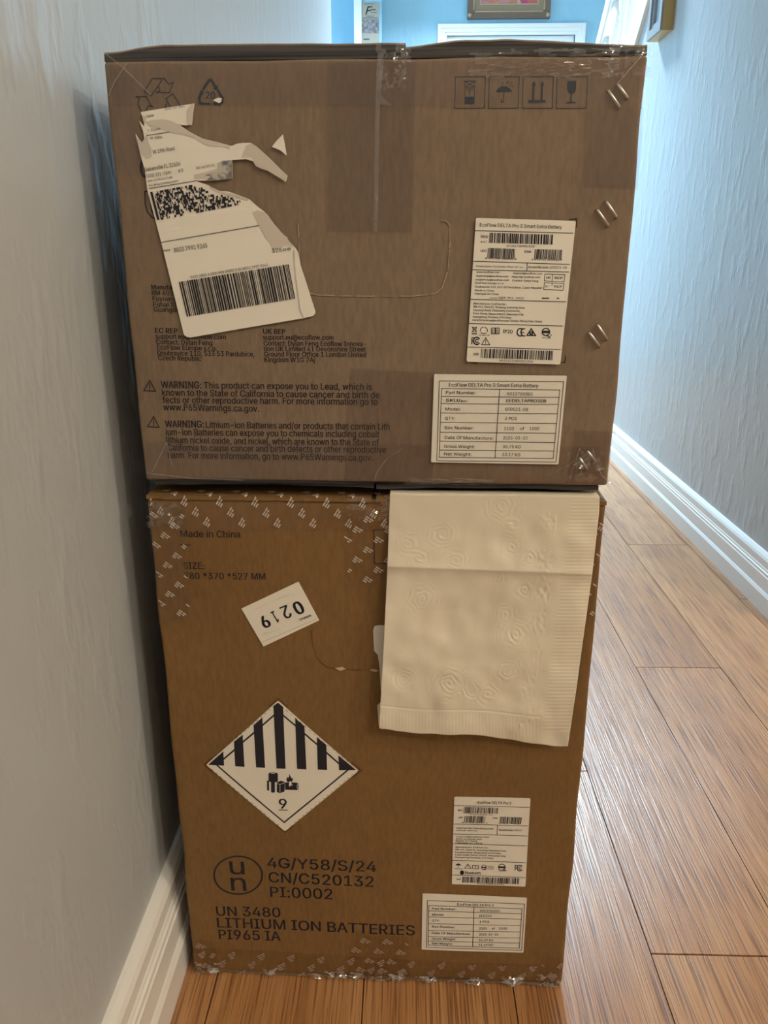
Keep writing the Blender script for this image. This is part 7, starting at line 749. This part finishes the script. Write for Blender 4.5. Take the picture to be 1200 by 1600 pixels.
for z_, pl in ((c4, [(110, 185), (150, 172), (230, 166), (290, 178), (330, 198), (400, 248), (500, 300), (600, 324), (690, 351), (690, 372), (640, 350), (590, 352), (540, 350), (500, 330), (460, 300), (380, 275), (330, 265), (280, 258), (220, 232), (140, 215)]),
               (c4, [(42, 285), (60, 303), (84, 330), (100, 302), (120, 260), (128, 320), (150, 370), (150, 425), (120, 440), (80, 410)]), (c4, [(86, 140), (115, 150), (105, 195), (92, 175)]), (c4, [(392, 110), (420, 62), (443, 57), (436, 115), (427, 203), (395, 203)]),
               (c4, [(800, 345), (840, 330), (870, 352), (910, 387), (1000, 472), (1086, 556), (1075, 594), (990, 543), (950, 518), (900, 503), (875, 488), (855, 450), (830, 425), (770, 430), (790, 380)]), (c4, [(440, 550), (520, 530), (620, 500), (640, 470), (704, 450), (704, 572), (600, 586), (450, 575)]),
               (c5, [(760, 170), (790, 155), (830, 165), (860, 192), (920, 272), (976, 328), (1000, 364), (1015, 385), (960, 375), (920, 400), (892, 405), (870, 360), (840, 325), (810, 270), (790, 230)]), (c5, [(490, 2), (560, 36), (660, 56), (740, 86), (730, 96), (640, 70), (560, 52), (500, 22)])):
    s.ppoly([z_(*p) for p in pl])
s.build('torn_backing', PAPER_T, ship, UO, .00195, .0002)
s = Sheet(); s.ppoly([c4(*p) for p in [(980, 355), (1010, 315), (1056, 268), (1068, 330), (1082, 415), (1040, 380)]]); s.build('paper_scrap', PAPER, upper, UO, .0016, .0002)
s = Sheet(); s.ppoly([c1(*p) for p in [(612, 352), (634, 340), (652, 342), (650, 358), (640, 366)]])
s.build('paper_scrap', PAPER, upper, UO, .0016, .0002)
s = Sheet()
for t, a, b_, c in [('Carrier', (115, 155), (170, 146), 18), ('L 32606', (130, 250), (212, 238), 15), ('rer Ad0u', (140, 305), (225, 298), 20), ('W 19th Road', (163, 405), (312, 378), 25), ('Gainesville FL 32606', (108, 528), (352, 485), 27), ('(135) 232-7395', (120, 570), (288, 545), 23), ('X 0', (337, 535), (372, 527), 22), ('INV: C198630776M', (128, 600), (295, 572), 13), ('PO: BPU62500BKCLW01', (135, 632), (338, 598), 13), ('REF: B/7391 FL', (462, 512), (588, 490), 16), ('(800) 229-8821', (244, 104), (380, 80), 11)]:
    s.text(t, c4(*a), c4(*b_), c/4.444, -.003)
s.pline([c4(122, 278), c4(272, 254)], .9); s.pline([c4(135, 645), c4(460, 590)], .9); s.pline([c5(195, 355), c5(798, 250)], 1)
for t, a, b_, c, bd in [('TRK#', (207, 416), (252, 408), 13, 0), ('8833 7992 9265', (278, 418), (482, 386), 27, 0), ('326', (882, 420), (945, 412), 25, 0), ('08', (950, 410), (1000, 402), 16, 0), ('9632 0800 6 (000 000 0000) 0 00 8833 7992 9265', (378, 581), (857, 503), 17, 0)]: s.text(t, c5(*a), c5(*b_), c/4, bd)
s.build('label_print', INK_G, ship, UO, .0023)
s = Sheet(); s.bars(c5(304, 601), c5(990, 490), c5(1032, 705), c5(354, 818), 56, 12)
s.build('barcode', INK, ship, UO, .0023)
s = Sheet(); r = random.Random(5); A, B, C, E_ = Vector(c5(152, 40)), Vector(c5(770, -75)), Vector(c5(815, 95)), Vector(c5(195, 215))
POLY = OUT; nr, nc = 13, 110
for i in range(nr):
    j = 0
    while j < nc:
        w_ = r.choice((1, 1, 1, 2))
        if r.random() < .56:
            pt = lambda a, c: tuple(A.lerp(B, a/nc).lerp(E_.lerp(C, a/nc), c/nr))
            q_ = [pt(j, i), pt(j+w_, i), pt(j+w_, i+1), pt(j, i+1)]
            if all(inside((x, y+3), POLY) and inside((x+4, y-5), POLY) for x, y in q_): s.ppoly(q_, 0)
        j += w_
s.ppoly([c5(128, 42), c5(142, 40), c5(186, 214), c5(172, 216)])
s.build('stacked_barcode', INK, ship, UO, .0023)
s = Sheet(); s.pline([c5(1018, 405), c5(1030, 560), c5(1060, 780), c5(1080, 822)], .8); s.build('label_crease', PAPER_T, ship, UO, .0021, .0004)
SMUDGE = mat('smeared_toner', (.2, .22, .25), .7, spec=.2)
sn_ = noisetex(SMUDGE, coords(SMUDGE, (1, 1, 1)), 160, 4); sr_ = ramp(SMUDGE, sn_, 'Fac', [(.35, (.07, .08, .10)), (.5, (.20, .21, .22)), (.62, (.5, .47, .42))]); ln(SMUDGE, sr_, 0, P(SMUDGE), 'Base Color')
s = Sheet(); s.ppoly([c4(*p) for p in [(606, 470), (640, 452), (704, 448), (704, 572), (590, 585), (530, 586), (560, 560), (520, 552), (600, 520)]])
s.build('smudged_print', SMUDGE, ship, UO, .0023)

# staples: pairs of bent steel wire down the right edge
def staple(a, c):
    A, C = uz(*a), uz(*c); bm = bmesh.new()
    pts = [P3(A.x, A.y, -.002), P3(A.x, A.y, .0012), P3(C.x, C.y, .0012), P3(C.x, C.y, -.002)]
    m1_ = pts[1].lerp(pts[2], .06)+Vector((0, -.0009, 0)); m2_ = pts[1].lerp(pts[2], .94)+Vector((0, -.0009, 0)); path = [pts[0], pts[1], m1_, pts[1].lerp(pts[2], .5)+Vector((0, -.0011, 0)), m2_, pts[2], pts[3]]
    n = 8; rings = []
    ax = (C-A).normalized(); side = Vector((-ax.y, 0, ax.x))
    for i, p in enumerate(path):
        t = (path[min(i+1, 6)]-path[max(i-1, 0)]).normalized(); nn_ = t.cross(side).normalized()
        rings.append([bm.verts.new(p+side*.0010*math.cos(2*math.pi*k/n)+nn_*.0008*math.sin(2*math.pi*k/n)) for k in range(n)])
    for R1, R2 in zip(rings, rings[1:]):
        for k in range(n): bm.faces.new((R1[k], R1[(k+1) % n], R2[(k+1) % n], R2[k]))
    bmesh.ops.recalc_face_normals(bm, faces=bm.faces)
    obj('staple', bm, STEEL, upper, UO, True)
for a, c in (((949, 142), (967, 168)), ((964, 133), (980, 154)), ((932, 328), (950, 353)), ((946, 315), (963, 340)), ((919, 519), (936, 541)), ((932, 507), (948, 530)), ((905, 715), (917, 732)), ((917, 704), (930, 720))): staple(a, c)

# packing tape on the upper carton
def tape(parent, ro, pts, m_, off=.0007, jit=0, fold=None, cut=.012, name='packing_tape', raw=False):
    s = Sheet(); s.poly([Vector(p) for p in pts] if raw else [uz(*p) for p in pts], cut)
    return s.build(name, m_, parent, ro, off, 0, fold, jit)
FU = (ZT-.001, None); TOPZ = ZT+.03
a, c, d, e = uz(158, 165), uz(1010, 168), 0, 0
tape(upper, UO, [(-HW-.02, a.y), (HW+.02, c.y), (HW+.02, TOPZ-.031), (-HW-.02, TOPZ-.031)], TAPE, .0007, .0003, FU, raw=True)
a, c = uz(512, 362), uz(644, 366); cxl = a.x; cxr = c.x
tape(upper, UO, [(cxl, a.y), (cxr, a.y-.001), (uz(650, 90).x, TOPZ-.0315), (uz(511, 90).x, TOPZ-.0315)], TAPE_D, .0012, .0003, None, raw=True)
tape(upper, UO, [(590, 84), (600, 84), (596, 150), (612, 166), (594, 164), (592, 250), (590, 362), (584, 362), (586, 200), (588, 130)], TAPE_C, .0016, .0006, cut=.006, name='tape_wrinkle')
tape(upper, UO, [(914, 172), (1004, 168), (994, 296), (912, 293)], TAPE_D, .0010, .0004)
tape(upper, UO, [(165, 95), (205, 120), (228, 275), (180, 275)], TAPE, .0010, .0003)
tape(upper, UO, [(547, 575), (682, 582), (676, 750), (538, 750)], TAPE_D, .0010, .0003)
tape(upper, UO, [(897, 671), (958, 674), (948, 756), (884, 754)], TAPE_D, .0011, .0008, cut=.005)
a = uz(230, 690); c = uz(950, 698)
tape(upper, UO, [(-HW-.02, ZU-.0005), (HW+.02, ZU-.0005), (HW+.02, c.y), (-HW-.02, a.y)], TAPE, .0007, .0004, None, raw=True)
def crumple(parent, ro, cx, cz, w_, h_, seed, name='tape_crumple', amp=.004, mat_=None, n=12, out=.001):
    """a puckered scrap of film pressed on the board"""
    bm = bmesh.new(); r = random.Random(seed); g = []
    for j in range(n+1):
        row = []
        for i in range(n+1):
            x = cx+(i/n-.5)*w_+r.uniform(-.3, .3)*w_/n; z = cz+(j/n-.5)*h_+r.uniform(-.3, .3)*h_/n
            f = math.sin(math.pi*i/n)*math.sin(math.pi*j/n)
            row.append(bm.verts.new((x, -D(x, z)-out-amp*f*r.random(), z)))
        g.append(row)
    for j in range(n):
        for i in range(n):
            if (i in (0, n-1) or j in (0, n-1)) and r.random() < .35: continue
            if noise.noise(Vector((i*.35, j*.35, seed*3.7))) < -.08: continue
            bm.faces.new((g[j][i], g[j][i+1], g[j+1][i+1], g[j+1][i]))
    lo = [v for v in bm.verts if not v.link_faces]
    bmesh.ops.delete(bm, geom=lo, context='VERTS')
    return obj(name, bm, mat_ or TAPE_C, parent, ro)
p_ = uz(915, 730); crumple(upper, UO, p_.x, p_.y, .03, .026, 3)
p_ = uz(850, 100); crumple(upper, UO, p_.x, p_.y, .10, .018, 4, amp=.0035, n=26)
p_ = uz(615, 105); crumple(upper, UO, p_.x, p_.y, .024, .03, 6, amp=.004, n=14)
p_ = uz(985, 95); crumple(upper, UO, p_.x, p_.y, .03, .02, 8, amp=.004, n=14)
p_ = uz(700, 752); crumple(upper, UO, p_.x, p_.y, .07, .006, 9, amp=.003, n=14)
for pts in ([(163, 82), (190, 103), (215, 127), (237, 149)], [(1004, 85), (985, 107), (962, 133)], [(200, 100), (180, 130), (172, 150)], [(240, 735), (262, 690), (270, 725)], [(232, 738), (300, 746), (380, 749)], [(585, 750), (590, 735), (605, 715), (630, 700)], [(858, 742), (895, 720), (925, 716)], [(905, 700), (893, 735), (888, 752)], [(925, 700), (938, 740), (950, 752)]):
    s = Sheet(); s.pline(pts, 1.6); s.build('tape_wrinkle', TAPE_C, upper, UO, .0018, .0005)
# ------------------------------------------------------------------ lower carton
s = Sheet(); cc = crop(210, 740, 2.857)
for t, p0, p1, c in [('Made in China', (209, 280), (475, 283), 10.5), ('SIZE:', (222, 422), (314, 424), 10), ('780 *370 *527 MM', (226, 468), (587, 471), 10)]: s.text(t, cc(*p0), cc(*p1), c, .004)
s.pline([cc(210, 314), cc(252, 317)], 1.6)
s.build('size_print', INK, lower, LO, .00025)
s = Sheet(); s.pline([(640, 828), (584, 828), (585, 881), (640, 882)], 1.6)
s.build('handling_symbol', INK, lower, LO, .00025)
s = Sheet(); cc = crop(300, 1310, 3.158)
for t, p0, p1, c in [('4G/Y58/S/24', (372, 147), (910, 164), 16), ('CN/C520132', (378, 220), (897, 238), 16), ('PI:0002', (386, 293), (695, 301), 16), ('UN 3480', (120, 386), (437, 393), 14.5), ('LITHIUM ION BATTERIES', (124, 444), (1100, 472), 15), ('PI965 IA', (133, 501), (438, 509), 14.5)]: s.text(t, cc(*p0), cc(*p1), c, .006)
s.ring((371.7, 1368.7), 37.6, 30, 2.6, 48)
s.text('u', cc(187, 180), cc(260, 182), 27, -.003); s.text('n', cc(193, 262), cc(268, 264), 27, -.003)
s.build('shipping_mark_print', INK, lower, LO, .00025)
s = Sheet(); cc = crop(300, 1070, 4)
for pts in ([(487, 125), (540, 78), (600, 130)], [(128, 455), (78, 498), (130, 548)], [(1003, 478), (1058, 527), (1005, 572)], [(530, 878), (582, 920), (635, 878)]):
    s = Sheet(); s.pline([cc(*p) for p in pts], 1.8); s.build('corner_mark', INK_BR, lower, LO, .00025)
s = perf(lower, LO, [(487, 985), (488, 1005), (494, 1025), (508, 1040), (525, 1045), (600, 1047), (700, 1048), (780, 1046)], 20, .9, 6)
s.build('handle_perforation', INK_BR, lower, LO, .0003)
s = Sheet(); s.ppoly([(524, 1043), (535, 1041), (540, 1044), (532, 1047)]); s.build('torn_fibre', TORN, lower, LO, .0003, .0006); s = Sheet(); s.ppoly([(578, 1046), (584, 1044), (592, 1047), (586, 1049)]); s.build('torn_fibre', TORN, lower, LO, .0003, .0006)
# hazard diamond
hz = label(lower, LO, 'hazard_label', [cc(541, 90), cc(1042, 527), cc(582, 912), cc(90, 497)], PAPER, off=.0004, rad=3)
s = Sheet()
for pl in ([(512, 122), (541, 101), (573, 128), (588, 512), (532, 511)], [(388, 243), (443, 193), (460, 508), (404, 506)], [(265, 348), (320, 303), (331, 504), (273, 501)], [(103, 495), (198, 410), (203, 499)], [(648, 196), (706, 246), (718, 516), (660, 513)], [(783, 314), (842, 363), (847, 520), (789, 518)], [(917, 429), (1027, 522), (921, 522)]): s.ppoly([cc(*p) for p in pl])
s.pline([cc(*p) for p in [(200, 458), (265, 402), (320, 350), (388, 292), (443, 243), (514, 181)]], 2.6); s.pline([cc(*p) for p in [(575, 181), (650, 243), (708, 294), (785, 360), (845, 413), (920, 480)]], 2.6)
s.pline([cc(*p) for p in [(160, 499), (578, 853), (975, 522)]], 2.4)
# battery pictogram
def cell(x, y, w_, h_, ry):
    pts = [(x+w_/2+w_/2*math.cos(math.radians(a)), y-ry*math.sin(math.radians(a))) for a in range(0, 181, 20)]+[(x+w_/2-w_/2*math.cos(math.radians(a)), y+h_+ry*math.sin(math.radians(a))) for a in range(0, 181, 20)]
    s.ppoly([cc(*p) for p in pts])
cell(482, 545, 58, 45, 9); cell(472, 590, 14, 58, 3); cell(497, 592, 24, 68, 5); s.ppoly([cc(*p) for p in [(533, 598), (560, 588), (583, 596), (581, 656), (552, 668), (533, 660)]])
s.ppoly([cc(*p) for p in [(585, 598), (655, 600), (668, 606), (672, 624), (668, 644), (655, 647), (585, 645)]])
s.ppoly([cc(*p) for p in [(598, 595), (592, 578), (602, 562), (604, 574), (610, 560), (611, 544), (622, 566), (626, 574), (634, 566), (632, 586), (624, 598)]])
s.text('9', cc(546, 765), cc(596, 767), 15.5, .004); s.pline([cc(547, 774), cc(597, 775)], 1.5)
for (A, B) in (((520, 120), (110, 470)), ((560, 120), (1020, 508)), ((120, 520), (560, 885)), ((1010, 545), (600, 890))):
    A, B = Vector(A), Vector(B); n = 16
    for i in range(n): s.pline([cc(*A.lerp(B, (i+.1)/n)), cc(*A.lerp(B, (i+.45)/n))], .6)
s.build('label_print', INK, hz, LO, .0009)
s = Sheet(); s.pline([cc(486, 640), cc(486, 592)], .6); s.pline([cc(523, 600), cc(523, 655)], .6); s.pline([cc(553, 610), cc(553, 664)], .7); s.pline([cc(535, 606), cc(553, 611), cc(581, 600)], .7)
s.ring(cc(665, 624), 1.3, 3.6, .8, 16); s.pline([cc(500, 541), cc(520, 541)], 1); s.ppoly([cc(*p) for p in [(608, 618), (612, 592), (622, 590), (626, 608), (636, 622), (622, 612), (616, 626)]], 0)
s.build('pictogram_highlight', PAPER, hz, LO, .0011)
# number sticker, stuck on upside down
cc = crop(360, 890, 7.5)
ns = label(lower, LO, 'number_sticker', [cc(132, 450), cc(800, 135), cc(1042, 590), cc(390, 893)], PAPER, off=.0004, rad=.5)
s = Sheet()
for t, a, b_ in (('0', (845, 405), (720, 465)), ('2', (690, 420), (590, 462)), ('1', (575, 475), (490, 512)), ('9', (475, 525), (345, 588))):
    pass
def rot_text(t, p0, p1, cap, bd):
    """p0 = where the reader (card upside down) starts, p1 = where the line ends"""
    s.text(t, cc(*p0), cc(*p1), cap/7.5, bd)
rot_text('0', (812, 352), (712, 396), 150, .02); rot_text('2', (662, 402), (574, 438), 150, .015); rot_text('1', (512, 474), (470, 492), 140, .015); rot_text('9', (410, 520), (325, 566), 140, .02)
rot_text('WMNC', (945, 516), (797, 573), 26, .01)
s.build('sticker_print', INK, ns, LO, .0009)
s = Sheet(); s.pline([cc(372, 843), cc(1010, 570)], .7)
for a, b_ in (((285, 458), (440, 390)), ((510, 350), (760, 285)), ((580, 325), (700, 270)), ((375, 765), (590, 680)), ((375, 745), (440, 722))):
    A, B = Vector(a), Vector(b_)
    for i in range(9): s.pline([cc(*A.lerp(B, i/9)), cc(*A.lerp(B, (i+.6)/9))], .5)
s.build('faint_print', INK_F, ns, LO, .0009)
# label half hidden by the napkin
nt = [(583, 985), (585, 978.5), (590, 977), (700, 978), (800, 980), (780, 1140), (690, 1139), (596, 1137), (592, 1132), (589.5, 1101), (596, 1094), (593, 1040), (590.5, 1023), (584.5, 1016)]
s = Sheet(); s.ppoly(nt); s.build('document_label', PAPER2, lower, LO, .0004, .0003)
# product label
cc = crop(640, 1230, 4.6154)
lb = label(lower, LO, 'product_label', [cc(322, 70), cc(873, 86), cc(835, 717), cc(304, 699)], PAPER2, off=.0004, rad=2)
s = Sheet(); T = lambda t, a, b_, c, bd=0: s.text(t, cc(*a), cc(*b_), c/4.6, bd)
T('EcoFlow DELTA Pro 3', (492, 122), (733, 129), 19, .006)
for a, b_ in (((318, 133), (862, 150)), ((315, 268), (853, 284)), ((313, 340), (848, 356)), ((310, 411), (845, 427)), ((306, 530), (838, 546)), ((304, 632), (832, 652)), ((635, 280), (631, 350))): Ln(a, b_, .9)
T('SKU', (347, 174), (382, 175), 13, .012); s.bars(cc(392, 144), cc(645, 152), cc(641, 196), cc(388, 190), 30, 21); T('EFDELTAPRO3-US', (435, 204), (598, 209), 9)
T('UPC', (352, 227), (384, 228), 12, .01); s.bars(cc(396, 210), cc(552, 214), cc(547, 261), cc(391, 256), 20, 22); T('8 43705 10441 3', (378, 262), (562, 267), 8, .01)
T('EAN:', (600, 232), (636, 233), 12, .01); s.bars(cc(655, 218), cc(812, 222), cc(806, 270), cc(650, 264), 20, 23); T('4 895251 602037', (640, 268), (800, 274), 8, .01)
for t, a, b_ in [('Portable Power Station / Station électrique portable', (336, 302), (605, 310)), ('充电电源 储能电源', (336, 317), (486, 322)), ('Model/Modèle: EFD521', (645, 318), (812, 323)), ('support@ecoflow.com', (334, 364), (572, 370)), ('www.ecoflow.com', (334, 380), (520, 385)), ('Made in China', (333, 394), (487, 398)), ('Fabriqué en Chine', (332, 409), (525, 414)),
    ('Manufacturer: EcoFlow Inc.', (331, 440), (570, 447)), ('RM 401, Plant #1, Runheng Industrial Zone', (330, 458), (698, 470)), ('Fuyuanyi Road, Zhancheng Community,', (329, 477), (662, 487)), ('Fuhai Street, Baoan District, Shenzhen City,', (329, 495), (695, 506)), ('Guangdong Province, P.R.China', (328, 513), (604, 521))]: T(t, a, b_, 11, .006)
s.ppoly([cc(*p) for p in [(331, 568), (338, 557), (352, 551), (366, 558), (373, 569), (352, 564)]]); Ln((352, 564), (350, 580), 1); Ln((326, 589), (380, 591), 1)
s.pline([cc(397, 586), cc(421, 556), cc(444, 589)], .9, True); Ln((421, 566), (420, 577), .9); s.pline([cc(455, 566), cc(498, 568), cc(496, 592), cc(453, 590)], .9, True); Ln((475, 567), (474, 591), .9); T('i', (484, 586), (489, 586), 12)
s.ring(cc(536, 580), 3.6, 3.6, 1, 18); s.ppoly([cc(522, 576), cc(552, 577), cc(551, 585), cc(521, 584)]); s.pline([cc(540, 592), cc(550, 598)], 1); s.pline([cc(558, 570), cc(604, 572), cc(602, 594), cc(556, 592)], .5); T('Intertek', (562, 584), (598, 586), 8)
s.ring(cc(666, 579), 5.2, 4.8, 1.2, 22); s.ppoly([cc(645, 572), cc(690, 574), cc(689, 586), cc(644, 584)]); s.pline([cc(675, 592), cc(686, 600), cc(698, 601)], 1.1); T('MY1304', (642, 608), (694, 610), 8)
T('F', (757, 602), (776, 603), 38, .01); s.ring(cc(795, 585), 4.2, 4.4, 1.5, 18, 40, 320); s.ring(cc(797, 585), 1.9, 2, 1.1, 12, 40, 320)
s.ring(cc(378, 617), 1.4, 1.9, 3, 16); T('Bluetooth', (398, 626), (512, 630), 18, .014)
T('S/N', (338, 668), (368, 669), 10, .01); s.bars(cc(382, 645), cc(794, 657), cc(790, 699), cc(379, 686), 40, 24); T('M1521ZAB4PH2A1234', (490, 700), (680, 706), 9)
s.build('label_print', INK, lb, LO, .0009)
lb = label(lower, LO, 'specification_label', [cc(93, 762), cc(846, 796), cc(820, 1188), cc(86, 1157)], PAPER2, off=.0004, rad=1.5)
s = Sheet()
s.pline([cc(128, 810), cc(829, 838), cc(807, 1170), cc(121, 1139)], .9, True); s.pline([cc(138, 845), cc(810, 872), cc(790, 1154), cc(134, 1124)], .9, True)
for a, b_ in ((882, 908), (925, 946), (972, 992), (1020, 1037), (1064, 1080), (1094, 1117)): s.pline([cc(137, a), cc(ex(810, 790, 872, 1154, b_), b_)], .8)
s.pline([cc(464, 860), cc(454, 1138)], 1)
T('EcoFlow DELTA Pro 3', (342, 846), (606, 855), 16, .008)
for t, a, b_ in [('Part Number:', (163, 874), (335, 880)), ('Model:', (162, 916), (248, 919)), ('QTY:', (161, 957), (215, 959)), ('Box Number:', (161, 1000), (327, 1006)), ('Date Of Manufacture:', (160, 1044), (437, 1055)), ('Gross Weight:', (160, 1085), (333, 1091)), ('Net Weight:', (160, 1119), (310, 1125)), ('5013701001', (507, 891), (652, 895)), ('EFD521', (503, 927), (591, 929)), ('1 PCS', (503, 968), (573, 970)), ('2293', (500, 1017), (556, 1018)), ('of', (592, 1018), (614, 1018)), ('2500', (642, 1018), (702, 1019)), ('2025-01-15', (500, 1058), (637, 1061)), ('56.29 KG', (498, 1098), (602, 1101)), ('51.49 KG', (496, 1132), (600, 1135))]: T(t, a, b_, 15, .003)
s.build('label_print', INK, lb, LO, .0009)

# logo-printed tape on the lower carton
def logo_pts(cx, cz, sz, ang):
    """three slanted strokes beside two, the tape maker's mark"""
    ca, sa = math.cos(ang), math.sin(ang); out = []
    for (x0, x1, y) in ((-.55, .0, .32), (-.55, .0, .0), (-.55, .0, -.32), (.1, .6, .32), (.1, .45, .0)):
        h_ = .085; q_ = [(x0, y-h_), (x1, y-h_), (x1, y+h_), (x0, y+h_)]
        out.append([Vector((cx+sz*(x*ca-(yy+.25*x*0)*sa), cz+sz*(x*sa+yy*ca))) for x, yy in q_])
    return out
def logo_tape(poly, ang, d_row, d_col, shear, off, fold, mat_p=TPRINT, jit=.0003, sz=.0062, seed=1):
    tp = tape(lower, LO, poly, TAPE_L, off, jit, fold, raw=True)
    s = Sheet(); us = [p[0] for p in poly]; zs = [p[1] for p in poly]; pp = [(p[0], p[1]) for p in poly]
    i = 0; z = min(zs)-.01
    while z < max(zs)+.02:
        u = min(us)-.05+(i*shear) % d_col
        while u < max(us)+.03:
            for q_ in logo_pts(u, z, sz, ang):
                if all(inside((p.x, p.y), pp) for p in q_): s.poly(q_, 0)
            u += d_col
        z += d_row; i += 1
    s.build('tape_print', mat_p, tp, LO, off+.0005, 0, fold, jit)
FL = (ZS-.0035, .0)
def bx(*pts): return [tuple(uz(*p)) for p in pts]
a = uz(400, 828).y; top_z = ZS+.012
logo_tape([(-HW+.001, a), (HW-.001, a), (HW-.001, top_z), (-HW+.001, top_z)], math.radians(58), .0085, .029, -.0088, .0007, FL)
logo_tape([(-HW+.001, uz(260, 970).y), (uz(300, 970).x, uz(300, 968).y), (uz(290, 790).x, uz(290, 790).y), (-HW+.001, uz(240, 790).y)], math.radians(-38), .0088, .026, .0088, .0012, None)
logo_tape(bx((541, 918), (610, 920), (680, 920), (680, 800), (536, 800)), math.radians(-32), .0088, .026, .0088, .0012, None)
logo_tape([(uz(905, 970).x, uz(905, 970).y), (HW-.001, uz(925, 970).y), (HW-.001, uz(940, 790).y), (uz(905, 790).x, uz(905, 790).y)], math.radians(-38), .0088, .026, .0088, .0012, None)
logo_tape([(-HW+.001, .002), (HW-.001, .002), (HW-.001, uz(600, 1497).y), (-HW+.001, uz(600, 1492).y)], math.radians(35), .011, .030, .010, .0007, None, TPRINT2, sz=.0075)
logo_tape(bx((545, 1530), (640, 1534), (640, 1462), (548, 1452)), math.radians(-35), .0125, .022, .009, .0012, None, TPRINT2, sz=.0075)
logo_tape(bx((306, 1522), (340, 1526), (338, 1472), (303, 1465)), math.radians(-35), .0125, .022, .009, .0012, None, TPRINT2, sz=.0075)
logo_tape(bx((845, 1540), (879, 1542), (882, 1494), (845, 1494)), math.radians(-35), .0125, .022, .009, .0012, None, TPRINT2, sz=.0075)
p_ = uz(258, 805); crumple(lower, LO, p_.x, p_.y, .03, .022, 13, amp=.003)
p_ = uz(590, 795); crumple(lower, LO, p_.x, p_.y, .05, .02, 15, amp=.002, n=16)
# puckered film and lifted scraps along the bottom rim
for x, y, w_, h_, sd in ((330, 1521, .03, .010, 21), (425, 1527, .02, .008, 22), (505, 1530, .03, .007, 23), (545, 1531, .03, .007, 24), (610, 1532, .03, .008, 25), (665, 1534, .022, .006, 26), (740, 1537, .02, .007, 27), (800, 1541, .022, .009, 28), (860, 1543, .03, .012, 29)):
    p_ = uz(x, y); crumple(lower, LO, p_.x, .001+h_*.7, w_, h_*1.4, sd, amp=.006, n=9, out=.0015, mat_=TAPE_S)

# ------------------------------------------------------------------ paper napkin tucked between the cartons
NAP = mat('cream_napkin_paper', (.74, .67, .54), .85, spec=.2)
bump(NAP, noisetex(NAP, coords(NAP, (1, 1, 1)), 900, 2), 'Fac', .15, .0008)
nap = thing('paper_napkin', 'cream embossed paper napkin hanging from between the two cartons', 'napkin', (.09*cb, .09*sb-.004, ZS), BY)
def edge(pts, t):
    for (t0, a), (t1, c) in zip(pts, pts[1:]):
        if t <= t1: return Vector(a).lerp(Vector(c), (t-t0)/(t1-t0))
    return Vector(pts[-1][1])
NL = [(0, (609, 769)), (.3, (605, 888)), (.65, (598, 1030)), (1, (592, 1138))]
NR = [(0, (937, 769)), (.08, (936, 800)), (.32, (925, 898)), (.6, (909, 1012)), (.75, (901, 1072)), (1, (887, 1166))]
ROSE = [(785, 790, 24), (800, 820, 14), (712, 875, 16), (655, 872, 14), (828, 870, 12), (800, 855, 10), (805, 992, 22), (793, 1050, 20), (702, 1068, 24), (660, 935, 22), (640, 850, 16), (762, 1085, 18), (820, 920, 14), (778, 905, 10), (690, 835, 20), (632, 1060, 16), (790, 960, 14), (735, 1080, 14)]
nx, ny = 250, 300; bm = bmesh.new(); G = []
for j in range(-14, ny+1):
    t = max(0, j/ny); row = []
    for i in range(nx+1):
        sx = i/nx; A, C = edge(NL, t), edge(NR, t); px = A.lerp(C, sx)
        px.y += t*t*(10*math.sin(sx*7.5+.6)*sx*(1-sx)*1.6)+max(0, t-.9)*10*2.0*noise.noise(Vector((sx*9, 0, 2)))
        d = .0022+.013*sm(0, 1, t)*(.75+.25*math.cos(sx*5))
        fold = (px.y-(885+12*sx)); d += .0030*math.exp(-abs(fold)/(28 if fold < 0 else 8))
        d += .0026*t*math.sin(sx*8+t*4)+.0026*noise.noise(Vector((sx*4, t*5, 1)))*min(1, t*4)+.0011*noise.noise(Vector((sx*11, t*13, 4)))*min(1, t*6)+.0011*sm(.72, .95, sx)*math.sin(t*21+sx*4)*min(1, t*5)
        e = .0
        for (rx, ry, R) in ROSE:
            rr_ = math.hypot(px.x-rx, (px.y-ry)*1.1)
            if rr_ < R*1.6: wv_ = noise.noise(Vector((px.x/13, px.y/13, rx))); e += .00030*math.sin(rr_*.8+math.atan2(px.y-ry, px.x-rx)+5*wv_)*math.exp(-(rr_/R)**2)*(.6+wv_)
        if .72 < sx < .80 and t > .08: e += .0005*noise.noise(Vector((px.x/6, px.y/7, 7)))*max(0, .4+noise.noise(Vector((px.x/30, px.y/26, 3)))*1.5)
        if t > .30 and t < .94 and sx > .84: e += .00013*math.sin(px.y*1.15)*sm(.84, .87, sx)
        if t > .30 and sx > .86: e += 0
        if t < .30 and sx > .86: e += .00011*math.sin(px.y*1.15)
        if t > .90 and sx < .85: e += .00005*math.sin(px.x*1.2)
        if abs(t-.885) < .004 and sx < .84: e -= .0003
        d += e
        q_ = uz(px.x, px.y, d)
        if j < 0:   # tucked in between the cartons
            back = -j/14*.012; lift = min(1, -j/3)
            row.append(bm.verts.new((q_.x, -d+back*1.0+.0, ZS+.0008*lift+.0003)))
        else: row.append(bm.verts.new((q_.x, -d, min(q_.y, ZS+.0008))))
    G.append(row)
for j in range(len(G)-1):
    for i in range(nx): bm.faces.new((G[j][i], G[j+1][i], G[j+1][i+1], G[j][i+1]))
bmesh.ops.recalc_face_normals(bm, faces=bm.faces)
no = obj('napkin_sheet', bm, NAP, nap, (.09, -.004, ZS), True)
so_ = no.modifiers.new('thickness', 'SOLIDIFY'); so_.thickness = .0004; so_.offset = 0
